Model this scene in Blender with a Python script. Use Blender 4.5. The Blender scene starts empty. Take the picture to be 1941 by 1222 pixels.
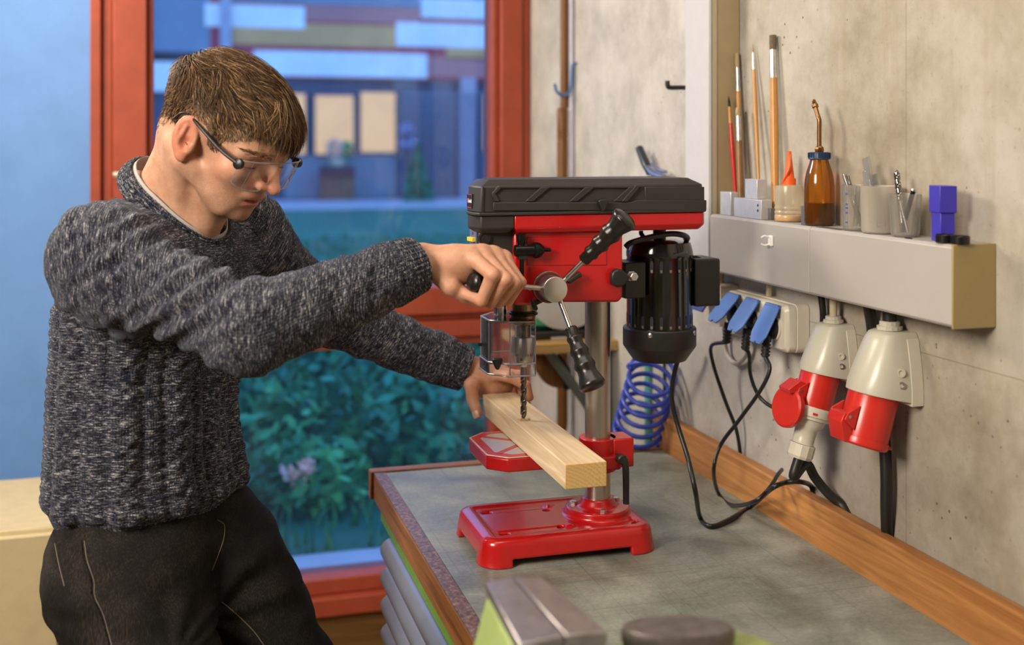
import bpy, bmesh, math, random
import numpy as np
from mathutils import Vector, Matrix
from mathutils.bvhtree import BVHTree

C = bpy.context.scene.collection
scn = bpy.context.scene
random.seed(7)
rng = np.random.default_rng(7)
R = math.radians

# ------------------------------------------------------------------ camera, sky, lights, exposure
F_PX, CX, HY, CAMZ, YAW = 2170.0, 970.5, 276.0, 1.55, R(16.3)
sa, ca = math.sin(YAW), math.cos(YAW)
cam_d = bpy.data.cameras.new('camera')
cam = bpy.data.objects.new('camera', cam_d)
C.objects.link(cam)
cam.location = (0, 0, CAMZ)
cam.rotation_euler = (R(90), 0, -YAW)
cam_d.sensor_fit = 'HORIZONTAL'
cam_d.sensor_width = 36.0
cam_d.lens = F_PX / 1941 * 36
cam_d.shift_y = -(611 - HY) / 1941
cam_d.clip_start = 0.05
cam_d.clip_end = 300
cam_d.dof.use_dof = True
cam_d.dof.focus_distance = 1.78
cam_d.dof.aperture_fstop = 2.8
scn.camera = cam

world = bpy.data.worlds.new('dusk_sky')
scn.world = world
world.use_nodes = True
wn, wl = world.node_tree.nodes, world.node_tree.links
bg = wn['Background']
wtc = wn.new('ShaderNodeTexCoord')
wsep = wn.new('ShaderNodeSeparateXYZ')
wrmp = wn.new('ShaderNodeValToRGB')
wrmp.color_ramp.elements[0].position = 0.0
wrmp.color_ramp.elements[0].color = (0.30, 0.52, 1.0, 1)
wrmp.color_ramp.elements[1].position = 0.8
wrmp.color_ramp.elements[1].color = (0.12, 0.33, 0.95, 1)
wl.new(wtc.outputs['Generated'], wsep.inputs[0])
wl.new(wsep.outputs['Z'], wrmp.inputs[0])
wl.new(wrmp.outputs[0], bg.inputs['Color'])
bg.inputs['Strength'].default_value = 1.9

def area(name, loc, target, size, power, color, size_y=None):
    ld = bpy.data.lights.new(name, 'AREA')
    ld.energy = power
    ld.color = color
    ld.size = size
    if size_y:
        ld.shape = 'RECTANGLE'
        ld.size_y = size_y
    o = bpy.data.objects.new(name, ld)
    C.objects.link(o)
    o.location = loc
    o.rotation_euler = (Vector(target) - Vector(loc)).to_track_quat('-Z', 'Y').to_euler()
    return o

area('key_softbox', (-0.75, 2.75, 2.45), (0.75, 1.75, 1.15), 0.5, 27, (1.0, 0.86, 0.68))
area('front_softbox', (-1.35, 0.45, 2.25), (0.35, 1.75, 1.2), 0.7, 51, (1.0, 0.89, 0.76))
area('overhead_fill', (0.2, 1.0, 2.66), (0.2, 1.0, 0), 1.5, 8.5, (1.0, 0.9, 0.78), 0.5)  # added overhead fill light, no visible fitting behind it

vs = scn.view_settings
vs.view_transform = 'Standard'
vs.look = 'None'
vs.gamma = 1.0
vs.use_curve_mapping = False
vs.exposure = 0.35

# ------------------------------------------------------------------ measuring helpers (photo pixel + known plane -> point in the room)
def at(px, py, d):
    r = (px - CX) / F_PX * d
    return np.array([r * ca + d * sa, d * ca - r * sa, CAMZ - (py - HY) / F_PX * d])
def onx(px, py, X):
    k = (px - CX) / F_PX
    return at(px, py, X / (k * ca + sa))
def ony(px, py, Y):
    k = (px - CX) / F_PX
    return at(px, py, Y / (ca - k * sa))
def onz(px, py, z):
    return at(px, py, (CAMZ - z) * F_PX / (py - HY))
def V3(*a):
    return np.array(a, float)
def nrm(v):
    v = np.asarray(v, float)
    return v / np.linalg.norm(v)

# ------------------------------------------------------------------ materials
def new_mat(name):
    m = bpy.data.materials.new(name)
    m.use_nodes = True
    nt = m.node_tree
    return m, nt, nt.nodes['Principled BSDF']
def nd(nt, t, **kw):
    n = nt.nodes.new(t)
    for k, v in kw.items():
        setattr(n, k, v)
    return n
def ramp(nt, src, stops):
    r = nt.nodes.new('ShaderNodeValToRGB')
    while len(r.color_ramp.elements) < len(stops):
        r.color_ramp.elements.new(0.5)
    for e, (p, c) in zip(r.color_ramp.elements, stops):
        e.position = p
        e.color = (*c, 1) if len(c) == 3 else c
    nt.links.new(src, r.inputs[0])
    return r.outputs[0]
def noise(nt, vec, scale, detail=4, rough=0.6, dist=0.0):
    n = nt.nodes.new('ShaderNodeTexNoise')
    n.inputs['Scale'].default_value = scale
    n.inputs['Detail'].default_value = detail
    n.inputs['Roughness'].default_value = rough
    n.inputs['Distortion'].default_value = dist
    if vec is not None:
        nt.links.new(vec, n.inputs['Vector'])
    return n.outputs['Fac']
def mapping(nt, vec, scale=(1, 1, 1), rot=(0, 0, 0), loc=(0, 0, 0)):
    m = nt.nodes.new('ShaderNodeMapping')
    m.inputs['Scale'].default_value = scale
    m.inputs['Rotation'].default_value = rot
    m.inputs['Location'].default_value = loc
    nt.links.new(vec, m.inputs['Vector'])
    return m.outputs[0]
def texco(nt, which='Object'):
    return nt.nodes.new('ShaderNodeTexCoord').outputs[which]
def geo_pos(nt):
    return nt.nodes.new('ShaderNodeNewGeometry').outputs['Position']
def mixc(nt, fac, a, b, mode='MIX'):
    m = nt.nodes.new('ShaderNodeMix')
    m.data_type = 'RGBA'
    m.blend_type = mode
    for sock, v in ((m.inputs[0], fac), (m.inputs[6], a), (m.inputs[7], b)):
        if hasattr(v, 'links'):
            nt.links.new(v, sock)
        elif isinstance(v, (int, float)):
            sock.default_value = v
        else:
            sock.default_value = (*v, 1)
    return m.outputs[2]
def mth(nt, op, a, b=None, c=None):
    m = nt.nodes.new('ShaderNodeMath')
    m.operation = op
    for i, v in enumerate((a, b, c)):
        if v is None:
            continue
        if hasattr(v, 'links'):
            nt.links.new(v, m.inputs[i])
        else:
            m.inputs[i].default_value = v
    return m.outputs[0]
def bump(nt, b, h, strength=0.3, dist=0.001):
    n = nt.nodes.new('ShaderNodeBump')
    n.inputs['Strength'].default_value = strength
    n.inputs['Distance'].default_value = dist
    nt.links.new(h, n.inputs['Height'])
    nt.links.new(n.outputs[0], b.inputs['Normal'])

def plain(name, col, rough=0.5, metal=0.0, var=0.08, vscale=30, bmp=0.0, bscale=400, spec=0.5, coat=0.0):
    m, nt, b = new_mat(name)
    tc = texco(nt)
    n = noise(nt, tc, vscale, 4)
    lo = tuple(c * (1 - var) for c in col)
    hi = tuple(min(1, c * (1 + var)) for c in col)
    nt.links.new(ramp(nt, n, [(0.3, lo), (0.7, hi)]), b.inputs['Base Color'])
    b.inputs['Roughness'].default_value = rough
    b.inputs['Metallic'].default_value = metal
    b.inputs['Specular IOR Level'].default_value = spec
    b.inputs['Coat Weight'].default_value = coat
    b.inputs['Coat Roughness'].default_value = 0.12
    if bmp:
        bump(nt, b, noise(nt, tc, bscale, 3), bmp, 0.0006)
    return m

def wood(name, c1, c2, axis='Y', rough=0.55, scale=1.0, knots=True, spec=0.3):
    m, nt, b = new_mat(name)
    tc = geo_pos(nt)
    sc = {'X': (3, 60, 60), 'Y': (60, 3, 60), 'Z': (60, 60, 3)}[axis]
    v = mapping(nt, tc, tuple(s * scale for s in sc))
    n1 = noise(nt, v, 1.0, 5, 0.65, 0.8)
    big = noise(nt, mapping(nt, tc, tuple(s * scale * 0.25 for s in sc)), 1.0, 2, 0.5, 0.6)
    s = mth(nt, 'MULTIPLY_ADD', n1, 0.65, mth(nt, 'MULTIPLY', big, 0.35))
    col = ramp(nt, s, [(0.36, c1), (0.5, tuple((a + q) / 2 for a, q in zip(c1, c2))), (0.62, c2)])
    if knots:
        vo = nt.nodes.new('ShaderNodeTexVoronoi')
        sk = {'X': (1.6, 9, 9), 'Y': (9, 1.6, 9), 'Z': (9, 9, 1.6)}[axis]
        nt.links.new(mapping(nt, tc, sk), vo.inputs['Vector'])
        vo.inputs['Scale'].default_value = 1.0
        kf = ramp(nt, vo.outputs['Distance'], [(0.05, (1, 1, 1)), (0.12, (0.25, 0.25, 0.25)), (0.2, (0, 0, 0))])
        col = mixc(nt, kf, col, tuple(x * 0.35 for x in c1))
    nt.links.new(col, b.inputs['Base Color'])
    b.inputs['Roughness'].default_value = rough
    b.inputs['Specular IOR Level'].default_value = spec
    bump(nt, b, n1, 0.25, 0.0008)
    return m

def thin_glass(name, tint=(1, 1, 1), gloss=0.06, rough=0.02, haze=None, haze_w=0.0, ior=1.45):
    m, nt, b = new_mat(name)
    nt.nodes.remove(b)
    out = nt.nodes['Material Output']
    tr = nt.nodes.new('ShaderNodeBsdfTransparent')
    tr.inputs['Color'].default_value = (*tint, 1)
    gl = nt.nodes.new('ShaderNodeBsdfGlossy')
    gl.inputs['Roughness'].default_value = rough
    fr = nt.nodes.new('ShaderNodeFresnel')
    fr.inputs['IOR'].default_value = ior
    mx = nt.nodes.new('ShaderNodeMixShader')
    fac = mth(nt, 'ADD', fr.outputs[0], gloss)
    nt.links.new(fac, mx.inputs[0])
    nt.links.new(tr.outputs[0], mx.inputs[1])
    nt.links.new(gl.outputs[0], mx.inputs[2])
    last = mx.outputs[0]
    if haze_w > 0:
        df = nt.nodes.new('ShaderNodeBsdfDiffuse')
        tl = nt.nodes.new('ShaderNodeBsdfTranslucent')
        for q in (df, tl):
            q.inputs['Color'].default_value = (*haze, 1)
        m1 = nt.nodes.new('ShaderNodeMixShader')
        m1.inputs[0].default_value = 0.5
        nt.links.new(df.outputs[0], m1.inputs[1])
        nt.links.new(tl.outputs[0], m1.inputs[2])
        m2 = nt.nodes.new('ShaderNodeMixShader')
        m2.inputs[0].default_value = haze_w
        nt.links.new(last, m2.inputs[1])
        nt.links.new(m1.outputs[0], m2.inputs[2])
        last = m2.outputs[0]
    nt.links.new(last, out.inputs['Surface'])
    return m

# ------------------------------------------------------------------ object helpers
WORLD_LOC = {}
def _wl(o):
    return WORLD_LOC.get(o.name, np.zeros(3)) if o is not None else np.zeros(3)

def tag(o, label=None, cat=None, group=None, kind=None):
    if label: o['label'] = label
    if cat: o['category'] = cat
    if group: o['group'] = group
    if kind: o['kind'] = kind
    return o

def thing(name, label, cat, base, group=None):
    o = bpy.data.objects.new(name, None)
    C.objects.link(o)
    o.empty_display_size = 0.05
    o.location = tuple(base)
    WORLD_LOC[o.name] = np.array(base, float)
    return tag(o, label, cat, group)

def mesh(name, V, Fc, m, parent=None, smooth=None, bevel=0.0, bseg=2, attrs=None):
    """One mesh object from world-space vertices; its origin goes to the middle of its base."""
    V = np.asarray(V, float)
    base = np.array([(V[:, 0].min() + V[:, 0].max()) / 2, (V[:, 1].min() + V[:, 1].max()) / 2, V[:, 2].min()])
    me = bpy.data.meshes.new(name)
    me.from_pydata((V - base).tolist(), [], [list(map(int, f)) for f in Fc] if not isinstance(Fc, np.ndarray) else Fc.tolist())
    me.update()
    if m is not None:
        me.materials.append(m)
    if smooth is not None:
        me.shade_smooth()
        if smooth < 179:
            me.set_sharp_from_angle(angle=R(smooth))
    if attrs:
        for k, a in attrs.items():
            a = np.asarray(a, np.float32)
            if a.ndim == 1:
                at_ = me.attributes.new(k, 'FLOAT', 'POINT')
                at_.data.foreach_set('value', a)
            else:
                at_ = me.attributes.new(k, 'FLOAT_VECTOR', 'POINT')
                at_.data.foreach_set('vector', a.ravel())
    o = bpy.data.objects.new(name, me)
    C.objects.link(o)
    o.location = tuple(base - _wl(parent))
    if parent is not None:
        o.parent = parent
    WORLD_LOC[o.name] = base
    if bevel:
        md = o.modifiers.new('bevel', 'BEVEL')
        md.width = bevel
        md.segments = bseg
        md.limit_method = 'ANGLE'
        md.angle_limit = R(35)
    return o

def join(*parts):
    Vs, Fs, n = [], [], 0
    for V, Fc in parts:
        V = np.asarray(V, float)
        Vs.append(V)
        Fs += [[i + n for i in f] for f in Fc]
        n += len(V)
    return np.vstack(Vs), Fs

BOXF = [(0, 3, 2, 1), (4, 5, 6, 7), (0, 1, 5, 4), (1, 2, 6, 5), (2, 3, 7, 6), (3, 0, 4, 7)]
def g_box(x0, x1, y0, y1, z0, z1):
    return np.array([(x0, y0, z0), (x1, y0, z0), (x1, y1, z0), (x0, y1, z0), (x0, y0, z1), (x1, y0, z1), (x1, y1, z1), (x0, y1, z1)], float), BOXF
def box(name, x0, x1, y0, y1, z0, z1, m, parent=None, bevel=0.002, bseg=2):
    V, Fc = g_box(x0, x1, y0, y1, z0, z1)
    return mesh(name, V, Fc, m, parent, 40 if bevel else None, bevel, bseg)

def frame_of(d):
    d = nrm(d)
    ref = V3(0, 0, 1) if abs(d[2]) < 0.9 else V3(1, 0, 0)
    e1 = nrm(np.cross(ref, d))
    return e1, np.cross(d, e1), d

def g_lathe(profile, origin=(0, 0, 0), axis=(0, 0, 1), seg=32, caps=True, e1=None):
    """profile: list of (radius, distance along axis)"""
    a1, a2, d = frame_of(axis)
    o = np.asarray(origin, float)
    V, Fc = [], []
    ang = np.linspace(0, 2 * math.pi, seg, endpoint=False)
    ring = np.cos(ang)[:, None] * a1 + np.sin(ang)[:, None] * a2
    for r, h in profile:
        V.append(o + d * h + ring * max(r, 1e-5))
    n = len(profile)
    V = np.vstack(V)
    for i in range(n - 1):
        for j in range(seg):
            k = (j + 1) % seg
            Fc.append((i * seg + j, i * seg + k, (i + 1) * seg + k, (i + 1) * seg + j))
    if caps:
        Fc.append(tuple(range(seg - 1, -1, -1)))
        Fc.append(tuple(range((n - 1) * seg, n * seg)))
    return V, Fc
def lathe(name, profile, origin, axis, m, parent=None, seg=32, smooth=40, caps=True, bevel=0):
    V, Fc = g_lathe(profile, origin, axis, seg, caps)
    return mesh(name, V, Fc, m, parent, smooth, bevel)

def spline(pts, n=8):
    P = [np.asarray(p, float) for p in pts]
    if len(P) < 3:
        return np.array([P[0] + (P[-1] - P[0]) * t for t in np.linspace(0, 1, max(2, n))])
    P = [2 * P[0] - P[1]] + P + [2 * P[-1] - P[-2]]
    out = []
    for i in range(1, len(P) - 2):
        p0, p1, p2, p3 = P[i - 1:i + 3]
        for t in np.linspace(0, 1, n, endpoint=False):
            out.append(0.5 * ((2 * p1) + (p2 - p0) * t + (2 * p0 - 5 * p1 + 4 * p2 - p3) * t * t + (3 * p1 - p0 - 3 * p2 + p3) * t ** 3))
    out.append(P[-2])
    return np.array(out)

def g_tube(path, rad, seg=10, caps=True, flat=1.0):
    P = np.asarray(path, float)
    n = len(P)
    rad = np.full(n, rad) if np.isscalar(rad) else np.asarray(rad, float)
    T = np.gradient(P, axis=0)
    T /= np.linalg.norm(T, axis=1)[:, None] + 1e-12
    e1, _, _ = frame_of(T[0])
    V, Fc = [], []
    ang = np.linspace(0, 2 * math.pi, seg, endpoint=False)
    for i in range(n):
        e1 = nrm(e1 - T[i] * e1.dot(T[i]))
        e2 = np.cross(T[i], e1)
        V.append(P[i] + rad[i] * (np.cos(ang)[:, None] * e1 + flat * np.sin(ang)[:, None] * e2))
    V = np.vstack(V)
    for i in range(n - 1):
        for j in range(seg):
            k = (j + 1) % seg
            Fc.append((i * seg + j, i * seg + k, (i + 1) * seg + k, (i + 1) * seg + j))
    if caps:
        Fc.append(tuple(range(seg - 1, -1, -1)))
        Fc.append(tuple(range((n - 1) * seg, n * seg)))
    return V, Fc
def tube(name, pts, r, m, parent=None, seg=10, n=8, curved=True):
    path = spline(pts, n) if curved else np.asarray(pts, float)
    if not np.isscalar(r):
        r = np.interp(np.linspace(0, 1, len(path)), np.linspace(0, 1, len(r)), r)
    V, Fc = g_tube(path, r, seg)
    return mesh(name, V, Fc, m, parent, 60)

def g_prism(poly, plane, a, b):
    """extrude a 2-D polygon: plane 'xz' along y, 'xy' along z, 'yz' along x"""
    n = len(poly)
    V = []
    for h in (a, b):
        for p, q in poly:
            V.append({'xz': (p, h, q), 'xy': (p, q, h), 'yz': (h, p, q)}[plane])
    Fc = [tuple(range(n)), tuple(range(2 * n - 1, n - 1, -1))] + [(i, i + n, (i + 1) % n + n, (i + 1) % n) for i in range(n)]
    V = np.array(V, float)
    area2 = sum(poly[i][0] * poly[(i + 1) % n][1] - poly[(i + 1) % n][0] * poly[i][1] for i in range(n))
    sgn = (1 if area2 > 0 else -1) * (1 if b > a else -1) * (-1 if plane == 'xz' else 1)
    if sgn > 0:
        Fc = [tuple(reversed(f)) for f in Fc]
    return V, Fc
def prism(name, poly, plane, a, b, m, parent=None, bevel=0.002, bseg=2, smooth=40):
    V, Fc = g_prism(poly, plane, a, b)
    return mesh(name, V, Fc, m, parent, smooth, bevel, bseg)

def rot_about(V, origin, axis, ang):
    M = np.array(Matrix.Rotation(ang, 3, Vector(axis)))
    o = np.asarray(origin, float)
    return (np.asarray(V) - o) @ M.T + o

def loft(name, rings, m, parent=None, smooth=40, bevel=0, caps=True):
    n = len(rings[0])
    V = np.vstack([np.asarray(r, float) for r in rings])
    Fc = []
    for i in range(len(rings) - 1):
        for j in range(n):
            k = (j + 1) % n
            Fc.append((i * n + j, i * n + k, (i + 1) * n + k, (i + 1) * n + j))
    if caps:
        Fc.append(tuple(range(n - 1, -1, -1)))
        Fc.append(tuple(range((len(rings) - 1) * n, len(rings) * n)))
    o = mesh(name, V, Fc, m, parent, smooth, bevel)
    bm = bmesh.new()
    bm.from_mesh(o.data)
    bmesh.ops.recalc_face_normals(bm, faces=bm.faces)
    bm.to_mesh(o.data)
    bm.free()
    return o

# ------------------------------------------------------------------ signed-distance modelling (body, clothes, castings)
def smin(a, b, k):
    h = np.clip(0.5 + 0.5 * (b - a) / k, 0, 1)
    return b + (a - b) * h - k * h * (1 - h)
def smax(a, b, k):
    return -smin(-a, -b, k)
def s_cone(P, a, b, ra, rb):
    a = np.asarray(a, float); b = np.asarray(b, float)
    ab = b - a
    t = np.clip((P - a) @ ab / (ab @ ab), 0, 1)
    return np.linalg.norm(P - a - t[:, None] * ab, axis=1) - (ra + (rb - ra) * t)
def s_ell(P, c, r, M=None):
    q = P - np.asarray(c, float)
    if M is not None:
        q = q @ np.asarray(M, float).T
    r = np.asarray(r, float)
    k0 = np.linalg.norm(q / r, axis=1)
    k1 = np.linalg.norm(q / (r * r), axis=1) + 1e-9
    return k0 * (k0 - 1) / k1
def s_box(P, c, h, rnd=0.0):
    q = np.abs(P - np.asarray(c, float)) - (np.asarray(h, float) - rnd)
    return np.linalg.norm(np.maximum(q, 0), axis=1) + np.minimum(q.max(axis=1), 0) - rnd
def s_cyl(P, c, r, z0, z1):
    d = np.hypot(P[:, 0] - c[0], P[:, 1] - c[1]) - r
    dz = np.maximum(z0 - P[:, 2], P[:, 2] - z1)
    return np.minimum(np.maximum(d, dz), 0) + np.hypot(np.maximum(d, 0), np.maximum(dz, 0))

def polygonize(fn, lo, hi, h, lip=1.7):
    lo = np.asarray(lo, float); hi = np.asarray(hi, float)
    B = 6
    nb = np.ceil((hi - lo) / (h * B)).astype(int)
    n = nb * B + 1
    bc = np.stack(np.meshgrid(*[np.arange(k) for k in nb], indexing='ij'), -1).reshape(-1, 3)
    cen = lo + (bc + 0.5) * B * h
    dc = fn(cen)
    near = np.abs(dc) < B * h * 0.87 * lip
    G = np.ones(n, np.float32)
    neg = bc[(~near) & (dc < 0)]
    for b0 in neg:
        x, y, z = b0 * B
        G[x:x + B + 1, y:y + B + 1, z:z + B + 1] = -1
    mk = np.zeros(n, bool)
    for b0 in bc[near]:
        x, y, z = b0 * B
        mk[x:x + B + 1, y:y + B + 1, z:z + B + 1] = True
    I = np.argwhere(mk)
    vals = np.empty(len(I), np.float32)
    for s in range(0, len(I), 200000):
        vals[s:s + 200000] = fn(lo + I[s:s + 200000] * h)
    G[mk] = vals
    S = G < 0
    cnt = np.zeros(np.array(n) - 1, np.int8)
    for dx in (0, 1):
        for dy in (0, 1):
            for dz in (0, 1):
                cnt += S[dx:n[0] - 1 + dx, dy:n[1] - 1 + dy, dz:n[2] - 1 + dz]
    cells = np.argwhere((cnt > 0) & (cnt < 8))
    idx = np.full(cnt.shape, -1, np.int64)
    idx[tuple(cells.T)] = np.arange(len(cells))
    acc = np.zeros((len(cells), 3)); num = np.zeros(len(cells))
    corners = [(a, b, c) for a in (0, 1) for b in (0, 1) for c in (0, 1)]
    val = {c: G[cells[:, 0] + c[0], cells[:, 1] + c[1], cells[:, 2] + c[2]].astype(float) for c in corners}
    for c in corners:
        for ax in range(3):
            if c[ax] == 0:
                e = list(c); e[ax] = 1; e = tuple(e)
                a, b = val[c], val[e]
                cr = (a < 0) != (b < 0)
                t = np.where(cr, a / np.where(np.abs(a - b) < 1e-12, 1, a - b), 0)
                p = np.tile(np.array(c, float), (len(cells), 1))
                p[:, ax] += t
                acc[cr] += p[cr]; num[cr] += 1
    V = lo + (cells + acc / num[:, None]) * h
    quads = []
    for ax in range(3):
        o1, o2 = (ax + 1) % 3, (ax + 2) % 3
        sl0 = [slice(None)] * 3; sl1 = [slice(None)] * 3
        sl0[ax] = slice(0, n[ax] - 1); sl1[ax] = slice(1, n[ax])
        A, Bv = S[tuple(sl0)], S[tuple(sl1)]
        ed = np.argwhere(A != Bv)
        ok = (ed[:, o1] > 0) & (ed[:, o2] > 0) & (ed[:, o1] < n[o1] - 1) & (ed[:, o2] < n[o2] - 1)
        ed = ed[ok]
        fl = A[tuple(ed.T)]
        def cell(d1, d2):
            q = ed.copy(); q[:, o1] -= d1; q[:, o2] -= d2
            return idx[tuple(q.T)]
        q = np.stack([cell(1, 1), cell(0, 1), cell(0, 0), cell(1, 0)], 1)
        q[~fl] = q[~fl][:, ::-1]
        quads.append(q)
    return V, np.vstack(quads)

def vnormals(fn, V, e=1e-3):
    g = np.stack([fn(V + np.eye(3)[i] * e) - fn(V - np.eye(3)[i] * e) for i in range(3)], 1)
    return g / (np.linalg.norm(g, axis=1)[:, None] + 1e-9)

class Noise3:
    """cheap smooth value noise used for folds and unevenness of real geometry"""
    def __init__(self, seed):
        self.t = np.random.default_rng(seed).uniform(-1, 1, (32, 32, 32))
    def __call__(self, P):
        i = np.floor(P).astype(int); f = P - i
        f = f * f * (3 - 2 * f)
        r = 0
        for a in (0, 1):
            for b in (0, 1):
                for c in (0, 1):
                    w = (f[:, 0] if a else 1 - f[:, 0]) * (f[:, 1] if b else 1 - f[:, 1]) * (f[:, 2] if c else 1 - f[:, 2])
                    r = r + w * self.t[(i[:, 0] + a) % 32, (i[:, 1] + b) % 32, (i[:, 2] + c) % 32]
        return r
n3 = Noise3(3)
# ------------------------------------------------------------------ the setting
WX, WY = 1.03, 3.35           # right wall plane, window wall plane

def concrete(name, joints=True):
    m, nt, b = new_mat(name)
    p = geo_pos(nt)
    big = noise(nt, p, 2.2, 5, 0.62, 0.4)
    mid = noise(nt, p, 9, 6, 0.7)
    fine = noise(nt, p, 120, 3, 0.7)
    s = mth(nt, 'ADD', mth(nt, 'MULTIPLY', big, 0.55), mth(nt, 'MULTIPLY', mid, 0.45))
    col = ramp(nt, s, [(0.34, (0.22, 0.18, 0.13)), (0.48, (0.36, 0.32, 0.255)), (0.62, (0.47, 0.43, 0.37))])
    streak = noise(nt, mapping(nt, p, (1, 14, 0.7)), 1.6, 4, 0.6)
    col = mixc(nt, ramp(nt, streak, [(0.5, (0, 0, 0)), (0.75, (0.55, 0.55, 0.55))]), col, (0.33, 0.26, 0.18))
    col = mixc(nt, ramp(nt, fine, [(0.62, (0, 0, 0)), (0.72, (0.4, 0.4, 0.4))]), col, (0.24, 0.19, 0.14))
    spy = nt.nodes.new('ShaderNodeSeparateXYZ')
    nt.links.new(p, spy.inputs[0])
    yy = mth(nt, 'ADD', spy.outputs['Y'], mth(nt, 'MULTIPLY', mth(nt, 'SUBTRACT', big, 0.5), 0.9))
    pale = ramp(nt, mth(nt, 'MULTIPLY_ADD', yy, 0.5, -0.5), [(0.28, (0, 0, 0)), (0.62, (0.85, 0.85, 0.85))])  # wall turns paler toward the window, its light put into the colour
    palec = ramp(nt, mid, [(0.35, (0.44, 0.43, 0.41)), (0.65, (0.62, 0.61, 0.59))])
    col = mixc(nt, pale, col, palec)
    vo = nt.nodes.new('ShaderNodeTexVoronoi')
    nt.links.new(p, vo.inputs['Vector'])
    vo.inputs['Scale'].default_value = 15
    pick = nt.nodes.new('ShaderNodeSeparateColor')
    nt.links.new(vo.outputs['Color'], pick.inputs[0])
    hole = mth(nt, 'MULTIPLY', ramp(nt, vo.outputs['Distance'], [(0.05, (1, 1, 1)), (0.085, (0, 0, 0))]), mth(nt, 'GREATER_THAN', pick.outputs[0], 0.6))
    col = mixc(nt, hole, col, (0.035, 0.028, 0.02))
    vo2 = nt.nodes.new('ShaderNodeTexVoronoi')
    nt.links.new(p, vo2.inputs['Vector'])
    vo2.inputs['Scale'].default_value = 60
    pk2 = nt.nodes.new('ShaderNodeSeparateColor')
    nt.links.new(vo2.outputs['Color'], pk2.inputs[0])
    patch = ramp(nt, noise(nt, p, 3.5, 2), [(0.5, (0, 0, 0)), (0.65, (1, 1, 1))])
    h2 = mth(nt, 'MULTIPLY', mth(nt, 'MULTIPLY', ramp(nt, vo2.outputs['Distance'], [(0.08, (1, 1, 1)), (0.16, (0, 0, 0))]), mth(nt, 'GREATER_THAN', pk2.outputs[0], 0.8)), patch)
    col = mixc(nt, h2, col, (0.10, 0.08, 0.06))
    if joints:
        sp = nt.nodes.new('ShaderNodeSeparateXYZ')
        nt.links.new(p, sp.inputs[0])
        for sock, v in ((sp.outputs['Z'], 1.252), (sp.outputs['Y'], 1.455)):
            dd = mth(nt, 'ABSOLUTE', mth(nt, 'SUBTRACT', sock, v))
            ln = mth(nt, 'MULTIPLY', mth(nt, 'LESS_THAN', dd, 0.0008), 0.45)
            col = mixc(nt, ln, col, (0.12, 0.09, 0.06))
    nt.links.new(col, b.inputs['Base Color'])
    b.inputs['Roughness'].default_value = 0.85
    b.inputs['Specular IOR Level'].default_value = 0.25
    hh = mth(nt, 'SUBTRACT', mth(nt, 'ADD', mth(nt, 'MULTIPLY', mid, 0.6), mth(nt, 'MULTIPLY', fine, 0.25)), mth(nt, 'ADD', hole, h2))
    bump(nt, b, hh, 0.35, 0.002)
    return m

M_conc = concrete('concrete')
M_plaster = plain('blue_plaster', (0.16, 0.34, 0.74), 0.8, var=0.06, vscale=8, bmp=0.15, bscale=150)
M_white = plain('white_paint', (0.30, 0.28, 0.25), 0.8, var=0.05, vscale=5)
M_floor = wood('floor_boards', (0.16, 0.08, 0.03), (0.3, 0.17, 0.07), 'Y', 0.5)
M_redwood = plain('red_painted_wood', (0.35, 0.06, 0.025), 0.5, var=0.14, vscale=12, bmp=0.1, bscale=90)
M_basewood = wood('base_panel_wood', (0.10, 0.045, 0.012), (0.24, 0.12, 0.035), 'X', 0.6)
M_glass = thin_glass('window_glass', (0.95, 0.98, 1.0), 0.0, 0.0, haze=(0.35, 0.5, 0.8), haze_w=0.025)

def struct(o):
    o['kind'] = 'structure'
    return o
struct(box('floor', -2.6, 1.2, -1.3, 3.5, -0.1, 0, M_floor, bevel=0))
struct(box('ceiling', -2.6, 1.2, -1.3, 3.5, 2.75, 2.85, M_white, bevel=0))
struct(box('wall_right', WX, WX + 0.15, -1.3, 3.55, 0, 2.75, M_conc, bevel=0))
struct(box('wall_left', -2.75, -2.6, -1.3, 3.55, 0, 2.75, M_white, bevel=0))
struct(box('wall_near', -2.6, 1.03, -1.4, -1.3, 0, 2.75, M_white, bevel=0))
xl = ony(172, 300, WY)[0]
struct(box('wall_far', -2.6, xl, WY, WY + 0.15, 0, 2.75, M_plaster, bevel=0))
struct(box('wall_lintel', xl, WX, WY, WY + 0.15, 2.5, 2.75, M_white, bevel=0))
struct(box('trim_1', xl, WX, WY - 0.02, WY + 0.12, 0.0, ony(640, 1152, WY)[2], M_basewood, bevel=0.003))

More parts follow.
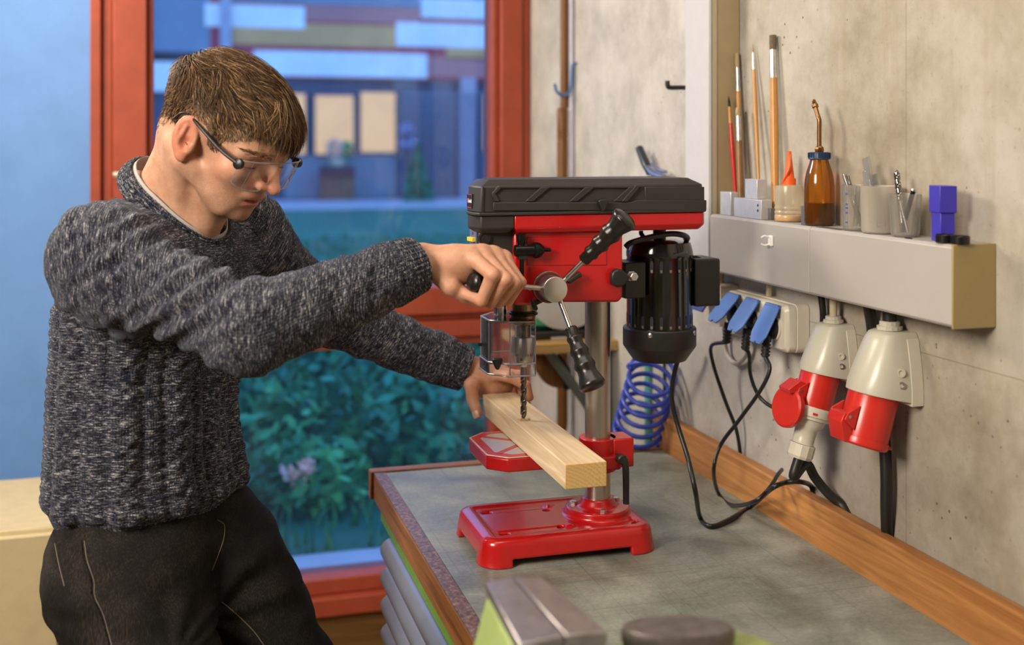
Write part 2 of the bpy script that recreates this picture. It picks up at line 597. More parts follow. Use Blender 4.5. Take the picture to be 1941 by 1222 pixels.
# window: outer frame, sashes with stepped rails, two panes
win = thing('window_1', None, None, (0.4, WY, 0.2))
win['kind'] = 'structure'
def X_(px): return ony(px, 300, WY)[0]
def Z_(py, px=640): return ony(px, py, WY)[2]
zb, zt = Z_(1152), 2.5
wparts = [
    ('outer_jamb', X_(172), X_(193), WY - 0.03, WY + 0.1, zb, zt),
    ('outer_jamb', X_(195.5), X_(214), WY - 0.015, WY + 0.1, zb, zt),
    ('outer_jamb', X_(984), WX - 0.001, WY - 0.03, WY + 0.1, zb, zt),
    ('sash_stile', X_(215), X_(279), WY - 0.045, WY + 0.08, zb + 0.05, zt - 0.05),
    ('sash_stile', X_(279.5), X_(291), WY - 0.02, WY + 0.08, zb + 0.05, zt - 0.05),
    ('sash_stile', X_(930), X_(942), WY - 0.02, WY + 0.08, zb + 0.05, zt - 0.05),
    ('sash_stile', X_(942.5), X_(983), WY - 0.045, WY + 0.08, zb + 0.05, zt - 0.05),
    ('outer_sill', X_(172), WX - 0.001, WY - 0.06, WY + 0.12, zb, Z_(1118)),
    ('bottom_rail', X_(291), X_(930), WY - 0.03, WY + 0.08, Z_(1117), Z_(1088)),
    ('middle_rail', X_(291), X_(930), WY - 0.045, WY + 0.08, Z_(592, 830), Z_(541, 830)),
    ('middle_rail', X_(291), X_(930), WY - 0.02, WY + 0.08, Z_(604, 830), Z_(592.5, 830)),
    ('middle_rail', X_(291), X_(930), WY - 0.04, WY + 0.08, Z_(636, 830), Z_(604.5, 830)),
    ('middle_rail', X_(291), X_(930), WY - 0.015, WY + 0.08, Z_(652, 830), Z_(636.5, 830)),
    ('top_rail', X_(291), X_(930), WY - 0.045, WY + 0.08, 2.4, 2.45),
    ('outer_head', X_(172), WX - 0.001, WY - 0.03, WY + 0.1, 2.45, 2.5),
]
for nme, *dims in wparts:
    box(nme, *dims, M_redwood, win, 0.004)
box('upper_pane', X_(290), X_(931), WY + 0.03, WY + 0.034, Z_(543, 830), 2.41, M_glass, win, 0)
box('lower_pane', X_(290), X_(931), WY + 0.03, WY + 0.034, Z_(1090), Z_(650, 830), M_glass, win, 0)
M_cream = plain('cream_plastic', (0.75, 0.68, 0.52), 0.4, var=0.04)
hnd = thing('window_handle', 'cream lever handle on the left red window stile behind the man', 'handle', ony(231, 340, WY - 0.045))
hp = ony(231, 330, WY - 0.05)
lathe('rosette', [(0.0, 0), (0.016, 0), (0.016, 0.008), (0.012, 0.011), (0, 0.011)], hp + V3(0.03, 0.005, 0), (0, -1, 0), M_cream, hnd, 20)
tube('lever', [hp + V3(0.03, -0.005, 0), hp + V3(0.03, -0.04, 0), hp + V3(0.02, -0.045, 0), hp + V3(-0.02, -0.045, 0)], 0.007, M_cream, hnd, 10, 5)

# cream cupboard edge behind the man, lower left
cup = thing('cupboard', 'cream cupboard with a dark knob behind the man at lower left', 'cupboard', (-0.75, 2.72, 0))
M_cup = plain('cream_lacquer', (0.62, 0.52, 0.3), 0.5, var=0.06)
cx1 = onx(124, 1150, -0.52)  # reference only
ya = 2.6
xa = ony(124, 1100, ya)[0]
ztop = ony(100, 1003, ya)[2]
box('carcass', xa - 0.55, xa - 0.012, ya + 0.02, ya + 0.42, 0, ztop, M_cup, cup, 0.004)
box('door_leaf', xa - 0.55, ony(108, 1100, ya)[0], ya, ya + 0.019, 0.02, ztop - 0.01, M_cup, cup, 0.003)
box('side_stile', ony(110, 1100, ya)[0], xa, ya + 0.002, ya + 0.42, 0, ztop, M_cup, cup, 0.003)
kp = ony(95, 1160, ya)
lathe('knob', [(0.004, 0), (0.004, 0.012), (0.009, 0.014), (0.009, 0.022), (0, 0.024)], kp, (0, -1, 0), plain('dark_knob', (0.05, 0.035, 0.02), 0.4), cup, 16)

# ------------------------------------------------------------------ outside: paving, lawn, planting, house across
GZ = 0.10
M_pave = plain('pale_paving', (0.42, 0.44, 0.46), 0.8, var=0.12, vscale=3, bmp=0.2, bscale=40)
M_lawn = plain('lawn_soil', (0.012, 0.155, 0.085), 0.9, var=0.3, vscale=0.9)
struct(box('paving_strip', -8, 9, WY + 0.16, 4.1, -0.2, GZ, M_pave, bevel=0))
struct(box('lawn_ground', -25, 40, 4.1, 26.2, -0.2, GZ - 0.01, M_lawn, bevel=0))
struct(box('far_path', -25, 40, 26.2, 30.9, -0.2, GZ + 0.01, M_pave, bevel=0))
struct(box('far_ground', -60, 90, 30.9, 80, -0.2, GZ, M_lawn, bevel=0))

def leaf_mat(name, c1, c2):
    m, nt, b = new_mat(name)
    oi = nt.nodes.new('ShaderNodeNewGeometry')
    nt.links.new(ramp(nt, oi.outputs['Random Per Island'], [(0.1, c1), (0.9, c2)]), b.inputs['Base Color'])
    b.inputs['Roughness'].default_value = 0.6
    b.inputs['Specular IOR Level'].default_value = 0.2
    return m
M_grass = leaf_mat('grass_blades', (0.012, 0.15, 0.075), (0.05, 0.26, 0.11))
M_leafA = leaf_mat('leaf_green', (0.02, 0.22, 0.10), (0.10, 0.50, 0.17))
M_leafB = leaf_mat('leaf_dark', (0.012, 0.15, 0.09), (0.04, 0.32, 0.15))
M_flow = leaf_mat('petals', (0.85, 0.48, 0.42), (0.9, 0.72, 0.5))
M_stem = plain('plant_stem', (0.05, 0.08, 0.02), 0.7)

# grass blades
nbl = 9000
gx = rng.uniform(-3.5, 6.5, nbl); gy = 4.12 + rng.uniform(0, 1, nbl) ** 1.6 * 14
hh_ = rng.uniform(0.05, 0.13, nbl); th = rng.uniform(0, 6.28, nbl)
wv = 0.006 + gy * 0.0012
gV = np.zeros((nbl, 3, 3))
gV[:, 0] = np.stack([gx - np.cos(th) * wv, gy - np.sin(th) * wv, np.full(nbl, GZ - 0.01)], 1)
gV[:, 1] = np.stack([gx + np.cos(th) * wv, gy + np.sin(th) * wv, np.full(nbl, GZ - 0.01)], 1)
gV[:, 2] = np.stack([gx + rng.normal(0, 0.03, nbl), gy + rng.normal(0, 0.03, nbl), GZ + hh_], 1)
g = mesh('lawn_grass', gV.reshape(-1, 3), np.arange(nbl * 3).reshape(-1, 3), M_grass)
tag(g, 'blue green grass blades of the lawn outside the window', 'grass', kind='stuff')

def leaves(cen, rad, n, size, cone=False, seed=0):
    q = np.random.default_rng(seed)
    d = q.normal(size=(n, 3)); d /= np.linalg.norm(d, axis=1)[:, None]
    rr = q.uniform(0.55, 1, n) ** 0.5
    P = d * rr[:, None]
    if cone:
        h = q.uniform(0, 1, n) ** 1.4
        P = np.stack([d[:, 0] * (1 - h), d[:, 1] * (1 - h), h * 2 - 1], 1)
    P = np.asarray(cen) + P * np.asarray(rad)
    a = q.normal(size=(n, 3)); a /= np.linalg.norm(a, axis=1)[:, None]
    b = np.cross(a, q.normal(size=(n, 3))); b /= np.linalg.norm(b, axis=1)[:, None]
    s = size * q.uniform(0.6, 1.3, n)[:, None]
    V = np.stack([P - a * s, P + b * s * 0.45, P + a * s, P - b * s * 0.45], 1).reshape(-1, 3)
    return V, np.arange(n * 4).reshape(-1, 4)
def plant(i, px, py, rx, rz, n, m, size=0.05, flowers=0, label=None, cat='shrub', group=None):
    base = onz(px, py, GZ)
    t = thing('garden_shrub' if cat == 'shrub' else 'flowering_plant', label, cat, base, group)
    V, Fc = leaves(base + V3(0, 0, rz * 0.95), (rx, rx, rz), n, size, seed=i)
    mesh('foliage', V, Fc, m, t)
    tube('stem', [base, base + V3(0.02, 0, rz), base + V3(0, 0.02, rz * 1.6)], 0.012, M_stem, t, 6, 3)
    q = np.random.default_rng(i + 50)
    for k in range(flowers):
        c = base + V3(q.uniform(-rx, rx) * 0.5, -rx * 0.8, rz * q.uniform(0.9, 1.7))
        Vf, Ff = leaves(c, (0.03, 0.03, 0.03), 22, 0.024, seed=i * 9 + k)
        mesh('blossom', Vf, Ff, M_flow, t)
shr = [(500, 830, .42, .26), (575, 800, .5, .24), (660, 815, .45, .3), (735, 790, .5, .28), (800, 800, .45, .32), (865, 830, .4, .3), (920, 790, .5, .3),
       (520, 905, .33, .2), (700, 890, .36, .24), (770, 880, .33, .22), (850, 900, .3, .22), (450, 860, .4, .25)]
bedA, bedB = [], []
for i, (px, py, rx, rz) in enumerate(shr):
    base = onz(px, py, GZ)
    (bedA if i % 2 else bedB).append(leaves(base + V3(0, 0, rz * 0.95), (rx, rx, rz), 460, 0.05, seed=i))  # alternate clumps take the darker leaf green
for nm, bd, m_, lab in (('bed_planting', bedA, M_leafA, 'bright green leafy planting in the bed outside the window'), ('darker_planting', bedB, M_leafB, 'darker green leafy planting between the bright leaves outside')):
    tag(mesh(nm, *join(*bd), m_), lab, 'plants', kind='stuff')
for i, (px, py, nf, lab) in enumerate([(555, 958, 2, 'low plant with a large pale pink blossom left of the flower pair'), (600, 955, 1, 'low plant with a small cream blossom right beside the pink one'),
                                       (660, 885, 2, 'plant with pale blossoms further back in the bed, left of the hand')]):
    plant(40 + i, px, py, 0.24, 0.13, 260, M_leafA, 0.045, nf, lab, 'flower')

# the house across the lawn
HYY = 31.0
def H(px, py): return ony(px, py, HYY)
def clad(name, col, emit=0.0, rough=0.6):
    m = plain(name, col, rough, var=0.1, vscale=1.5)
    return m
M_wh = clad('cladding_white', (0.9, 0.9, 0.86))
M_rd = clad('cladding_red', (0.50, 0.045, 0.075))
M_oc = clad('cladding_ochre', (0.75, 0.38, 0.13))
M_mv = clad('cladding_mauve', (0.55, 0.20, 0.18))
M_nv = clad('dark_wall', (0.075, 0.08, 0.125))
M_gb = clad('grey_wall', (0.23, 0.24, 0.27))
M_bl = clad('blue_glazing', (0.16, 0.25, 0.33), rough=0.2)
M_dk = clad('dark_recess', (0.02, 0.02, 0.03))
def lit(name, col, s):
    m, nt, b = new_mat(name)
    p = geo_pos(nt)
    n = noise(nt, p, 1.2, 3)
    nt.links.new(ramp(nt, n, [(0.3, tuple(c * 0.82 for c in col)), (0.7, col)]), b.inputs['Emission Color'])
    b.inputs['Emission Strength'].default_value = s
    b.inputs['Base Color'].default_value = (0.3, 0.25, 0.15, 1)
    return m
M_lit = lit('lit_window', (0.95, 0.54, 0.18), 0.62)
bld = thing('house', 'house across the lawn with red, ochre and white cladding and lit windows', 'building', (5, 35, GZ))
def fac(name, x0, y0, x1, y1, m, proud=0.05, thick=0.2):
    a, b = H(x0, y1), H(x1, y0)
    return box(name, a[0], b[0], HYY - proud, HYY - proud + thick, a[2], b[2], m, bld, 0.0)
box('main_wall', -15, 30, HYY + 0.1, HYY + 6, GZ, 9.0, M_nv, bld, 0)
fac('upper_cladding', 398, -260, 1100, 146, M_rd, 0.04)
fac('blue_curtain_wall', 200, -260, 398, 104, M_bl, 0.06)
fac('dark_band', 200, 100, 398, 117, M_dk, 0.08)
fac('white_panel', 200, 118, 347, 172, M_wh, 0.1)
fac('white_panel', 388, 13, 577, 50, M_wh, 0.1)
fac('white_panel', 750, 50, 1000, 88, M_wh, 0.1)
fac('white_panel', 797, 4, 1000, 34, M_wh, 0.1)
fac('white_panel', 480, 103, 808, 143, M_wh, 0.1)
fac('ochre_panel', 440, 50, 749, 84, M_oc, 0.09)
fac('ochre_panel', 845, 92, 1000, 112, M_oc, 0.09)
fac('mauve_panel', 809, 112, 1000, 146, M_mv, 0.09)
fac('mauve_panel', 578, 12, 796, 40, M_mv, 0.07)
fac('blue_panel', 440, -60, 1000, 3, M_bl, 0.09)
fac('grey_wall_panel', 540, 292, 750, 376, M_gb, 0.02)
fac('grey_wall_panel', 750, 150, 790, 376, M_nv, 0.02)
fac('grey_wall_panel', 815, 150, 860, 376, clad('slate_wall', (0.12, 0.12, 0.14)), 0.03)
fac('grey_wall_panel', 745, 150, 785, 300, clad('slate_wall', (0.13, 0.13, 0.14)), 0.05)
fac('light_post', 870, 148, 898, 376, clad('lavender_post', (0.36, 0.34, 0.42)), 0.25)
fac('light_post', 417, -200, 438, 102, clad('lavender_post', (0.42, 0.42, 0.5)), 0.25)
for x0, y0, x1, y1 in ((520, 178, 578, 292), (597, 182, 669, 292), (683, 176, 748, 288), (916, 178, 960, 284)):
    w = fac('window', x0 - 4, y0 - 4, x1 + 4, y1 + 4, M_nv, 0.08)
    a, b = H(x0, y1), H(x1, y0)
    box('pane', a[0], b[0], HYY - 0.1, HYY - 0.06, a[2], b[2], M_lit, w, 0)
# glazing grid on the right of the facade
gb = []
for px in range(760, 990, 15):
    a, b = H(px, 372), H(px + 2, 175)
    gb.append(g_box(a[0], b[0], HYY - 0.3, HYY - 0.26, a[2], b[2]))
for py in range(180, 372, 14):
    a, b = H(758, py + 2), H(990, py)
    gb.append(g_box(a[0], b[0], HYY - 0.3, HYY - 0.26, a[2], b[2]))
mesh('mesh_screen', *join(*gb), clad('screen_wire', (0.2, 0.24, 0.34)), bld)
# shelf with pots under the left lit window
sh = thing('plant_stand', 'brown stand under the left lit window of the house across', 'stand', H(632, 372) + V3(0, -0.6, 0))
a, b = H(602, 362), H(664, 312)
box('lower_crate', a[0], b[0], HYY - 0.8, HYY - 0.4, GZ, b[2] - 0.3, clad('crate_brown', (0.2, 0.09, 0.04)), sh, 0.01)
box('upper_board', a[0], b[0], HYY - 0.85, HYY - 0.38, b[2] - 0.3, b[2] - 0.02, clad('crate_dark', (0.09, 0.035, 0.03)), sh, 0.01)
fl = thing('potted_flowers', 'white and green potted flowers on the brown stand across the lawn', 'plant', (((a[0] + b[0]) / 2), HYY - 0.6, b[2] - 0.02))
ctr = np.array([(a[0] + b[0]) / 2, HYY - 0.6, b[2] + 0.0])
lathe('pot', [(0.16, 0), (0.22, 0.2), (0.2, 0.2), (0.14, 0.04)], ctr + V3(0, 0, -0.02), (0, 0, 1), clad('pot_pale', (0.6, 0.52, 0.36)), fl, 16)
mesh('white_blooms', *leaves(ctr + V3(-0.05, 0, 0.45), (0.25, 0.15, 0.25), 200, 0.07, seed=5), M_flow, fl)
mesh('green_leaves', *leaves(ctr + V3(0.25, 0, 0.4), (0.16, 0.12, 0.22), 150, 0.07, seed=6), M_leafA, fl)
cb = H(770, 375) + V3(0, -1.6, 0); cb[2] = GZ
con = thing('conifer', 'dark green cone shaped conifer before the house across the lawn', 'tree', cb)
mesh('foliage', *leaves(cb + V3(0, 0, 0.75), (0.42, 0.42, 0.72), 900, 0.09, True, 8), M_leafB, con)
tube('trunk', [cb, cb + V3(0, 0, 0.5), cb + V3(0, 0, 1.0)], 0.05, M_stem, con, 8, 3)
cb2 = H(768, 300) + V3(0.0, -0.25, 0); cb2[2] = GZ
hyd = thing('lavender_bush', 'pale lavender flower heads on a tall stem behind the conifer', 'plant', cb2)
tube('stem', [cb2, cb2 + V3(0, 0, 1.2), cb2 + V3(0, 0, 1.9)], 0.03, M_stem, hyd, 6, 3)
for zz, rr in ((1.95, 0.2), (1.6, 0.22)):
    mesh('flower_head', *leaves(cb2 + V3(0, 0, zz - 0.05), (rr, rr, rr * 0.8), 160, 0.08, seed=int(zz * 10)), clad('lavender_petal', (0.4, 0.4, 0.62)), hyd)
# ------------------------------------------------------------------ workbench
BZ = 0.90
BX0, BX1, BY1 = 0.374, 0.995, 2.285
M_lino = None
def lino():
    m, nt, b = new_mat('grey_green_linoleum')
    p = geo_pos(nt)
    n1 = noise(nt, p, 7, 6, 0.7, 0.5)
    n2 = noise(nt, p, 160, 3, 0.7)
    col = ramp(nt, mth(nt, 'ADD', mth(nt, 'MULTIPLY', n1, 0.75), mth(nt, 'MULTIPLY', n2, 0.25)), [(0.36, (0.13, 0.145, 0.12)), (0.5, (0.23, 0.25, 0.21)), (0.64, (0.34, 0.355, 0.30))])
    for sc, rz, w in (((1.2, 220, 1), 0.5, 0.25), ((260, 2, 1), 0.35, 0.3), ((2, 190, 1), 2.1, 0.25)):
        s = noise(nt, mapping(nt, p, sc, (0, 0, rz)), 1.0, 2, 0.4)
        col = mixc(nt, mth(nt, 'MULTIPLY', ramp(nt, s, [(0.64, (0, 0, 0)), (0.70, (1, 1, 1))]), w), col, (0.06, 0.055, 0.045))
    dk = ramp(nt, noise(nt, p, 4.5, 3, 0.5), [(0.6, (0, 0, 0)), (0.72, (0.55, 0.55, 0.55))])
    col = mixc(nt, dk, col, (0.09, 0.085, 0.06))
    nt.links.new(col, b.inputs['Base Color'])
    nt.links.new(ramp(nt, n1, [(0.3, (0.33, 0.33, 0.33)), (0.7, (0.5, 0.5, 0.5))]), b.inputs['Roughness'])
    b.inputs['Specular IOR Level'].default_value = 0.4
    bump(nt, b, n2, 0.15, 0.0006)
    return m
M_lino = lino()
M_lip = wood('lipping_wood', (0.13, 0.045, 0.012), (0.33, 0.14, 0.04), 'Y', 0.45, 1.4)
M_lipx = wood('end_lipping_wood', (0.16, 0.06, 0.018), (0.34, 0.16, 0.06), 'X', 0.45, 1.4)
M_board = wood('upstand_pine', (0.26, 0.095, 0.025), (0.55, 0.26, 0.085), 'Y', 0.5, 0.8)
def rusty():
    m, nt, b = new_mat('rusty_steel_edge')
    p = geo_pos(nt)
    n = noise(nt, p, 120, 5, 0.75)
    nt.links.new(ramp(nt, n, [(0.4, (0.09, 0.05, 0.038)), (0.55, (0.20, 0.125, 0.105)), (0.68, (0.40, 0.25, 0.18))]), b.inputs['Base Color'])
    b.inputs['Roughness'].default_value = 0.45
    b.inputs['Metallic'].default_value = 0.1
    bump(nt, b, n, 0.2, 0.0006)
    return m
M_rust = rusty()
M_green = plain('green_enamel', (0.13, 0.28, 0.035), 0.4, var=0.1)
M_drawer = plain('grey_blue_enamel', (0.17, 0.185, 0.22), 0.3, 0.25, var=0.06, vscale=20, spec=0.5)
M_brass = plain('brass', (0.5, 0.33, 0.1), 0.35, 1.0)

wb = thing('workbench', 'workbench with grey green top, rusty edge strip and grey blue drawers', 'workbench', (0.68, 1.25, 0))
box('worktop', BX0 + 0.024, BX1, 0.35, BY1 - 0.03, BZ - 0.04, BZ, M_lino, wb, 0.001)
box('front_lipping', BX0, BX0 + 0.022, 0.35, BY1 - 0.03, BZ - 0.052, BZ - 0.003, M_lip, wb, 0.002)
box('edge_strip', BX0 + 0.0005, BX0 + 0.0235, 0.35, BY1 - 0.03, BZ - 0.002, BZ + 0.0012, M_rust, wb, 0.0008)
box('end_lipping', BX0 - 0.006, BX1, BY1 - 0.028, BY1, BZ - 0.052, BZ + 0.003, M_lipx, wb, 0.002)
box('upstand', BX1 - 0.0, BX1 + 0.024, 0.35, 2.31, BZ - 0.05, BZ + 0.072, M_board, wb, 0.003)
box('cabinet_body', BX0 + 0.03, BX1 - 0.01, 0.4, BY1 - 0.09, 0.08, BZ - 0.045, M_green, wb, 0.003)
box('plinth', BX0 + 0.08, BX1 - 0.03, 0.45, BY1 - 0.13, 0.0, 0.079, plain('plinth_black', (0.02, 0.02, 0.02), 0.6), wb, 0.002)
yd0, yd1 = 0.45, 2.1
box('front_rail', BX0 + 0.003, BX0 + 0.03, 0.4, BY1 - 0.09, 0.826, BZ - 0.0525, M_green, wb, 0.002)
for i in range(5):
    zc = 0.802 - i * 0.0515
    prof = [(BX0 + 0.03, zc + 0.021)]
    for t in np.linspace(100, 260, 13):
        prof.append((BX0 + 0.012 + 0.026 * math.cos(R(t)) * 1.0, zc + 0.0225 * math.sin(R(t))))
    prof.append((BX0 + 0.03, zc - 0.021))
    poly = [(x, z) for x, z in prof]
    d = prism('drawer', poly, 'xz', yd0, yd1, M_drawer, wb, 0)
    box('drawer_lip', BX0 + 0.006, BX0 + 0.03, yd0, yd1, zc + 0.0228, zc + 0.0243, M_drawer, d, 0.0004)
lk = onx(779, 1073, BX0 + 0.02)
lathe('lock_knob', [(0.004, 0), (0.004, 0.014), (0.007, 0.015), (0.007, 0.021), (0, 0.023)], (BX0 + 0.03, lk[1], BZ - 0.058), (-1, 0, 0), M_brass, wb, 14)

# ------------------------------------------------------------------ bench vise in the foreground
M_vgreen = plain('vise_green', (0.30, 0.38, 0.13), 0.4, var=0.1, vscale=14)
M_vsteel = plain('worn_steel', (0.46, 0.44, 0.45), 0.32, 0.85, var=0.2, vscale=60)
M_vdark = plain('dark_worn_steel', (0.19, 0.165, 0.16), 0.42, 0.6, var=0.25, vscale=60)
vz = 1.12                                           # top of the jaws
vA, vB = onz(972, 1092, vz), onz(1071, 1203, vz)
qFL, qFR, qNL, qNR = onz(920, 1097, vz), onz(1026, 1087, vz), onz(985, 1215, vz), onz(1152, 1190, vz)
vdir = nrm((vB - vA) * V3(1, 1, 0)); vside = V3(-vdir[1], vdir[0], 0)
if vside[0] < 0: vside = -vside
vc = (vA + vB) / 2; L = np.linalg.norm(vB - vA) / 2
vise = thing('bench_vise', 'light green bench vise with steel jaws and round anvil in the foreground', 'vise', (vc[0] + 0.03, vc[1], BZ))
def vpt(s, w, z): return vc + vdir * s + vside * w + V3(0, 0, z - vz)
def vloft(name, prof, s0, s1, m, bevel=0.003):
    r0 = [vpt(s0, w, z) for w, z in prof]; r1 = [vpt(s1, w, z) for w, z in prof]
    return loft(name, [r0, r1], m, vise, 40, bevel)
def dz(p, h): return np.asarray(p) * V3(1, 1, 0) + V3(0, 0, h)
gp_ = vside * 0.0011
vAl, vBl, vAr, vBr = vA - gp_, vB - gp_, vA + gp_, vB + gp_
loft('front_jaw_plate', [[dz(o, vz - .003), dz(i, vz), dz(i, vz - .03), dz(o, vz - .014)] for o, i in ((qFL, vAl), (qNL, vBl))], M_vsteel, vise, 40, 0.0015)
loft('rear_jaw_plate', [[dz(o, vz - .003), dz(i, vz), dz(i, vz - .03), dz(o, vz - .014)] for o, i in ((qFR, vAr), (qNR, vBr))], M_vsteel, vise, 40, 0.0015)
sl = 0.048
loft('jaw_hollow_shade', [[vB + vdir * t + vside * 0.036 * math.cos(R(a)) + V3(0, 0, -0.046 + 0.036 * math.sin(R(a))) for a in range(0, 360, 15)] for t in (-0.005, 0.006)], M_vdark, vise, 40, 0.002)  # dark disc stands in for the shaded hollow under the jaw plates
loft('front_jaw', [[dz(o, vz - .0145), dz(i, vz - .031), dz(i, BZ + .05), dz(o - vside * sl, BZ + .045), dz(o - vside * sl * .9, BZ + .06)] for o, i in ((qFL + vdir * .004, vAl + vdir * .004), (qNL - vdir * .004, vBl - vdir * .004))], M_vgreen, vise, 40, 0.004)
loft('rear_jaw', [[dz(o, vz - .0145), dz(i, vz - .031), dz(i, BZ + .05), dz(o + vside * sl * .8, BZ + .045), dz(o + vside * sl * .6, BZ + .065)] for o, i in ((qFR + vdir * .004, vAr + vdir * .004), (qNR - vdir * .004, vBr - vdir * .004))], M_vgreen, vise, 40, 0.004)
vloft('base_plate', [(-0.08, BZ), (-0.08, BZ + 0.018), (0.13, BZ + 0.018), (0.13, BZ)], -L * 0.8, L * 0.8, M_vgreen)
vloft('slide_bar', [(-0.1, BZ + 0.019), (-0.1, BZ + 0.029), (0.12, BZ + 0.029), (0.12, BZ + 0.019)], -0.02, 0.025, M_vdark)
# anvil pad on its green body, to the right
az = 1.085
ac = onz(1285, 1186, az)
rr = 0.043
def oval(name, prof, sx, sy, m, dx=0.0):
    Vo, Fo = g_lathe(prof, (0, 0, 0), (0, 0, 1), 44)
    Vo = Vo * np.array([sx, sy, 1.0])
    Vo = rot_about(Vo, (0, 0, 0), (0, 0, 1), -YAW)
    return mesh(name, Vo + V3(ac[0] + dx, ac[1], 0), Fo, m, vise, 40)
oval('anvil', [(rr * 0.96, az - 0.02), (rr, az - 0.012), (rr, az - 0.004), (rr * 0.95, az), (0, az + 0.0005)], 1.28, 0.62, M_vdark)
oval('anvil_body', [(0.085, BZ + 0.0185), (0.08, BZ + 0.05), (0.070, az - 0.045), (0.064, az - 0.028), (0.052, az - 0.0205), (0, az - 0.0203)], 1.3, 0.75, M_vgreen, 0.022)
a0 = ac + V3(0.055, 0.0, -0.02)
tube('handle_bar', [vpt(L + 0.05, -0.06, BZ + 0.04), vpt(L + 0.05, 0.02, BZ + 0.04), vpt(L + 0.05, 0.06, BZ + 0.04)], 0.006, M_vsteel, vise, 10, 3)
tube('screw', [vpt(L + 0.055, -0.02, BZ + 0.04), vpt(L, -0.02, BZ + 0.04), vpt(0, -0.02, BZ + 0.04)], 0.011, M_vsteel, vise, 12, 3)
# ------------------------------------------------------------------ bench drill press
M_red = plain('red_enamel', (0.50, 0.007, 0.008), 0.32, var=0.05, vscale=20, spec=0.5, coat=0.25)
M_redcast = plain('red_cast_enamel', (0.48, 0.007, 0.007), 0.26, var=0.05, vscale=40, bmp=0.06, bscale=220, coat=0.5)
M_blk = plain('black_textured_plastic', (0.028, 0.026, 0.024), 0.5, var=0.1, bmp=0.35, bscale=900)
M_blks = plain('black_satin_plastic', (0.018, 0.017, 0.017), 0.42, var=0.1)
M_blkg = plain('black_gloss_enamel', (0.006, 0.006, 0.007), 0.1, var=0.05, spec=0.6, coat=0.6)
M_grip = plain('black_grip', (0.012, 0.011, 0.010), 0.25, var=0.1, bmp=0.3, bscale=700)
M_chrome = plain('chromed_steel', (0.7, 0.69, 0.67), 0.2, 1.0, var=0.05)
M_bolt = plain('zinc_bolt', (0.6, 0.6, 0.6), 0.3, 1.0, var=0.05)
M_hub = plain('brushed_aluminium', (0.56, 0.55, 0.53), 0.38, 1.0, var=0.12, vscale=220)
M_bronze = plain('oily_bronze_steel', (0.30, 0.22, 0.12), 0.3, 1.0, var=0.2, vscale=150)
M_chuck = plain('chuck_steel', (0.55, 0.53, 0.5), 0.3, 1.0, var=0.08)
M_bit = plain('drill_bit_steel', (0.22, 0.2, 0.18), 0.28, 1.0, var=0.15)
def brushed():
    m, nt, b = new_mat('brushed_column_steel')
    p = geo_pos(nt)
    n = noise(nt, mapping(nt, p, (260, 260, 4)), 1.0, 3, 0.6)
    nt.links.new(ramp(nt, n, [(0.3, (0.50, 0.47, 0.42)), (0.7, (0.58, 0.55, 0.50))]), b.inputs['Base Color'])
    b.inputs['Metallic'].default_value = 1.0
    b.inputs['Roughness'].default_value = 0.33
    return m
M_col = brushed()
M_acryl = thin_glass('clear_acrylic', (0.97, 0.975, 0.99), 0.03, 0.03, haze=(0.75, 0.78, 0.85), haze_w=0.02, ior=1.5)
M_acedge = thin_glass('clear_acrylic_edge', (0.75, 0.78, 0.86), 0.30, 0.08, haze=(0.8, 0.82, 0.9), haze_w=0.30, ior=1.5)

COLX, COLY = 0.672, 1.79
SPX, SPY = 0.543, 1.79
dr = thing('drill_press', 'red and black bench drill press with three lever handles on the workbench', 'drill press', (0.59, 1.79, BZ))

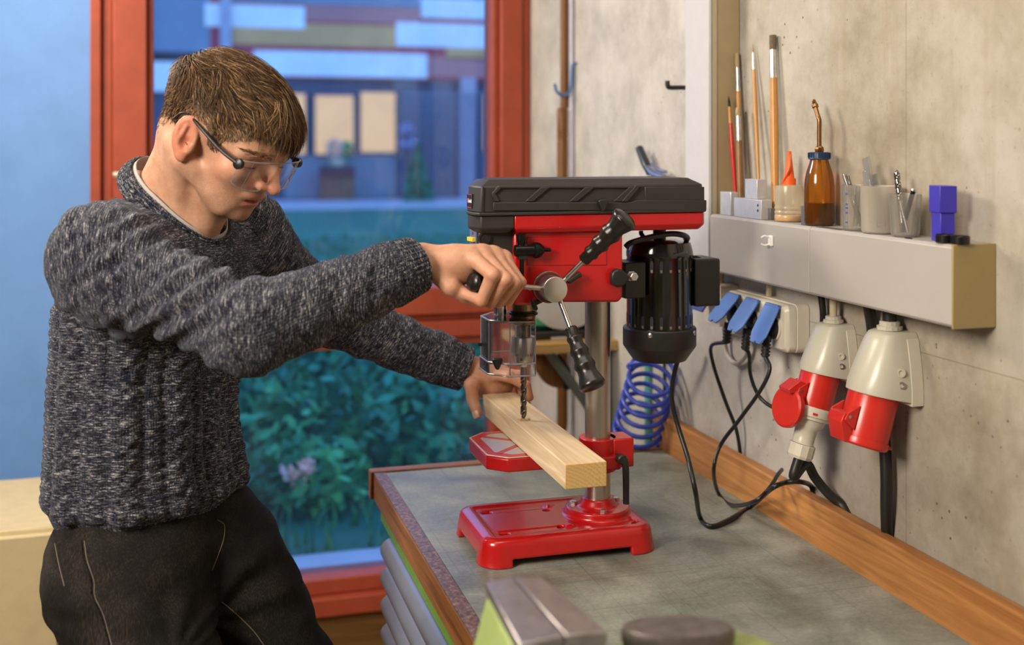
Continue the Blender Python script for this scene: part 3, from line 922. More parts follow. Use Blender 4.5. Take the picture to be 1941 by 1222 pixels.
# cast base
BXa, BXb, BYa, BYb = 0.447, 0.742, 1.688, 1.892
bc = V3((BXa + BXb) / 2, (BYa + BYb) / 2, 0)
def base_f(P):
    z = P[:, 2] - BZ
    dr_ = np.clip((0.043 - z) / 0.043, 0, 1) * 0.007
    q = np.abs(P[:, :2] - bc[:2]) - (np.array([(BXb - BXa) / 2, (BYb - BYa) / 2]) - 0.028 - 0.007)
    side = np.hypot(np.maximum(q[:, 0], 0), np.maximum(q[:, 1], 0)) + np.minimum(q.max(1), 0) - 0.028 - dr_
    d = smax(side, z - 0.043, 0.012)
    d = np.maximum(d, -z)
    # sunk pan with a raised rim, raised runs and recesses
    pan = s_box(P, (bc[0] - 0.002, bc[1], BZ + 0.045), ((BXb - BXa) / 2 - 0.03, (BYb - BYa) / 2 - 0.026, 0.006), 0.004)
    d = smax(d, -pan, 0.004)
    for yy in (BYa + 0.050, BYb - 0.046):
        d = smax(d, -s_box(P, (BXa + 0.100, yy, BZ + 0.043), (0.062, 0.0095, 0.0055), 0.004), 0.003)
        d = smin(d, s_ell(P, (BXa + 0.158, yy, BZ + 0.037), (0.008, 0.009, 0.0065)), 0.003)
        d = smax(d, -s_box(P, (BXa + 0.049, yy, BZ + 0.05), (0.0075, 0.0060, 0.03)), 0.001)
    d = smin(d, s_cone(P, (COLX, COLY, BZ + 0.030), (COLX, COLY, BZ + 0.044), 0.062, 0.054), 0.004)
    d = smax(d, P[:, 2] - (BZ + 0.0525), 0.003)
    d = smin(d, np.maximum(s_cone(P, (COLX, COLY, BZ + 0.04), (COLX, COLY, BZ + 0.09), 0.040, 0.012), P[:, 2] - BZ - 0.066), 0.005)
    for a, r in ((40, 0.075), (215, 0.085), (150, 0.078)):
        d = np.maximum(d, -s_cyl(P, (COLX + r * math.cos(R(a)) - 0.01, COLY + r * math.sin(R(a)) * 0.95), 0.0065, BZ + 0.02, BZ + 0.1))
    d = np.maximum(d, -s_cyl(P, (BXb - 0.03, BYa + 0.035), 0.006, BZ + 0.02, BZ + 0.1))
    # arches between the feet
    ar = np.maximum(np.abs(P[:, 0] - bc[0]) - 0.098, z - 0.0125)
    ar2 = np.maximum(np.abs(P[:, 1] - bc[1]) - 0.056, z - 0.0125)
    d = smax(d, -smin(ar, ar2, 0.002), 0.004)
    inner = s_box(P, (bc[0], bc[1], BZ - 0.01), ((BXb - BXa) / 2 - 0.012, (BYb - BYa) / 2 - 0.012, 0.026), 0.01)
    return np.maximum(d, -inner)
V, Q = polygonize(base_f, (BXa - 0.012, BYa - 0.012, BZ - 0.002), (BXb + 0.012, BYb + 0.012, BZ + 0.075), 0.0017)
mesh('base_plate', V, Q, M_redcast, dr, 180)
def hexbolt(p, r=0.0065, h=0.006, parent=dr, axis=(0, 0, 1)):
    return lathe('bolt', [(0.0085, 0), (0.0085, 0.0012), (r, 0.0014), (r, h), (r * 0.8, h + 0.001)], p, axis, M_bolt, parent, 6, 25)
for a in (262, 155, 22):
    hexbolt((COLX + 0.0405 * math.cos(R(a)), COLY + 0.0405 * math.sin(R(a)), BZ + 0.050))
lathe('column', [(0.0213, BZ + 0.03), (0.0213, 1.31)], (COLX, COLY, 0), (0, 0, 1), M_col, dr, 64)

# work table and its clamp
TZ = 1.066
octo = [(0.465, 1.735), (0.494, 1.708), (0.603, 1.708), (0.628, 1.735), (0.628, 1.845), (0.603, 1.872), (0.494, 1.872), (0.465, 1.845)]
oc_c = V3(np.mean([p[0] for p in octo]), np.mean([p[1] for p in octo]))
def inset(poly, s):
    c = np.mean(np.array(poly), 0)
    return [tuple(c + (np.array(p) - c) * s) for p in poly]
tb = prism('work_table', octo, 'xy', TZ - 0.024, TZ - 0.002, M_red, dr, 0.003)
prism('table_rim', octo, 'xy', TZ - 0.0019, TZ - 0.0006, plain('bare_edge', (0.75, 0.55, 0.5), 0.4, 0.4), tb, 0.0005)
prism('rim_top', inset(octo, 0.962), 'xy', TZ - 0.0006, TZ - 0.0003, M_red, tb, 0)
prism('ground_surface', inset(octo, 0.8), 'xy', TZ - 0.0003, TZ, plain('ground_steel', (0.62, 0.62, 0.64), 0.35, 0.7, var=0.06), tb, 0)
for k, (p, q) in enumerate((((0.485, 1.735), (0.53, 1.775)), ((0.485, 1.845), (0.53, 1.805)), ((0.605, 1.735), (0.56, 1.775)), ((0.605, 1.845), (0.56, 1.805)))):
    p, q = np.array(p), np.array(q)
    n_ = np.array([-(q - p)[1], (q - p)[0]]); n_ = n_ / np.linalg.norm(n_) * 0.005
    prism('table_slot', [tuple(p - n_), tuple(q - n_), tuple(q + n_), tuple(p + n_)], 'xy', TZ, TZ + 0.0002, M_red, tb, 0)
prism('table_arm', [(0.60, 1.755), (0.70, 1.752), (0.70, 1.828), (0.60, 1.825)], 'xy', 1.018, TZ - 0.0245, M_red, dr, 0.004)
lathe('clamp_collar', [(0.0215, 1.012), (0.031, 1.012), (0.031, 1.066), (0.0215, 1.066)], (COLX, COLY, 0), (0, 0, 1), M_red, dr, 48, 30, False, 0.001)
prism('clamp_lug', [(0.690, 1.764), (0.727, 1.764), (0.727, 1.812), (0.690, 1.812)], 'xy', 1.018, 1.066, M_red, dr, 0.003)
c0 = ony(1172, 866, 1.755)
lathe('clamp_screw', [(0.0045, -0.012), (0.0045, 0.006), (0.008, 0.0065), (0.008, 0.018), (0.006, 0.02)], c0, (0, -1, 0), M_blks, dr, 18)
cl = tube('clamp_lever', [c0 + V3(0.002, -0.014, 0.004), c0 + V3(0.006, -0.017, -0.012), c0 + V3(0.007, -0.017, -0.072)], [0.006, 0.0058, 0.0052], M_blks, dr, 14, 6)

# head: black front, red body, belt tray
NY, FY = 1.690, 1.850
def hp2(px, py, Y): 
    q = ony(px, py, Y); return (q[0], q[2])
HN = 1.706
prism('head_housing', [hp2(974, 436, HN), hp2(1181, 436, HN), hp2(1181, 563, HN), hp2(1173, 573, HN), hp2(1030, 573, HN), hp2(1012, 579, HN), hp2(974, 579, HN)], 'xz', HN, FY - 0.012, M_red, dr, 0.004)
prism('side_panel', [hp2(998, 449, HN), hp2(1150, 449, HN), hp2(1150, 503, HN), hp2(998, 503, HN)], 'xz', HN - 0.0012, HN + 0.003, M_red, dr, 0.0012)
fsx = hp2(974, 436, HN + .006)[0]
fplan = [(0.4467, 1.712), (fsx, 1.712), (fsx, FY - 0.014), (0.467, FY - 0.014), (0.457, 1.80), (0.4428, 1.747)]
def fring(z, i):
    return [(x + i * (x < .48), y + i * .5 * (y < 1.72), z) for x, y in fplan]
fz = [ony(930, py, HN + .006)[2] for py in (577, 560, 436)]
loft('front_shell', [fring(fz[0], 0.012), fring(fz[1], 0.0), fring(fz[2], 0.0)], M_blk, dr, 30, 0.003)
sc = ony(918, 452, HN + 0.002)
lathe('finger_recess', [(0.010, 0), (0.010, 0.001), (0.0075, 0.0015), (0.0075, -0.006)], sc, (0, -1, 0), M_blks, dr, 20)
zt0, zt1, zt2 = ony(1100, 440, NY)[2], ony(1100, 430, NY)[2], ony(1100, 406, NY)[2]
xa_, xb_ = ony(976, 420, NY)[0], ony(1341, 420, NY)[0]
xf_ = 0.437
def plan(x0, x1, n, f, ch=0.014, fc=0.03):
    return [(x0 + ch * 0.5, n), (x1 - ch * 0.6, n), (x1, n + ch), (x1, f - ch), (x1 - ch, f), (x0 + 0.030, f), (x0 + 0.015, n + 0.110), (x0 + 0.001, n + 0.055), (x0, n + 0.022)]
def plan_rings(x0, x1, n, f, levels):
    return [[(p[0], p[1], z) for p in inset_abs(plan(x0, x1, n, f), i)] for z, i in levels]
def inset_abs(poly, d):
    c = np.mean(np.array(poly), 0)
    out = []
    for p in poly:
        v = np.array(p) - c
        out.append(tuple(c + np.sign(v) * np.maximum(np.abs(v) - d, 0)))
    return out
red_plan = [(xa_, NY), (xb_ - 0.008, NY), (xb_, NY + 0.012), (xb_, FY - 0.012), (xb_ - 0.012, FY), (xa_, FY)]
loft('belt_tray', [[(x, y, z) for x, y in inset_abs(red_plan, i)] for z, i in ((zt0, 0.006), (zt1, 0.0), (zt2, 0.0))], M_red, dr, 30, 0.002)
blk_plan = [(xf_ + 0.008, NY + 0.001), (xa_ - 0.0003, NY + 0.001), (xa_ - 0.0003, FY), (xf_ + 0.030, FY), (xf_ + 0.015, NY + 0.11), (xf_ + 0.001, NY + 0.055), (xf_, NY + 0.024)]
loft('front_tray', [[(x, y, z) for x, y in inset_abs(blk_plan, i)] for z, i in ((zt0, 0.008), (zt1, 0.0), (zt2, 0.0))], M_blk, dr, 30, 0.002)
zc0, zc1 = zt2 + 0.0003, ony(1100, 400, NY)[2]
ztop_ = ony(1100, 339, NY + .02)[2]
cov = loft('belt_cover', plan_rings(xf_ - 0.003, xb_ + 0.003, NY - 0.003, FY + 0.003, ((zc0, 0.0), (zc1, 0.0))), M_blk, dr, 30, 0.001)
zs = ony(1100, 352, NY)[2]
loft('cover_shell', plan_rings(xf_, xb_, NY, FY, ((zc1, 0.0), (zs, 0.002), (ztop_ - 0.002, 0.016), (ztop_, 0.019))), M_blk, cov, 25, 0.0018)
# raised ribs on the near side of the cover
def rib(pts, t=0.0032, nm='cover_rib'):
    poly = [hp2(x, y, NY) for x, y in pts]
    prism(nm, poly, 'xz', NY - t, NY + 0.004, M_blk, cov, 0.0012)
rib([(934, 383), (1196, 383), (1206, 379), (1338, 379), (1338, 399), (934, 399)])
rib([(944, 352), (1216, 352), (1212, 357), (944, 357)], 0.002)
rib([(931, 366), (943, 353), (949, 357), (939, 367), (947, 382), (937, 382)], 0.003)
for x in (994, 1078, 1161):
    rib([(x, 382), (x + 16, 382), (x + 49, 354), (x + 31, 354)], 0.003)
rib([(1176, 382), (1188, 382), (1213, 352), (1204, 350)], 0.005)
rib([(1222, 354), (1335, 354), (1335, 380), (1222, 380)], 0.001)
box('cover_seam', ony(916, 370, NY)[0] - 0.0015, ony(916, 370, NY)[0] + 0.001, NY - 0.001, NY + 0.002, zc1, zs, M_blks, cov, 0.0004)
kb = ony(1142, 388, NY - 0.008)
kt = [(kb[0] - 0.009, kb[2] + 0.006), (kb[0] - 0.006, kb[2] + 0.009), (kb[0] + 0.006, kb[2] + 0.009), (kb[0] + 0.009, kb[2] + 0.006), (kb[0] + 0.002, kb[2] - 0.010), (kb[0] - 0.002, kb[2] - 0.010)]
prism('cover_knob', kt, 'xz', NY - 0.014, NY - 0.002, M_blks, cov, 0.002)
# badge on the nose
bz0, bz1 = ony(890, 394, 1.73)[2], ony(890, 367, 1.73)[2]
by0, by1 = NY + 0.0225, NY + 0.0545
bad = box('badge', xf_ - 0.0008, xf_ + 0.003, by0, by1, bz0, bz1, plain('badge_black', (0.01, 0.01, 0.01), 0.3), cov, 0.0003)
M_br = plain('badge_red', (0.6, 0.02, 0.02), 0.4)
M_bw = plain('badge_white', (0.8, 0.8, 0.8), 0.4)
for zz in (bz0 + 0.0006, bz1 - 0.0016):
    box('badge_line', xf_ - 0.0012, xf_ - 0.0007, by0 + 0.002, by1 - 0.002, zz, zz + 0.001, M_br, bad, 0)
zm = (bz0 + bz1) / 2
box('badge_emblem', xf_ - 0.0012, xf_ - 0.0007, by1 - 0.011, by1 - 0.004, zm - 0.003, zm + 0.004, M_br, bad, 0)
def lettering(name, text, size, origin, rot, m, parent, depth=0.0002):
    cu = bpy.data.curves.new(name, 'FONT')
    cu.body = text; cu.size = size; cu.extrude = depth; cu.align_x = 'CENTER'; cu.align_y = 'CENTER'
    o = bpy.data.objects.new(name, cu)
    C.objects.link(o)
    o.rotation_euler = rot
    bpy.context.view_layer.update()
    dg = bpy.context.evaluated_depsgraph_get()
    me = bpy.data.meshes.new_from_object(o.evaluated_get(dg))
    M = Matrix.Translation(Vector(origin)) @ o.rotation_euler.to_matrix().to_4x4()
    V = [tuple(M @ v.co) for v in me.vertices]
    Fc = [tuple(p.vertices) for p in me.polygons]
    bpy.data.objects.remove(o)
    return mesh(name, V, Fc, m, parent)
lettering('badge_lettering', 'Einhell', 0.0082, (xf_ - 0.0011, (by0 + by1) / 2 - 0.004, zm), (R(90), 0, R(-90)), M_bw, bad)

# switch on the front
fA, fB = V3(0.4467, 1.712, 0), V3(0.4428, 1.747, 0)
fn_ = nrm(V3(-(fB - fA)[1], (fB - fA)[0], 0)); fn_ = fn_ if fn_[0] < 0 else -fn_
def facet(name, t0, t1, py0, py1, th, m, par=dr):
    z1_, z0_ = ony(900, py0, 1.73)[2], ony(900, py1, 1.73)[2]
    q = [fA + (fB - fA) * t for t in (t0, t1)]
    poly = [tuple((q[0])[:2]), tuple((q[1])[:2]), tuple((q[1] + fn_ * th)[:2]), tuple((q[0] + fn_ * th)[:2])]
    return prism(name, poly, 'xy', z0_, z1_, m, par, 0.0006)
swp = facet('switch_plate', 0.12, 0.92, 430, 498, 0.0025, plain('switch_blue_grey', (0.10, 0.13, 0.25), 0.35))
facet('switch_key', 0.18, 0.86, 449, 457, 0.008, plain('yellow_key', (0.75, 0.52, 0.03), 0.4), swp)
lathe('switch_screw', [(0.003, 0), (0.003, 0.001), (0.001, 0.0015)], fA * .5 + fB * .5 + fn_ * 0.0025 + V3(0, 0, ony(900, 441, 1.73)[2]), fn_, M_bolt, swp, 12)

# quill, chuck, bit
lathe('quill', [(0.0185, 1.30), (0.0185, 1.288), (0.0195, 1.287), (0.0195, 1.278)], (SPX, SPY, 0), (0, 0, -1), M_bronze, dr, 40) if False else None
def vlathe(name, prof, m, parent=dr, seg=40, x=SPX, y=SPY, smooth=35):
    return lathe(name, sorted(prof, key=lambda p: p[1]) if False else prof, (x, y, 0), (0, 0, 1), m, parent, seg, smooth)
vlathe('quill', [(0.0188, 1.2805), (0.0188, 1.302)], M_bronze)
vlathe('quill_rubber', [(0.021, 1.274), (0.0235, 1.275), (0.0235, 1.278), (0.0215, 1.279), (0.0215, 1.281), (0.0188, 1.2815)], M_blks)
vlathe('guard_collar', [(0.0165, 1.258), (0.0195, 1.260), (0.0203, 1.264), (0.0203, 1.2735)], M_bronze)
vlathe('spindle', [(0.012, 1.238), (0.012, 1.2585)], M_bit)
ck = vlathe('chuck', [(0.007, 1.1895), (0.0115, 1.1905), (0.0155, 1.197), (0.0165, 1.203), (0.0165, 1.2125), (0.0195, 1.2126), (0.0195, 1.2375), (0.0185, 1.239)], M_chuck)
teeth = []
for k in range(28):
    a = 2 * math.pi * k / 28
    c = V3(SPX + 0.0172 * math.cos(a), SPY + 0.0172 * math.sin(a), 0)
    Vb, Fb = g_box(-0.0012, 0.0014, -0.0011, 0.0011, 1.2085, 1.2126)
    Vb = rot_about(Vb, (0, 0, 0), (0, 0, 1), a) + c
    teeth.append((Vb, Fb))
mesh('gear_teeth', *join(*teeth), M_chuck, ck)
lathe('key_hole', [(0.0026, 0), (0.0026, 0.0004), (0, 0.0005)], (SPX - 0.008, SPY - 0.0144, 1.2035), (-0.5, -0.87, 0), plain('hole_black', (0.01, 0.01, 0.01), 0.6), ck, 12)
# twist bit: two lobed section swept with a twist
def twist(p0, d, L, r, pitch, shank, m, name, parent, npts=16, steps=60):
    e1, e2, d = frame_of(d)
    V, Fc = [], []
    for i in range(steps + 1):
        s = i / steps * L
        tip = max(0.04, min(1, (L - s) / (r * 0.9)))
        for j in range(npts):
            a = 2 * math.pi * j / npts
            fl = 0.0 if s < shank else min(1, (s - shank) / 0.004)
            rr_ = r * tip * (1 - fl * 0.52 * max(0, math.cos(2 * a)) ** 0.7)
            b = a + max(0, s - shank) / pitch * 2 * math.pi
            V.append(np.asarray(p0) + d * s + rr_ * (math.cos(b) * e1 + math.sin(b) * e2))
    for i in range(steps):
        for j in range(npts):
            k = (j + 1) % npts
            Fc.append((i * npts + j, i * npts + k, (i + 1) * npts + k, (i + 1) * npts + j))
    Fc += [tuple(range(npts - 1, -1, -1)), tuple(range(steps * npts, (steps + 1) * npts))]
    return mesh(name, V, Fc, m, parent, 50)
twist((SPX, SPY, 1.192), (0, 0, -1), 1.192 - 1.1035, 0.0052, 0.034, 0.022, M_bit, 'drill_bit', dr)

# chip guard: open-backed half octagon of clear plastic
gz0, gz1, gzm = 1.186, 1.271, 1.205
def guard_path(off):
    return [(0.546, 1.735 - off), (0.504 - off * 0.4, 1.735 - off), (0.478 - off, 1.765 - off * 0.4), (0.478 - off, 1.815 + off * 0.4), (0.504 - off * 0.4, 1.845 + off), (0.546, 1.845 + off)]
gp = guard_path(0)
grd = thing('chip_guard', None, None, (0.512, 1.79, gz0))
grd.parent = dr
grd.location = tuple(np.array((0.512, 1.79, gz0)) - np.array(dr.location))
for a, b in zip(gp[:-1], gp[1:]):
    for o_, z0_, z1_ in ((0, gzm, gz1), (0.0025, gz0, gzm - 0.0004)):
        pa, pb = np.array(a), np.array(b)
        t_ = (pb - pa) / np.linalg.norm(pb - pa); nn = np.array([t_[1], -t_[0]]) * 1.0
        if np.dot(nn, (pa + pb) / 2 - np.array([0.53, 1.79])) < 0: nn = -nn
        pa, pb = pa + nn * o_, pb + nn * o_
        q = [tuple(pa), tuple(pb), tuple(pb - nn * 0.002), tuple(pa - nn * 0.002)]
        prism('guard_pane', q, 'xy', z0_, z1_, M_acryl, grd, 0)
for zz, off, r_ in ((gz1, 0, 0.0016), (gzm, 0.002, 0.0014), (gz0, 0.0025, 0.0014)):
    mesh('guard_edge', *g_tube([(x, y, zz) for x, y in guard_path(off)], r_, 8), M_acedge, grd, 60)
for x, y in gp:
    mesh('guard_corner', *g_tube([(x, y, gz0), (x, y, (gz0 + gz1) / 2), (x, y, gz1)], 0.0011, 8), M_acedge, grd, 60)
prism('guard_top', [(0.546, 1.737), (0.505, 1.737), (0.480, 1.766), (0.480, 1.814), (0.505, 1.843), (0.546, 1.843)], 'xy', gz1 - 0.0015, gz1, M_acryl, grd, 0)
gk = ony(945, 690, 1.738)
kt = [(gk[0] - 0.009, gk[2] + 0.006), (gk[0] - 0.005, gk[2] + 0.009), (gk[0] + 0.006, gk[2] + 0.009), (gk[0] + 0.009, gk[2] + 0.006), (gk[0] + 0.002, gk[2] - 0.010), (gk[0] - 0.002, gk[2] - 0.010)]
Vk, Fk = g_prism(kt, 'xz', -0.005, 0.004)
Vk[:, 1] += 1.746
mesh('guard_knob', Vk, Fk, M_blks, grd, 40, 0.002)
gr_ = ony(948, 590, 1.80)
lathe('guard_rod', [(0.0105, 1.262), (0.0105, 1.304)], (gr_[0], 1.80, 0), (0, 0, 1), M_chrome, grd, 24)
pin = ony(916, 672, 1.81)
lathe('guard_pin', [(0.003, -0.003), (0.003, 0.004), (0, 0.0045)], (0.476, 1.812, 1.225), (-1, 0, 0), M_blks, grd, 10)

# feed hub with its three levers
HY0 = 1.640
hc = ony(1053, 549, HY0)
hub = lathe('feed_hub', [(0.0185, 0.0), (0.0195, 0.001), (0.0195, 0.030), (0.0195, 0.052)], hc, (0, 1, 0), M_hub, dr, 48, 35)
lathe('hub_rim', [(0.0178, -0.0006), (0.0186, -0.0004), (0.0186, 0.0004)], hc, (0, 1, 0), M_chrome, hub, 48)
sr = lathe('depth_scale_ring', [(0.0225, 0.030), (0.0242, 0.031), (0.0242, 0.044), (0.0225, 0.045)], hc, (0, 1, 0), plain('dark_red_ring', (0.12, 0.02, 0.012), 0.4), hub, 48, 30)
ticks = []
for k in range(60):
    a = 2 * math.pi * k / 60
    Vb, Fb = g_box(0.0241, 0.0244, 0.031, 0.0345, -0.0004, 0.0004)
    Vb = rot_about(Vb, (0, 0, 0), (0, 1, 0), a) + hc
    ticks.append((Vb, Fb))
mesh('scale_ticks', *join(*ticks), plain('tick_white', (0.75, 0.72, 0.66), 0.5), hub)
tips = [((1070, 530), (1190, 409)), ((1063, 573), (1126, 738)), ((1030, 546), (892, 534))]
LEV = []
GP = [(0.0085, 0), (0.0097, 0.002), (0.0097, 0.013), (0.0118, 0.0155), (0.0122, 0.0185), (0.0106, 0.023), (0.0112, 0.030), (0.0142, 0.0365), (0.0146, 0.039), (0.0124, 0.044), (0.0128, 0.051), (0.0162, 0.0595), (0.0166, 0.062), (0.0144, 0.067), (0.0146, 0.074), (0.0196, 0.088), (0.0205, 0.0915), (0.0198, 0.0945), (0.015, 0.0975), (0.006, 0.099)]
for k, (b0, t0) in enumerate(tips):
    pb = ony(*b0, HY0 + 0.009); pt = ony(*t0, 1.582)
    d_ = nrm(pt - pb); L_ = np.linalg.norm(pt - pb)
    gs = L_ - 0.099
    st = hc + V3(0, 0.012, 0)
    lv = lathe('lever_rod', [(0.0042, 0), (0.0042, gs + 0.004)], pb - d_ * 0.004, d_, M_chrome, dr, 20)
    scl = 0.70 if k == 2 else 1.0
    lathe('lever_grip', [(r * scl, h) for r, h in GP], pb + d_ * gs, d_, M_grip, lv, 32, 60)
    LEV.append((pb + d_ * gs, pt, d_))
# thumb screws and knobs on the head side
def knob3(px, py, Y, s=1.0, name='thumb_knob'):
    c = ony(px, py, Y)
    k_ = [(c[0] + s * x, c[2] + s * z) for x, z in ((-0.012, 0.004), (-0.010, 0.009), (-0.003, 0.0125), (0.004, 0.0105), (0.013, 0.002), (0.013, -0.003), (0.004, -0.0115), (-0.004, -0.012), (-0.011, -0.009))]
    return prism(name, k_, 'xz', Y, Y + 0.014, M_blks, dr, 0.003)
knob3(1176, 527, 1.690, 1.2, 'belt_tension_knob')
hexbolt(ony(1197, 523, 1.70), 0.007, 0.012, dr, (0, -1, 0))
tb_ = ony(1014, 574, 1.688)
tube('depth_stop_screw', [tb_ + V3(0.014, 0.0, 0.006), tb_, tb_ + V3(-0.003, 0, -0.001)], 0.0045, M_blks, dr, 12, 3)
prism('depth_stop_wing', [(tb_[0] - 0.007, tb_[2] + 0.005), (tb_[0] - 0.002, tb_[2] + 0.006), (tb_[0] + 0.004, tb_[2] - 0.009), (tb_[0] + 0.0, tb_[2] - 0.012), (tb_[0] - 0.004, tb_[2] - 0.006)], 'xz', 1.682, 1.694, M_blks, dr, 0.0015)
tl = ony(1090, 524, 1.695)
prism('depth_lock_lever', [(tl[0] - 0.014, tl[2] - 0.006), (tl[0] + 0.008, tl[2] + 0.008), (tl[0] + 0.011, tl[2] + 0.0), (tl[0] + 0.004, tl[2] - 0.002), (tl[0] - 0.010, tl[2] - 0.011)], 'xz', 1.69, 1.705, M_blks, dr, 0.0015)
lathe('depth_pin', [(0.003, 0), (0.003, 0.006), (0.0015, 0.007)], ony(1003, 546, 1.70), (0, -1, 0), M_bolt, dr, 12)

# motor
MX, MY = 0.7835, 1.79
def mz(py): return 1.55 - (py - HY) * 1.938 / F_PX
mot = thing('motor', None, None, (MX, MY, mz(682)))
mot.parent = dr
mot.location = tuple(np.array((MX, MY, mz(682))) - np.array(dr.location))
lathe('motor_body', [(0.0555, mz(625)), (0.0555, mz(486)), (0.0565, mz(484)), (0.0565, mz(477)), (0.0555, mz(472)), (0.052, mz(458)), (0.042, mz(453)), (0.014, mz(452))], (MX, MY, 0), (0, 0, 1), M_blkg, mot, 64, 30)
lathe('fan_cover', [(0.03, mz(681)), (0.045, mz(680)), (0.0605, mz(655)), (0.0618, mz(652)), (0.0618, mz(620)), (0.0605, mz(618)), (0.057, mz(617.5))], (MX, MY, 0), (0, 0, 1), M_blks, mot, 64, 30)
lathe('motor_shaft', [(0.011, mz(453)), (0.011, mz(432))], (MX, MY, 0), (0, 0, 1), M_blks, mot, 20)
M_slot = plain('slot_gleam', (0.45, 0.33, 0.2), 0.35, 0.8, var=0.6, vscale=120)  # bright tone painted as the glint at the foot of each slot
def slot_ring(z0, z1, n, a0):
    for k in range(n):
        a = R(a0 + k * 360 / n)
        poly = [(-0.0027, z0 + 0.0027), (-0.0014, z0), (0.0014, z0), (0.0027, z0 + 0.0027), (0.0027, z1 - 0.0027), (0.0014, z1), (-0.0014, z1), (-0.0027, z1 - 0.0027)]
        Vs, Fs = g_prism(poly, 'yz', 0.0545, 0.0558)
        Vs = rot_about(Vs, (0, 0, 0), (0, 0, 1), a) + V3(MX, MY, 0)
        s_ = mesh('vent_slot', Vs, Fs, M_dk, mot)
        Vi, Fi = g_prism([(-0.0018, z0 + 0.0015), (0.0018, z0 + 0.0015), (0.0018, z0 + 0.006), (-0.0018, z0 + 0.006)], 'yz', 0.0556, 0.0559)
        Vi = rot_about(Vi, (0, 0, 0), (0, 0, 1), a) + V3(MX, MY, 0)
        mesh('slot_glint', Vi, Fi, M_slot, s_)
slot_ring(mz(512), mz(489), 22, 4)
slot_ring(mz(616), mz(592), 22, 4)
for a in (-128, -45):
    p_ = V3(MX + 0.0618 * math.cos(R(a)), MY + 0.0618 * math.sin(R(a)), mz(625))
    lathe('screw', [(0.0042, 0), (0.0042, 0.001), (0.002, 0.002)], p_, (math.cos(R(a)), math.sin(R(a)), 0), M_bolt, mot, 12)
cbx0, cbx1 = MX + 0.05, ony(1354, 530, MY - 0.01)[0]
box('capacitor_box', cbx0, cbx1, MY - 0.034, MY + 0.034, mz(579), mz(489), M_blks, mot, 0.004, 3)
prism('cable_gland', [(MX + 0.05, mz(485)), (MX + 0.062, mz(485)), (MX + 0.075, mz(489.5)), (MX + 0.05, mz(489.5))], 'xz', MY - 0.012, MY + 0.012, M_blks, mot, 0.001)
box('motor_bracket', ony(1181, 520, 1.75)[0], MX - 0.045, 1.742, 1.80, mz(556), mz(490), M_blks, mot, 0.002)
tube('motor_cable', [ony(1186, 468, 1.74), ony(1196, 460, 1.735), ony(1230, 450, 1.725), ony(1270, 443, 1.725), ony(1296, 446, 1.735), ony(1303, 452, 1.76), ony(1295, 458, 1.79)], 0.0048, M_blks, mot, 10, 8)
tube('plate_cable', [ony(1215, 438, 1.80), ony(1216, 444, 1.80), ony(1226, 456, 1.79)], 0.004, M_blks, mot, 8, 6)
# power cord from the motor over the bench to the wall
M_cord = plain('black_cord', (0.012, 0.012, 0.012), 0.35, var=0.05)
cr = 0.0042
pc = [ony(1286, 676, 1.79), ony(1276, 720, 1.80), ony(1274, 760, 1.80), ony(1286, 810, 1.79), ony(1303, 865, 1.765), ony(1318, 930, 1.73)]
zc_ = BZ + cr + 0.001
pc += [onz(1327, 980, zc_ + 0.004), onz(1347, 997, zc_), onz(1382, 985, zc_), onz(1425, 958, zc_ + 0.001)]
pc += [onx(1462, 926, 0.935), onx(1490, 914, 0.962), onx(1518, 913, 0.985), onx(1538, 922, 1.0245), V3(1.0245, onx(1541, 934, 1.0245)[1], 0.952)]
tube('power_cord', pc, cr, M_cord, dr, 10, 8)

# chuck key clipped to the head
M_key = plain('blackened_steel', (0.012, 0.012, 0.012), 0.3, 0.6)
kY = HN - 0.011
ckr = thing('chuck_key', 'black chuck key clipped upright to the red drill head', 'chuck key', ony(988, 540, kY))
tube('shaft', [ony(989, 466, kY), ony(989, 500, kY), ony(989, 548, kY)], 0.0036, M_key, ckr, 12, 3)
tube('tommy_bar', [ony(987, 444, kY), ony(988, 456, kY), ony(989, 470, kY)], [0.0075, 0.0072, 0.004], M_key, ckr, 12, 5)
lathe('bevel_head', [(0.0085, 0), (0.009, 0.001), (0.009, 0.030), (0.0125, 0.031), (0.0125, 0.036), (0.011, 0.041), (0.006, 0.046), (0.003, 0.0465), (0.003, 0.058)], ony(976, 475, kY), (1, 0, 0), M_key, ckr, 24, 30)
box('holder_clip', ony(986, 478, HN)[0] - 0.006, ony(986, 478, HN)[0] + 0.008, kY - 0.004, HN - 0.0002, ony(988, 490, HN)[2], ony(988, 462, HN)[2], M_blks, dr, 0.001)

# timber being drilled
M_pine = wood('planed_pine', (0.50, 0.36, 0.20), (0.78, 0.63, 0.42), 'Y', 0.6, 1.0, True)
M_pine_end = None
def endgrain():
    m, nt, b = new_mat('pine_end_grain')
    p = geo_pos(nt)
    vv = mapping(nt, p, (1, 1, 1), (0, 0, 0), (-0.50, 0, -1.0))
    w = nt.nodes.new('ShaderNodeTexWave')
    w.wave_type = 'RINGS'; w.rings_direction = 'Y'
    w.inputs['Scale'].default_value = 60
    w.inputs['Distortion'].default_value = 2.0
    nt.links.new(vv, w.inputs['Vector'])
    f = noise(nt, p, 900, 2)
    s = mth(nt, 'ADD', mth(nt, 'MULTIPLY', w.outputs['Fac'], 0.10), mth(nt, 'MULTIPLY', f, 0.88))
    nt.links.new(ramp(nt, s, [(0.3, (0.46, 0.27, 0.09)), (0.65, (0.70, 0.47, 0.19))]), b.inputs['Base Color'])
    b.inputs['Roughness'].default_value = 0.8
    bump(nt, b, f, 0.3, 0.0006)
    return m
tz0, tz1 = TZ + 0.0008, 1.1022
Vt, Ft = g_box(0.5255, 0.5875, 1.522, 1.995, tz0, tz1)
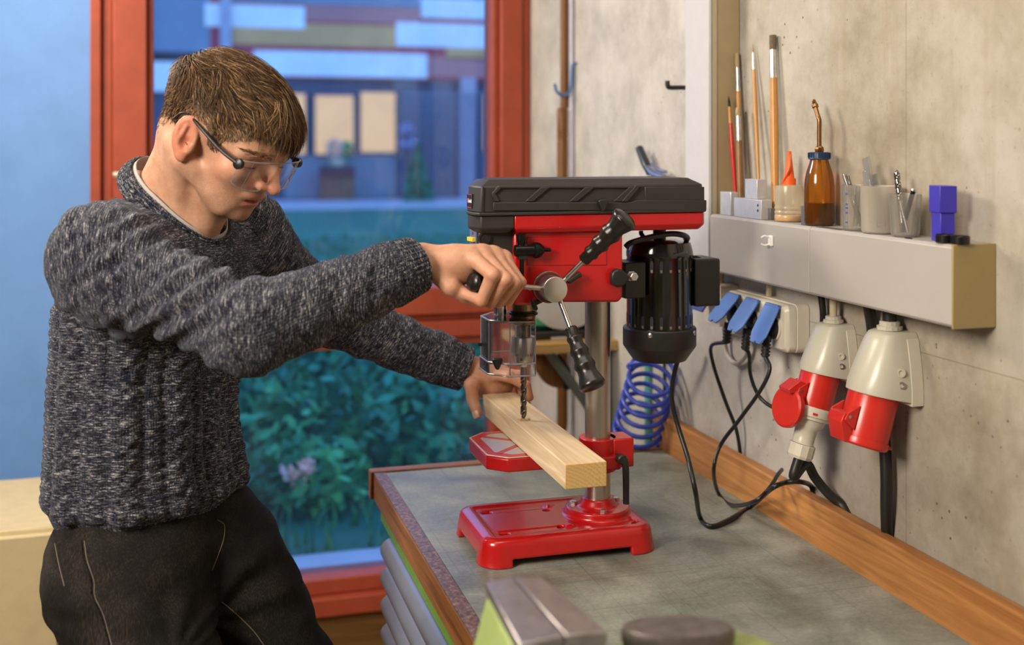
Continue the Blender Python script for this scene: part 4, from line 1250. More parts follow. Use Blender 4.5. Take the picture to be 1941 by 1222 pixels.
Vt = rot_about(Vt, (0.5565, 1.75, 0), (0, 0, 1), R(-0.6))
tm = mesh('timber_block', Vt, Ft, M_pine, None, 40, 0.0012)
tm.data.materials.append(endgrain())
for pl in tm.data.polygons:
    if abs(pl.normal.y) > 0.9:
        pl.material_index = 1
tag(tm, 'pale pine timber block lying across the drill table under the bit', 'timber')
for k in range(1):
    Vc, Fc = leaves((SPX + 0.001, SPY - 0.001, tz1 + 0.0012), (0.010, 0.009, 0.0012), 60, 0.0022, seed=77)
    ch = mesh('wood_shavings', Vc, Fc, plain('shavings', (0.75, 0.55, 0.3), 0.7))
    tag(ch, 'pale wood shavings heaped around the tip of the drill bit', 'shavings', kind='stuff')
# ------------------------------------------------------------------ cable trunking on the right wall
TX = 0.965
TZ0, TZ1 = 1.313, 1.421
M_trunk = plain('grey_trunking', (0.44, 0.415, 0.385), 0.45, var=0.04, vscale=6)
M_lid = plain('grey_trunk_cover', (0.40, 0.38, 0.355), 0.42, var=0.05, vscale=5)
tr = thing('cable_trunking', 'grey horizontal cable trunking on the right wall carrying bottles and beakers', 'trunking', (0.998, 1.62, TZ0))
def trunk_poly(x0, x1, z0, z1):
    return [(x0 + 0.004, z0), (x1, z0), (x1, z1), (x0 + 0.004, z1), (x0, z1 - 0.004), (x0, z0 + 0.004)]
box('trunk_back', TX + 0.006, WX - 0.0005, 1.266, 1.969, TZ0 + 0.001, TZ1 - 0.001, M_trunk, tr, 0.0)
for y0, y1 in ((1.2655, 1.6142), (1.6155, 1.969)):
    prism('trunk_cover', trunk_poly(TX, TX + 0.0065, TZ0, TZ1), 'xz', y0, y1, M_lid, tr, 0.001)
for zz in (TZ0, TZ1 - 0.0035):
    box('trunk_lip', TX + 0.0068, WX - 0.0006, 1.2656, 1.969, zz, zz + 0.0035, M_lid, tr, 0.0008)
box('end_cap', TX - 0.0015, WX - 0.0004, 1.2615, 1.2652, TZ0 - 0.001, TZ1 + 0.001, plain('trunk_end_cap', (0.36, 0.27, 0.11), 0.45, var=0.04), tr, 0.001)
vt = thing('vertical_trunking', 'tall vertical cable trunking running up the right wall behind the brushes', 'trunking', (0.998, 2.03, TZ0))
M_vface = plain('trunk_face_grey', (0.55, 0.55, 0.57), 0.45, var=0.03)  # paler, cooler grey with the window light put into this face
M_vside = plain('trunk_side_ochre', (0.34, 0.26, 0.14), 0.5, var=0.05)
box('trunk_channel', TX + 0.007, WX - 0.001, 1.973, 2.076, TZ0, 2.745, M_vside, vt, 0.001)
box('trunk_cover', TX - 0.001, TX + 0.0065, 1.9725, 2.077, TZ0, 2.745, M_vface, vt, 0.002)
box('cover_return', TX + 0.0066, TX + 0.016, 1.9712, 1.9728, TZ0, 2.745, plain('trunk_return', (0.42, 0.35, 0.24), 0.5, var=0.04), vt, 0.0004)
M_wclip = plain('white_clip', (0.82, 0.81, 0.78), 0.4)
cp = onx(1463, 456, TX)
cl_ = thing('cable_clip', 'small white cable clip on the front of the horizontal trunking', 'clip', cp - V3(0.006, 0, 0.008))
box('clip_base', TX - 0.004, TX - 0.0001, cp[1] - 0.007, cp[1] + 0.007, cp[2] - 0.009, cp[2] + 0.009, M_wclip, cl_, 0.001)
for s in (-1, 1):
    tube('clip_arm', [V3(TX - 0.003, cp[1] + 0.002, cp[2] + s * 0.006), V3(TX - 0.012, cp[1] + 0.003, cp[2] + s * 0.008), V3(TX - 0.018, cp[1] + 0.004, cp[2] + s * 0.005)], 0.0018, M_wclip, cl_, 8, 5)

# ------------------------------------------------------------------ things standing on the trunking
ST = TZ1 + 0.0004
M_steelblk = plain('milled_steel', (0.62, 0.63, 0.66), 0.42, 0.55, var=0.08, vscale=40)
M_steeldk = plain('dark_steel', (0.2, 0.2, 0.22), 0.45, 0.6, var=0.1)
def on_shelf(px, py, X): return onx(px, py, X)
def sblock(label, x0, x1, pxn, pxf, ztop, z0=ST, m=None, nm='steel_block'):
    yn = onx(pxn, 380, x0)[1]; yf = onx(pxf, 380, x0)[1]
    o = box(nm, x0, x1, yn, yf, z0, ztop, m or M_steelblk, None, 0.0008)
    tag(o, label, 'steel block')
    return o, yn, yf
sblock('upright bare steel block at the left end of the trunking, under the red brush', 0.979, 0.996, 1385, 1365, onx(1385, 364, 0.982)[2])
b2 = thing('drilled_steel_block', 'long lying steel block with two drilled holes in its side', 'steel block', (0.99, 1.85, ST))
yn2, yf2 = onx(1443, 380, 0.972)[1], onx(1391, 380, 0.972)[1]
z2 = onx(1443, 379, 0.972)[2]
box('block', 0.972, 0.993, yn2, yf2, ST, z2, M_steelblk, b2, 0.0008)
for px, py in ((1436.5, 389), (1436.5, 399)):
    q = onx(px, py, 0.972)
    lathe('drilled_hole', [(0.0026, 0), (0.0026, 0.0002), (0, 0.0002)], V3(0.9719, q[1], q[2]), (-1, 0, 0), M_dk, b2, 12)
sblock('steel block standing on top of the drilled block', 0.975, 0.993, 1435, 1412, onx(1435, 340, 0.975)[2], z2 + 0.0004)
sblock('small dark steel cube tucked between the drilled block and the orange capped bottle', 0.985, 1.0, 1460, 1451, ST + 0.02, ST, M_steeldk)
sblock('dark steel block standing between the two bottles', 0.975, 0.981, 1526, 1518, ST + 0.031, ST, M_steeldk)

# paint brushes leaning on the wall
M_brist = plain('tan_bristle', (0.36, 0.27, 0.15), 0.9, var=0.25, vscale=300)
M_bristd = plain('dark_bristle', (0.13, 0.10, 0.06), 0.9, var=0.3, vscale=300)
M_brblack = plain('black_bristle', (0.012, 0.01, 0.01), 0.7)
M_ferr = plain('tin_ferrule', (0.65, 0.63, 0.6), 0.3, 0.9, var=0.15, vscale=80)
M_bw1 = plain('lacquered_handle', (0.50, 0.24, 0.06), 0.35, var=0.12, vscale=30)
M_bw2 = plain('dark_handle', (0.24, 0.12, 0.04), 0.4, var=0.2, vscale=30)
M_bred = plain('red_lacquer', (0.45, 0.02, 0.015), 0.3, var=0.06)
def brush(label, top, bot, X0, X1, cuts, widths, mats):
    """top / bottom pixel of the axis; X at the foot and at the tip; cuts along 0 (tip) .. 1 (foot)"""
    a = onx(*top, X1); b = onx(*bot, X0)
    b[2] = ST + 0.001
    t = thing('paint_brush', label, 'paint brush', b, 'paint brushes leaning on the wall')
    def seg(nm, s0, s1, w, m, parent=t, n=7, flat=1.0):
        path = np.array([a + (b - a) * s for s in np.linspace(s0, s1, n)])
        rad = np.interp(np.linspace(0, 1, n), np.linspace(0, 1, len(w)), w)
        return mesh(nm, *g_tube(path, rad, 14, True, flat), m, parent, 50)
    c1, c2 = cuts
    seg('bristles', 0.0, c1, widths[0], mats[0])
    seg('ferrule', c1, c2, widths[1], mats[1])
    seg('handle', c2, 1.0, widths[2], mats[2], n=12)
    return t
brush('paint brush with red handle and pointed black tip', (1381, 182), (1397, 402), 1.0045, 0.9985, (0.09, 0.23), ([.0004, .0026, .0028], [.0024, .003, .0032], [.0034, .0048, .0042, .0036, .003]), (M_brblack, M_bw1, M_bred))
brush('tall paint brush with tan bristles behind the red handled brush', (1397, 101), (1406, 402), 1.008, 1.021, (0.09, 0.24), ([.0035, .0045, .0042], [.004, .0042, .0044], [.0042, .0052, .005, .0035]), (M_brist, M_ferr, M_bw1))
brush('shorter paint brush with crinkled silver ferrule and dark handle', (1399, 204), (1404, 404), 0.997, 1.006, (0.08, 0.31), ([.004, .0055, .005], [.0048, .005, .005], [.0052, .0056, .0052, .004]), (M_brist, M_ferr, M_bw2))
brush('very thin paint brush with light handle and fine tip', (1427, 84), (1441, 400), 1.002, 1.024, (0.05, 0.15), ([.0004, .0014, .0018], [.0018, .0026, .003], [.003, .0042, .0036, .0026, .002]), (M_brist, M_ferr, M_bw1))
brush('largest paint brush with dark bristles, wide ferrule and orange brown handle', (1465, 67), (1470, 412), 1.006, 1.021, (0.08, 0.235), ([.0062, .0066, .0062], [.006, .0064, .0066], [.0066, .0074, .007, .0055]), (M_bristd, M_ferr, M_bw1))

# squeeze bottle with the orange spout
M_pe = thin_glass('milky_plastic', (0.97, 0.94, 0.85), 0.03, 0.25, haze=(0.9, 0.84, 0.68), haze_w=0.4)
M_glue = plain('amber_glue', (0.75, 0.38, 0.05), 0.25, var=0.08)
M_orange = plain('orange_plastic', (0.85, 0.12, 0.015), 0.4, var=0.05)
gx0 = onx(1496, 417, 0.999); gx0[2] = ST
gb_ = thing('glue_bottle', 'clear squeeze bottle with orange spout cap and amber glue', 'bottle', gx0)
r_ = 0.0245
zz = lambda py: onx(1496, py, 0.999)[2]
lathe('bottle_body', [(r_ * .9, ST), (r_, ST + 0.003), (r_, ST + 0.010), (r_ * .95, ST + 0.012), (r_, ST + 0.014), (r_, ST + 0.0165), (r_ * .94, ST + 0.019), (r_, ST + 0.0215), (r_, ST + 0.024), (r_ * .96, ST + 0.027), (r_, ST + 0.030), (r_, ST + 0.052), (r_ * .93, zz(352)), (0.011, zz(350))], (gx0[0], gx0[1], 0), (0, 0, 1), M_pe, gb_, 40, 50)
lathe('glue', [(r_ * .84, ST + 0.001), (r_ * .92, ST + 0.002), (r_ * .92, ST + 0.0105)], (gx0[0], gx0[1], 0), (0, 0, 1), M_glue, gb_, 32)
lathe('cap', [(0.0113, zz(351)), (0.0113, zz(338)), (0.0085, zz(337)), (0.0068, zz(320)), (0.0036, zz(292)), (0.0036, zz(287)), (0.0015, zz(286))], (gx0[0], gx0[1], 0), (0, 0, 1), M_orange, gb_, 24, 30)
cpx = V3(gx0[0], gx0[1], 0)
tube('cap_strap', [cpx + V3(0.002, -0.002, zz(292)), cpx + V3(-0.003, -0.009, zz(300)), cpx + V3(-0.006, -0.011, zz(318)), cpx + V3(-0.011, -0.006, zz(335)), cpx + V3(-0.0115, 0.002, zz(346))], 0.0016, M_orange, gb_, 8, 6)

# oil bottle
M_amber = thin_glass('amber_plastic', (0.78, 0.45, 0.10), 0.03, 0.12, haze=(0.72, 0.36, 0.06), haze_w=0.12)
M_oil = plain('dark_oil', (0.13, 0.030, 0.010), 0.2, var=0.1, vscale=50)
M_capb = plain('dark_blue_cap', (0.012, 0.035, 0.10), 0.35)
M_copper = plain('aged_copper_pipe', (0.30, 0.16, 0.07), 0.3, 1.0, var=0.15)
ob = onx(1553, 427, 0.997); ob[2] = ST
oz = lambda py: onx(1553, py, 0.997)[2]
obt = thing('oil_bottle', 'amber oil bottle with dark oil, blue cap and bent metal spout', 'bottle', ob)
ro = 0.0240
lathe('bottle_body', [(ro * .88, ST), (ro, ST + 0.004), (ro, oz(352)), (ro * .96, oz(340)), (ro * .87, oz(327)), (ro * .72, oz(314)), (ro * .63, oz(307)), (ro * .60, oz(303)), (ro * .64, oz(302)), (ro * .64, oz(300)), (ro * .56, oz(299))], (ob[0], ob[1], 0), (0, 0, 1), M_amber, obt, 48, 60)
lathe('oil', [(ro * .86, ST + 0.0006), (ro * .975, ST + 0.004), (ro * .975, oz(384))], (ob[0], ob[1], 0), (0, 0, 1), M_oil, obt, 40)
lathe('cap', [(ro * .70, oz(302)), (ro * .76, oz(301)), (ro * .72, oz(299)), (ro * .72, oz(289)), (ro * .6, oz(288))], (ob[0], ob[1], 0), (0, 0, 1), M_capb, obt, 40, 30)
rb_ = []
for k in range(26):
    a = 2 * math.pi * k / 26
    Vb, Fb = g_box(ro * .715, ro * .76, -0.0008, 0.0008, oz(299), oz(289.5))
    rb_.append((rot_about(Vb, (0, 0, 0), (0, 0, 1), a) + V3(ob[0], ob[1], 0), Fb))
mesh('cap_ribs', *join(*rb_), M_capb, obt)
lathe('gland_nut', [(0.007, oz(288)), (0.0075, oz(285)), (0.007, oz(280)), (0.005, oz(277))], (ob[0], ob[1], 0), (0, 0, 1), M_copper, obt, 8, 30)
sp = [V3(ob[0], ob[1], oz(281)), V3(ob[0], ob[1], oz(250)), V3(ob[0], ob[1], oz(228)), V3(ob[0], ob[1] + .003, oz(222)), V3(ob[0], ob[1] + .0085, oz(210)), V3(ob[0], ob[1] + .011, oz(204))]
tube('spout', sp, 0.0036, M_copper, obt, 14, 5)
lathe('spout_tip', [(0.004, 0), (0.0052, 0.001), (0.0052, 0.006), (0.0042, 0.007), (0.003, 0.014), (0.0012, 0.0155)], sp[-1], nrm(sp[-1] - sp[-2]), M_copper, obt, 16)
tube('dip_tube', [V3(ob[0], ob[1], oz(300)), V3(ob[0] + 0.002, ob[1], oz(330)), V3(ob[0] + 0.003, ob[1], oz(360))], 0.0025, M_pe, obt, 8, 4)
# strip of expanded mesh lying under the bottle edge
mp0, mp1 = onx(1552, 430, 0.975), onx(1598, 434, 0.975)
ms = []
nst = 16
for k in range(nst):
    y = mp0[1] + (mp1[1] - mp0[1]) * k / nst
    dy = (mp1[1] - mp0[1]) / nst
    for s in (0, 1):
        ms.append(g_tube([V3(0.969, y + (0 if s else dy), ST + 0.001), V3(0.9735, y + dy / 2, ST + 0.0012), V3(0.978, y + (dy if s else 0), ST + 0.001)], 0.0006, 5))
stp = mesh('mesh_strip', *join(*ms), M_steeldk)
tag(stp, 'narrow strip of dark wire mesh lying on the trunking right of the oil bottle', 'mesh strip')

# beakers
M_pp = thin_glass('frosted_beaker', (0.97, 0.96, 0.93), 0.03, 0.3, haze=(0.92, 0.9, 0.84), haze_w=0.2)
M_pp2 = thin_glass('milky_beaker', (0.95, 0.93, 0.88), 0.03, 0.35, haze=(0.9, 0.86, 0.78), haze_w=0.5)
M_mark = plain('blue_print', (0.04, 0.09, 0.45), 0.5)
M_markg = plain('grey_print', (0.30, 0.27, 0.24), 0.5)
M_clear = thin_glass('glass_tubes', (0.86, 0.88, 0.88), 0.10, 0.08, haze=(0.8, 0.8, 0.78), haze_w=0.14)
def beaker(label, px, base_py, top_py, rb, rt, m, X):
    p = onx(px, base_py, X); p[2] = ST
    zt_ = onx(px, top_py, X)[2]
    t = thing('beaker', label, 'beaker', p, 'plastic beakers on the trunking')
    h = zt_ - ST
    prof = [(rb * .9, ST + 0.0004), (rb, ST + 0.004), (rt, zt_ - 0.001), (rt * 1.05, zt_), (rt * .98, zt_), (rb * .96, ST + 0.005), (rb * .85, ST + 0.002)]
    lathe('cup', prof, (p[0], p[1], 0), (0, 0, 1), m, t, 48, 60)
    return t, p, zt_
b1, p1, z1 = beaker('left beaker with blue scale marks, holding clear tubes', 1622, 434, 350, 0.0195, 0.021, M_pp, 0.992)
for k, py in enumerate((366, 385, 392, 401, 419)):
    a = R(180 - 28)
    zq = onx(1605, py + 1, 0.98)[2]
    Vb, Fb = g_box(0.0200, 0.0212, -0.0018, 0.0018, zq - 0.0011, zq + 0.0011)
    mesh('scale_mark', rot_about(Vb, (0, 0, 0), (0, 0, 1), R(196)) + V3(p1[0], p1[1], 0), Fb, M_mark, b1)
b2_, p2, z2_ = beaker('large milky middle beaker between the two smaller ones', 1668, 440, 352, 0.0265, 0.028, M_pp2, 0.993)
qz = onx(1672, 425, 0.97)[2]
for dx, dz, w, h in ((-0.004, 0, 0.0006, 0.010), (-0.001, -0.0045, 0.006, 0.0006), (0.0, 0.001, 0.004, 0.0006), (0.007, 0.0, 0.0006, 0.008), (-0.012, 0.001, 0.003, 0.0005)):
    Vb, Fb = g_box(0.0268, 0.0272, dx - w / 2, dx + w / 2, qz + dz - h / 2, qz + dz + h / 2)
    mesh('scale_mark', rot_about(Vb, (0, 0, 0), (0, 0, 1), R(-125)) + V3(p2[0], p2[1], 0), Fb, M_markg, b2_)
b3, p3, z3 = beaker('small right beaker holding drill bits, beside the blue case', 1716, 445, 367, 0.0195, 0.0225, M_pp, 0.99)

def rod(nm, label, cat, foot, top, r, m, group=None, lump=False):
    o = tube(nm, [foot, (np.asarray(foot) + top) / 2, top], r, m, None, 12, 3)
    return tag(o, label, cat, group)
fl_ = ST + 0.0065
for k, (fx, fy, px, py, X) in enumerate(((0.006, -0.006, 1600, 331, 0.985), (0.004, -0.009, 1606, 334, 0.990), (-0.006, -0.008, 1627, 352, 0.99))):
    ft = V3(p1[0] + fx, p1[1] + fy, fl_)
    tp = onx(px, py, X)
    rod('clear_tube', ('clear tube leaning furthest left out of the left beaker', 'clear tube with a dark core just right of the furthest left one', 'short clear tube inside the left beaker')[k], 'tube', ft, tp, 0.0034, M_clear, 'clear tubes in the left beaker')
dcore = rod('dark_pin', 'dark pin lying inside the clear tube of the left beaker', 'pin', onx(1612, 349, .989), onx(1603, 333, .989), 0.0016, M_steeldk)
# flat clear sticks in the middle beaker
def stick(label, foot, top, w, th, m):
    d = nrm(np.asarray(top) - foot); s = nrm(np.cross(d, (1, 0.3, 0))); n_ = np.cross(d, s)
    V = [np.asarray(c) + s * a * w + n_ * b * th for c in (foot, top) for a, b in ((-1, -1), (1, -1), (1, 1), (-1, 1))]
    o = mesh('clear_stick', np.array(V), [(0, 3, 2, 1), (4, 5, 6, 7), (0, 1, 5, 4), (1, 2, 6, 5), (2, 3, 7, 6), (3, 0, 4, 7)], m, None, 40, 0.0004)
    return tag(o, label, 'clear stick', 'clear sticks in the middle beaker')
stick('tallest flat clear stick in the middle beaker', V3(p2[0] + 0.002, p2[1] + 0.010, fl_), onx(1641, 299, 1.0), 0.0065, 0.0012, M_clear)
stick('medium clear stick in front of the tallest one in the middle beaker', V3(p2[0] - 0.004, p2[1] + 0.012, fl_), onx(1641, 324, 0.985), 0.0058, 0.0012, M_clear)
stick('short clear stick leaning right in the middle beaker', V3(p2[0] + 0.008, p2[1] + 0.006, fl_), onx(1656, 331, 1.008), 0.006, 0.0012, M_clear)
# drill bits in the right beaker
dtop = onx(1699, 321, 0.992); dft = V3(p3[0] + 0.001, p3[1] + 0.006, fl_)
db = thing('loose_drill_bit', 'bright twist drill standing point up in the right beaker', 'drill bit', dft)
M_bitd = plain('polished_drill_steel', (0.30, 0.28, 0.26), 0.22, 1.0, var=0.2)
twist(dft, nrm(dtop - dft), np.linalg.norm(dtop - dft), 0.0044, 0.026, 0.03, M_bitd, 'flutes', db, 16, 70)
d2a = onx(1731, 362, 0.995); d2f = V3(p3[0] - 0.003, p3[1] + 0.004, fl_)
db2 = thing('loose_drill_bit', 'dark shanked drill leaning right in the right beaker', 'drill bit', d2f)
tube('shank', [d2f, (d2a + d2f) / 2, d2a], 0.0034, M_key, db2, 12, 3)
lathe('shank_end', [(0.0034, 0), (0.0036, 0.001), (0.0030, 0.003), (0.001, 0.0034)], d2a, nrm(d2a - d2f), M_bolt, db2, 12)
rod('steel_pin', 'bright thin pin leaning inside the right beaker', 'pin', V3(p3[0] + 0.000, p3[1] - 0.006, fl_), onx(1706, 380, 0.985), 0.0022, M_bolt)

# blue plastic case of two telescoping halves
M_blue = plain('blue_case_plastic', (0.045, 0.035, 0.42), 0.4, var=0.06)
bq = onx(1780, 455, 0.985); bq[2] = ST
bca = thing('plastic_case', 'blue square plastic case in two telescoping halves, upright', 'case', bq)
def rbox(nm, cx, cy, hx, hy, z0, z1, ang, m, parent, bev):
    V, Fc = g_box(-hx, hx, -hy, hy, z0, z1)
    return mesh(nm, rot_about(V, (0, 0, 0), (0, 0, 1), R(ang)) + V3(cx, cy, 0), Fc, m, parent, 40, bev)
zh = onx(1780, 403, 0.98)[2]; ztt = onx(1780, 352, 0.98)[2]
rbox('lower_half', bq[0] + 0.006, bq[1], 0.0098, 0.0155, ST, zh, -14, M_blue, bca, 0.001)
rbox('upper_half', bq[0] + 0.006, bq[1], 0.0118, 0.0180, zh, ztt, -14, M_blue, bca, 0.001)
M_bcap = plain('black_cap', (0.006, 0.006, 0.007), 0.3, var=0.05)
for px, py, X, lab in ((1791, 452, 0.976, 'black screw cap touching the foot of the blue case'), (1820, 458, 0.979, 'black screw cap at the right end, nearest the trunking end')):
    q = onx(px, py, X)
    o = lathe('screw_cap', [(0.0105, 0), (0.0122, 0.0008), (0.0122, 0.0105), (0.0114, 0.0114), (0.0104, 0.0114), (0.0104, 0.003), (0, 0.003)], V3(q[0], q[1], ST), (0, 0, 1), M_bcap, None, 32, 35)
    tag(o, lab, 'cap')
sc_ = onx(1722, 449, 0.972)
o = rbox('metal_chip', sc_[0], sc_[1], 0.0015, 0.006, ST, ST + 0.0012, 10, M_key, None, 0.0003)
tag(o, 'tiny dark metal chip in front of the right beaker', 'chip')

# ------------------------------------------------------------------ sockets under the trunking
M_sock = plain('ivory_socket_plastic', (0.66, 0.61, 0.50), 0.32, var=0.03, spec=0.5)
M_sockg = plain('grey_ivory_plastic', (0.55, 0.53, 0.43), 0.3, var=0.03, spec=0.5)
M_lidb = plain('blue_lid_plastic', (0.10, 0.20, 0.52), 0.4, var=0.04)
M_lidr = plain('socket_red', (0.62, 0.028, 0.018), 0.28, var=0.05)
M_wire = plain('ivory_conduit', (0.50, 0.42, 0.28), 0.5)
M_rub = plain('black_rubber_cable', (0.014, 0.013, 0.012), 0.45, var=0.15)
ts = thing('triple_socket', 'ivory triple wall socket with three raised blue lids', 'socket', (1.0, 1.83, 1.198))
SY0, SY1, SZ0, SZ1, SXF = 1.722, 1.948, 1.198, 1.281, 0.985
def rrect(y0, y1, z0, z1, r, n=5):
    out = []
    for cy, cz, a0 in ((y1 - r, z1 - r, 0), (y0 + r, z1 - r, 90), (y0 + r, z0 + r, 180), (y1 - r, z0 + r, 270)):
        for t in np.linspace(a0, a0 + 90, n):
            out.append((cy + r * math.cos(R(t)), cz + r * math.sin(R(t))))
    return out
rr1 = rrect(SY0, SY1, SZ0, SZ1, 0.011)
loft('socket_base', [[(x, y, z) for y, z in rr1] for x in (WX - 0.0005, 1.006)], M_sock, ts, 30, 0.001)
rr2 = rrect(SY0 + 0.0012, SY1 - 0.0012, SZ0 + 0.0012, SZ1 - 0.0012, 0.010)
rr3 = rrect(SY0 + 0.006, SY1 - 0.006, SZ0 + 0.006, SZ1 - 0.006, 0.009)
loft('socket_cover', [[(x, y, z) for y, z in r] for x, r in ((1.0055, rr2), (0.992, rr2), (SXF, rr3))], M_sock, ts, 30, 0.0008)
PLUG = []
for k, (yc, pxt, pxb) in enumerate(((1.905, (1391, 562), (1347, 609)), (1.833, (1437, 570), (1392, 630)), (1.761, (1480, 582), (1452, 657)))):
    lathe('socket_well', [(0.024, 0), (0.024, 0.003), (0.0205, 0.004), (0.0205, -0.006)], (SXF, yc, (SZ0 + SZ1) / 2), (-1, 0, 0), M_sock, ts, 32)
    hz = V3(SXF - 0.003, yc, SZ1 - 0.006)
    bt = onx(*pxb, SXF - (0.046, 0.043, 0.036)[k])
    bt = V3(bt[0], yc, bt[2])
    d_ = nrm(bt - hz); n_ = nrm(np.cross((0, 1, 0), d_)); L_ = np.linalg.norm(bt - hz)
    if n_[0] > 0: n_ = -n_
    outl = [(-.024, 0), (.024, 0), (.0255, .012), (.0255, L_ * .78), (.016, L_), (.004, L_), (.003, L_ - .003), (-.003, L_ - .003), (-.004, L_), (-.016, L_), (-.0255, L_ * .78), (-.0255, .012)]
    V = [hz + V3(0, a, 0) + d_ * b + n_ * h for h in (0.0, 0.003) for a, b in outl]
    nn_ = len(outl)
    ld = loft('socket_lid', [V[:nn_], V[nn_:]], M_lidb, ts, 40, 0.0008)
    tube('lid_hinge', [hz + V3(0, -0.022, 0), hz, hz + V3(0, 0.022, 0)], 0.004, M_lidb, ld, 10, 2)
    # plug with its cord bend relief
    pl = thing('power_plug', ('black plug under the leftmost blue lid', 'black plug under the middle blue lid', 'black plug with ribbed cord sleeve under the rightmost blue lid')[k], 'plug', (SXF - 0.02, yc, 1.21))
    cz = (SZ0 + SZ1) / 2 - 0.002
    lathe('plug_body', [(0.0195, -0.004), (0.0195, 0.004), (0.0165, 0.009), (0.012, 0.012), (0.004, 0.013)], (SXF - 0.0005, yc, cz), (-1, 0, 0), M_blks, pl, 28)
    p0 = V3(SXF - 0.014, yc, cz - 0.012)
    prof = [(0.0075, 0)]
    for q in range(5):
        prof += [(0.0078, 0.008 + q * 0.006), (0.0078, 0.0115 + q * 0.006), (0.0058, 0.012 + q * 0.006), (0.0058, 0.0138 + q * 0.006)]
    lathe('cord_sleeve', prof, p0, (-0.12, 0, -1), M_blks, pl, 16)
    PLUG.append((pl, p0 + nrm((-0.12, 0, -1)) * 0.036))
cr_ = 0.0036
# the three cords hang down; they end on the bench or behind the upstand
BT = 0.985
e = PLUG[0]
tube('cord', [e[1], onx(1349, 655, .974), onx(1352, 690, .985), onx(1375, 760, 1.0), onx(1396, 815, 1.015), V3(1.0245, onx(1405, 850, 1.0245)[1], 0.955)], cr_, M_cord, e[0], 8, 8)
e = PLUG[1]
tube('cord', [e[1], onx(1420, 672, .975), onx(1423, 712, .985), onx(1440, 752, 1.0), onx(1470, 774, 1.015), onx(1500, 776, 1.024), onx(1530, 772, 1.025)], cr_, M_cord, e[0], 8, 8)
e = PLUG[2]
cz_ = BZ + cr_ + 0.001
tube('cord', [e[1], onx(1459, 700, .965), onx(1441, 740, .955), onx(1400, 797, .945), onx(1366, 843, .93), onx(1353, 890, .915), onz(1362, 935, cz_), onz(1388, 957, cz_), onx(1430, 950, 0.925), onx(1458, 925, 0.955), onx(1474, 900, 0.985), onx(1482, 890, 1.006)], cr_, M_cord, e[0], 8, 8)
# single socket further along with a cream cord loop
ss = thing('single_socket', 'cream single socket half hidden behind the drill motor', 'socket', (1.0, 2.03, 1.22))
rrs = rrect(1.975, 2.045, 1.205, 1.285, 0.008)
loft('socket_base', [[(x, y, z) for y, z in rrs] for x in (WX - 0.0005, 0.99)], M_sock, ss, 30, 0.001)
prism('socket_lid', [(0.989, 1.275), (0.986, 1.277), (0.955, 1.235), (0.958, 1.233)], 'xz', 1.985, 2.035, plain('navy_lid', (0.03, 0.03, 0.17), 0.4), ss, 0.001)
lw = tube('white_cord_loop', [onx(1374, 612, 1.015), onx(1373, 640, 1.018), onx(1379, 672, 1.02), onx(1395, 689, 1.02), onx(1412, 676, 1.02), onx(1418, 650, 1.018), onx(1419, 628, 1.016)], 0.0045, plain('pale_cord', (0.55, 0.52, 0.46), 0.45), None, 10, 8)
tag(lw, 'pale cord loop hanging below the triple socket', 'cord')
def conduit(px, X, z0, z1, r, m, label, nm='conduit'):
    y = onx(px, 560, X)[1]
    o = lathe(nm, [(r, z0), (r, z1)], (X, y, 0), (0, 0, 1), m, None, 16)
    return tag(o, label, 'conduit' if m is M_wire else 'cable')
conduit(1458, 1.014, SZ1 + 0.0005, TZ0 - 0.0005, 0.0055, M_wire, 'short cream conduit between the trunking and the triple socket')
conduit(1367, 1.014, 1.2855, TZ0 - 0.0005, 0.006, M_wire, 'short cream conduit above the single socket behind the motor')

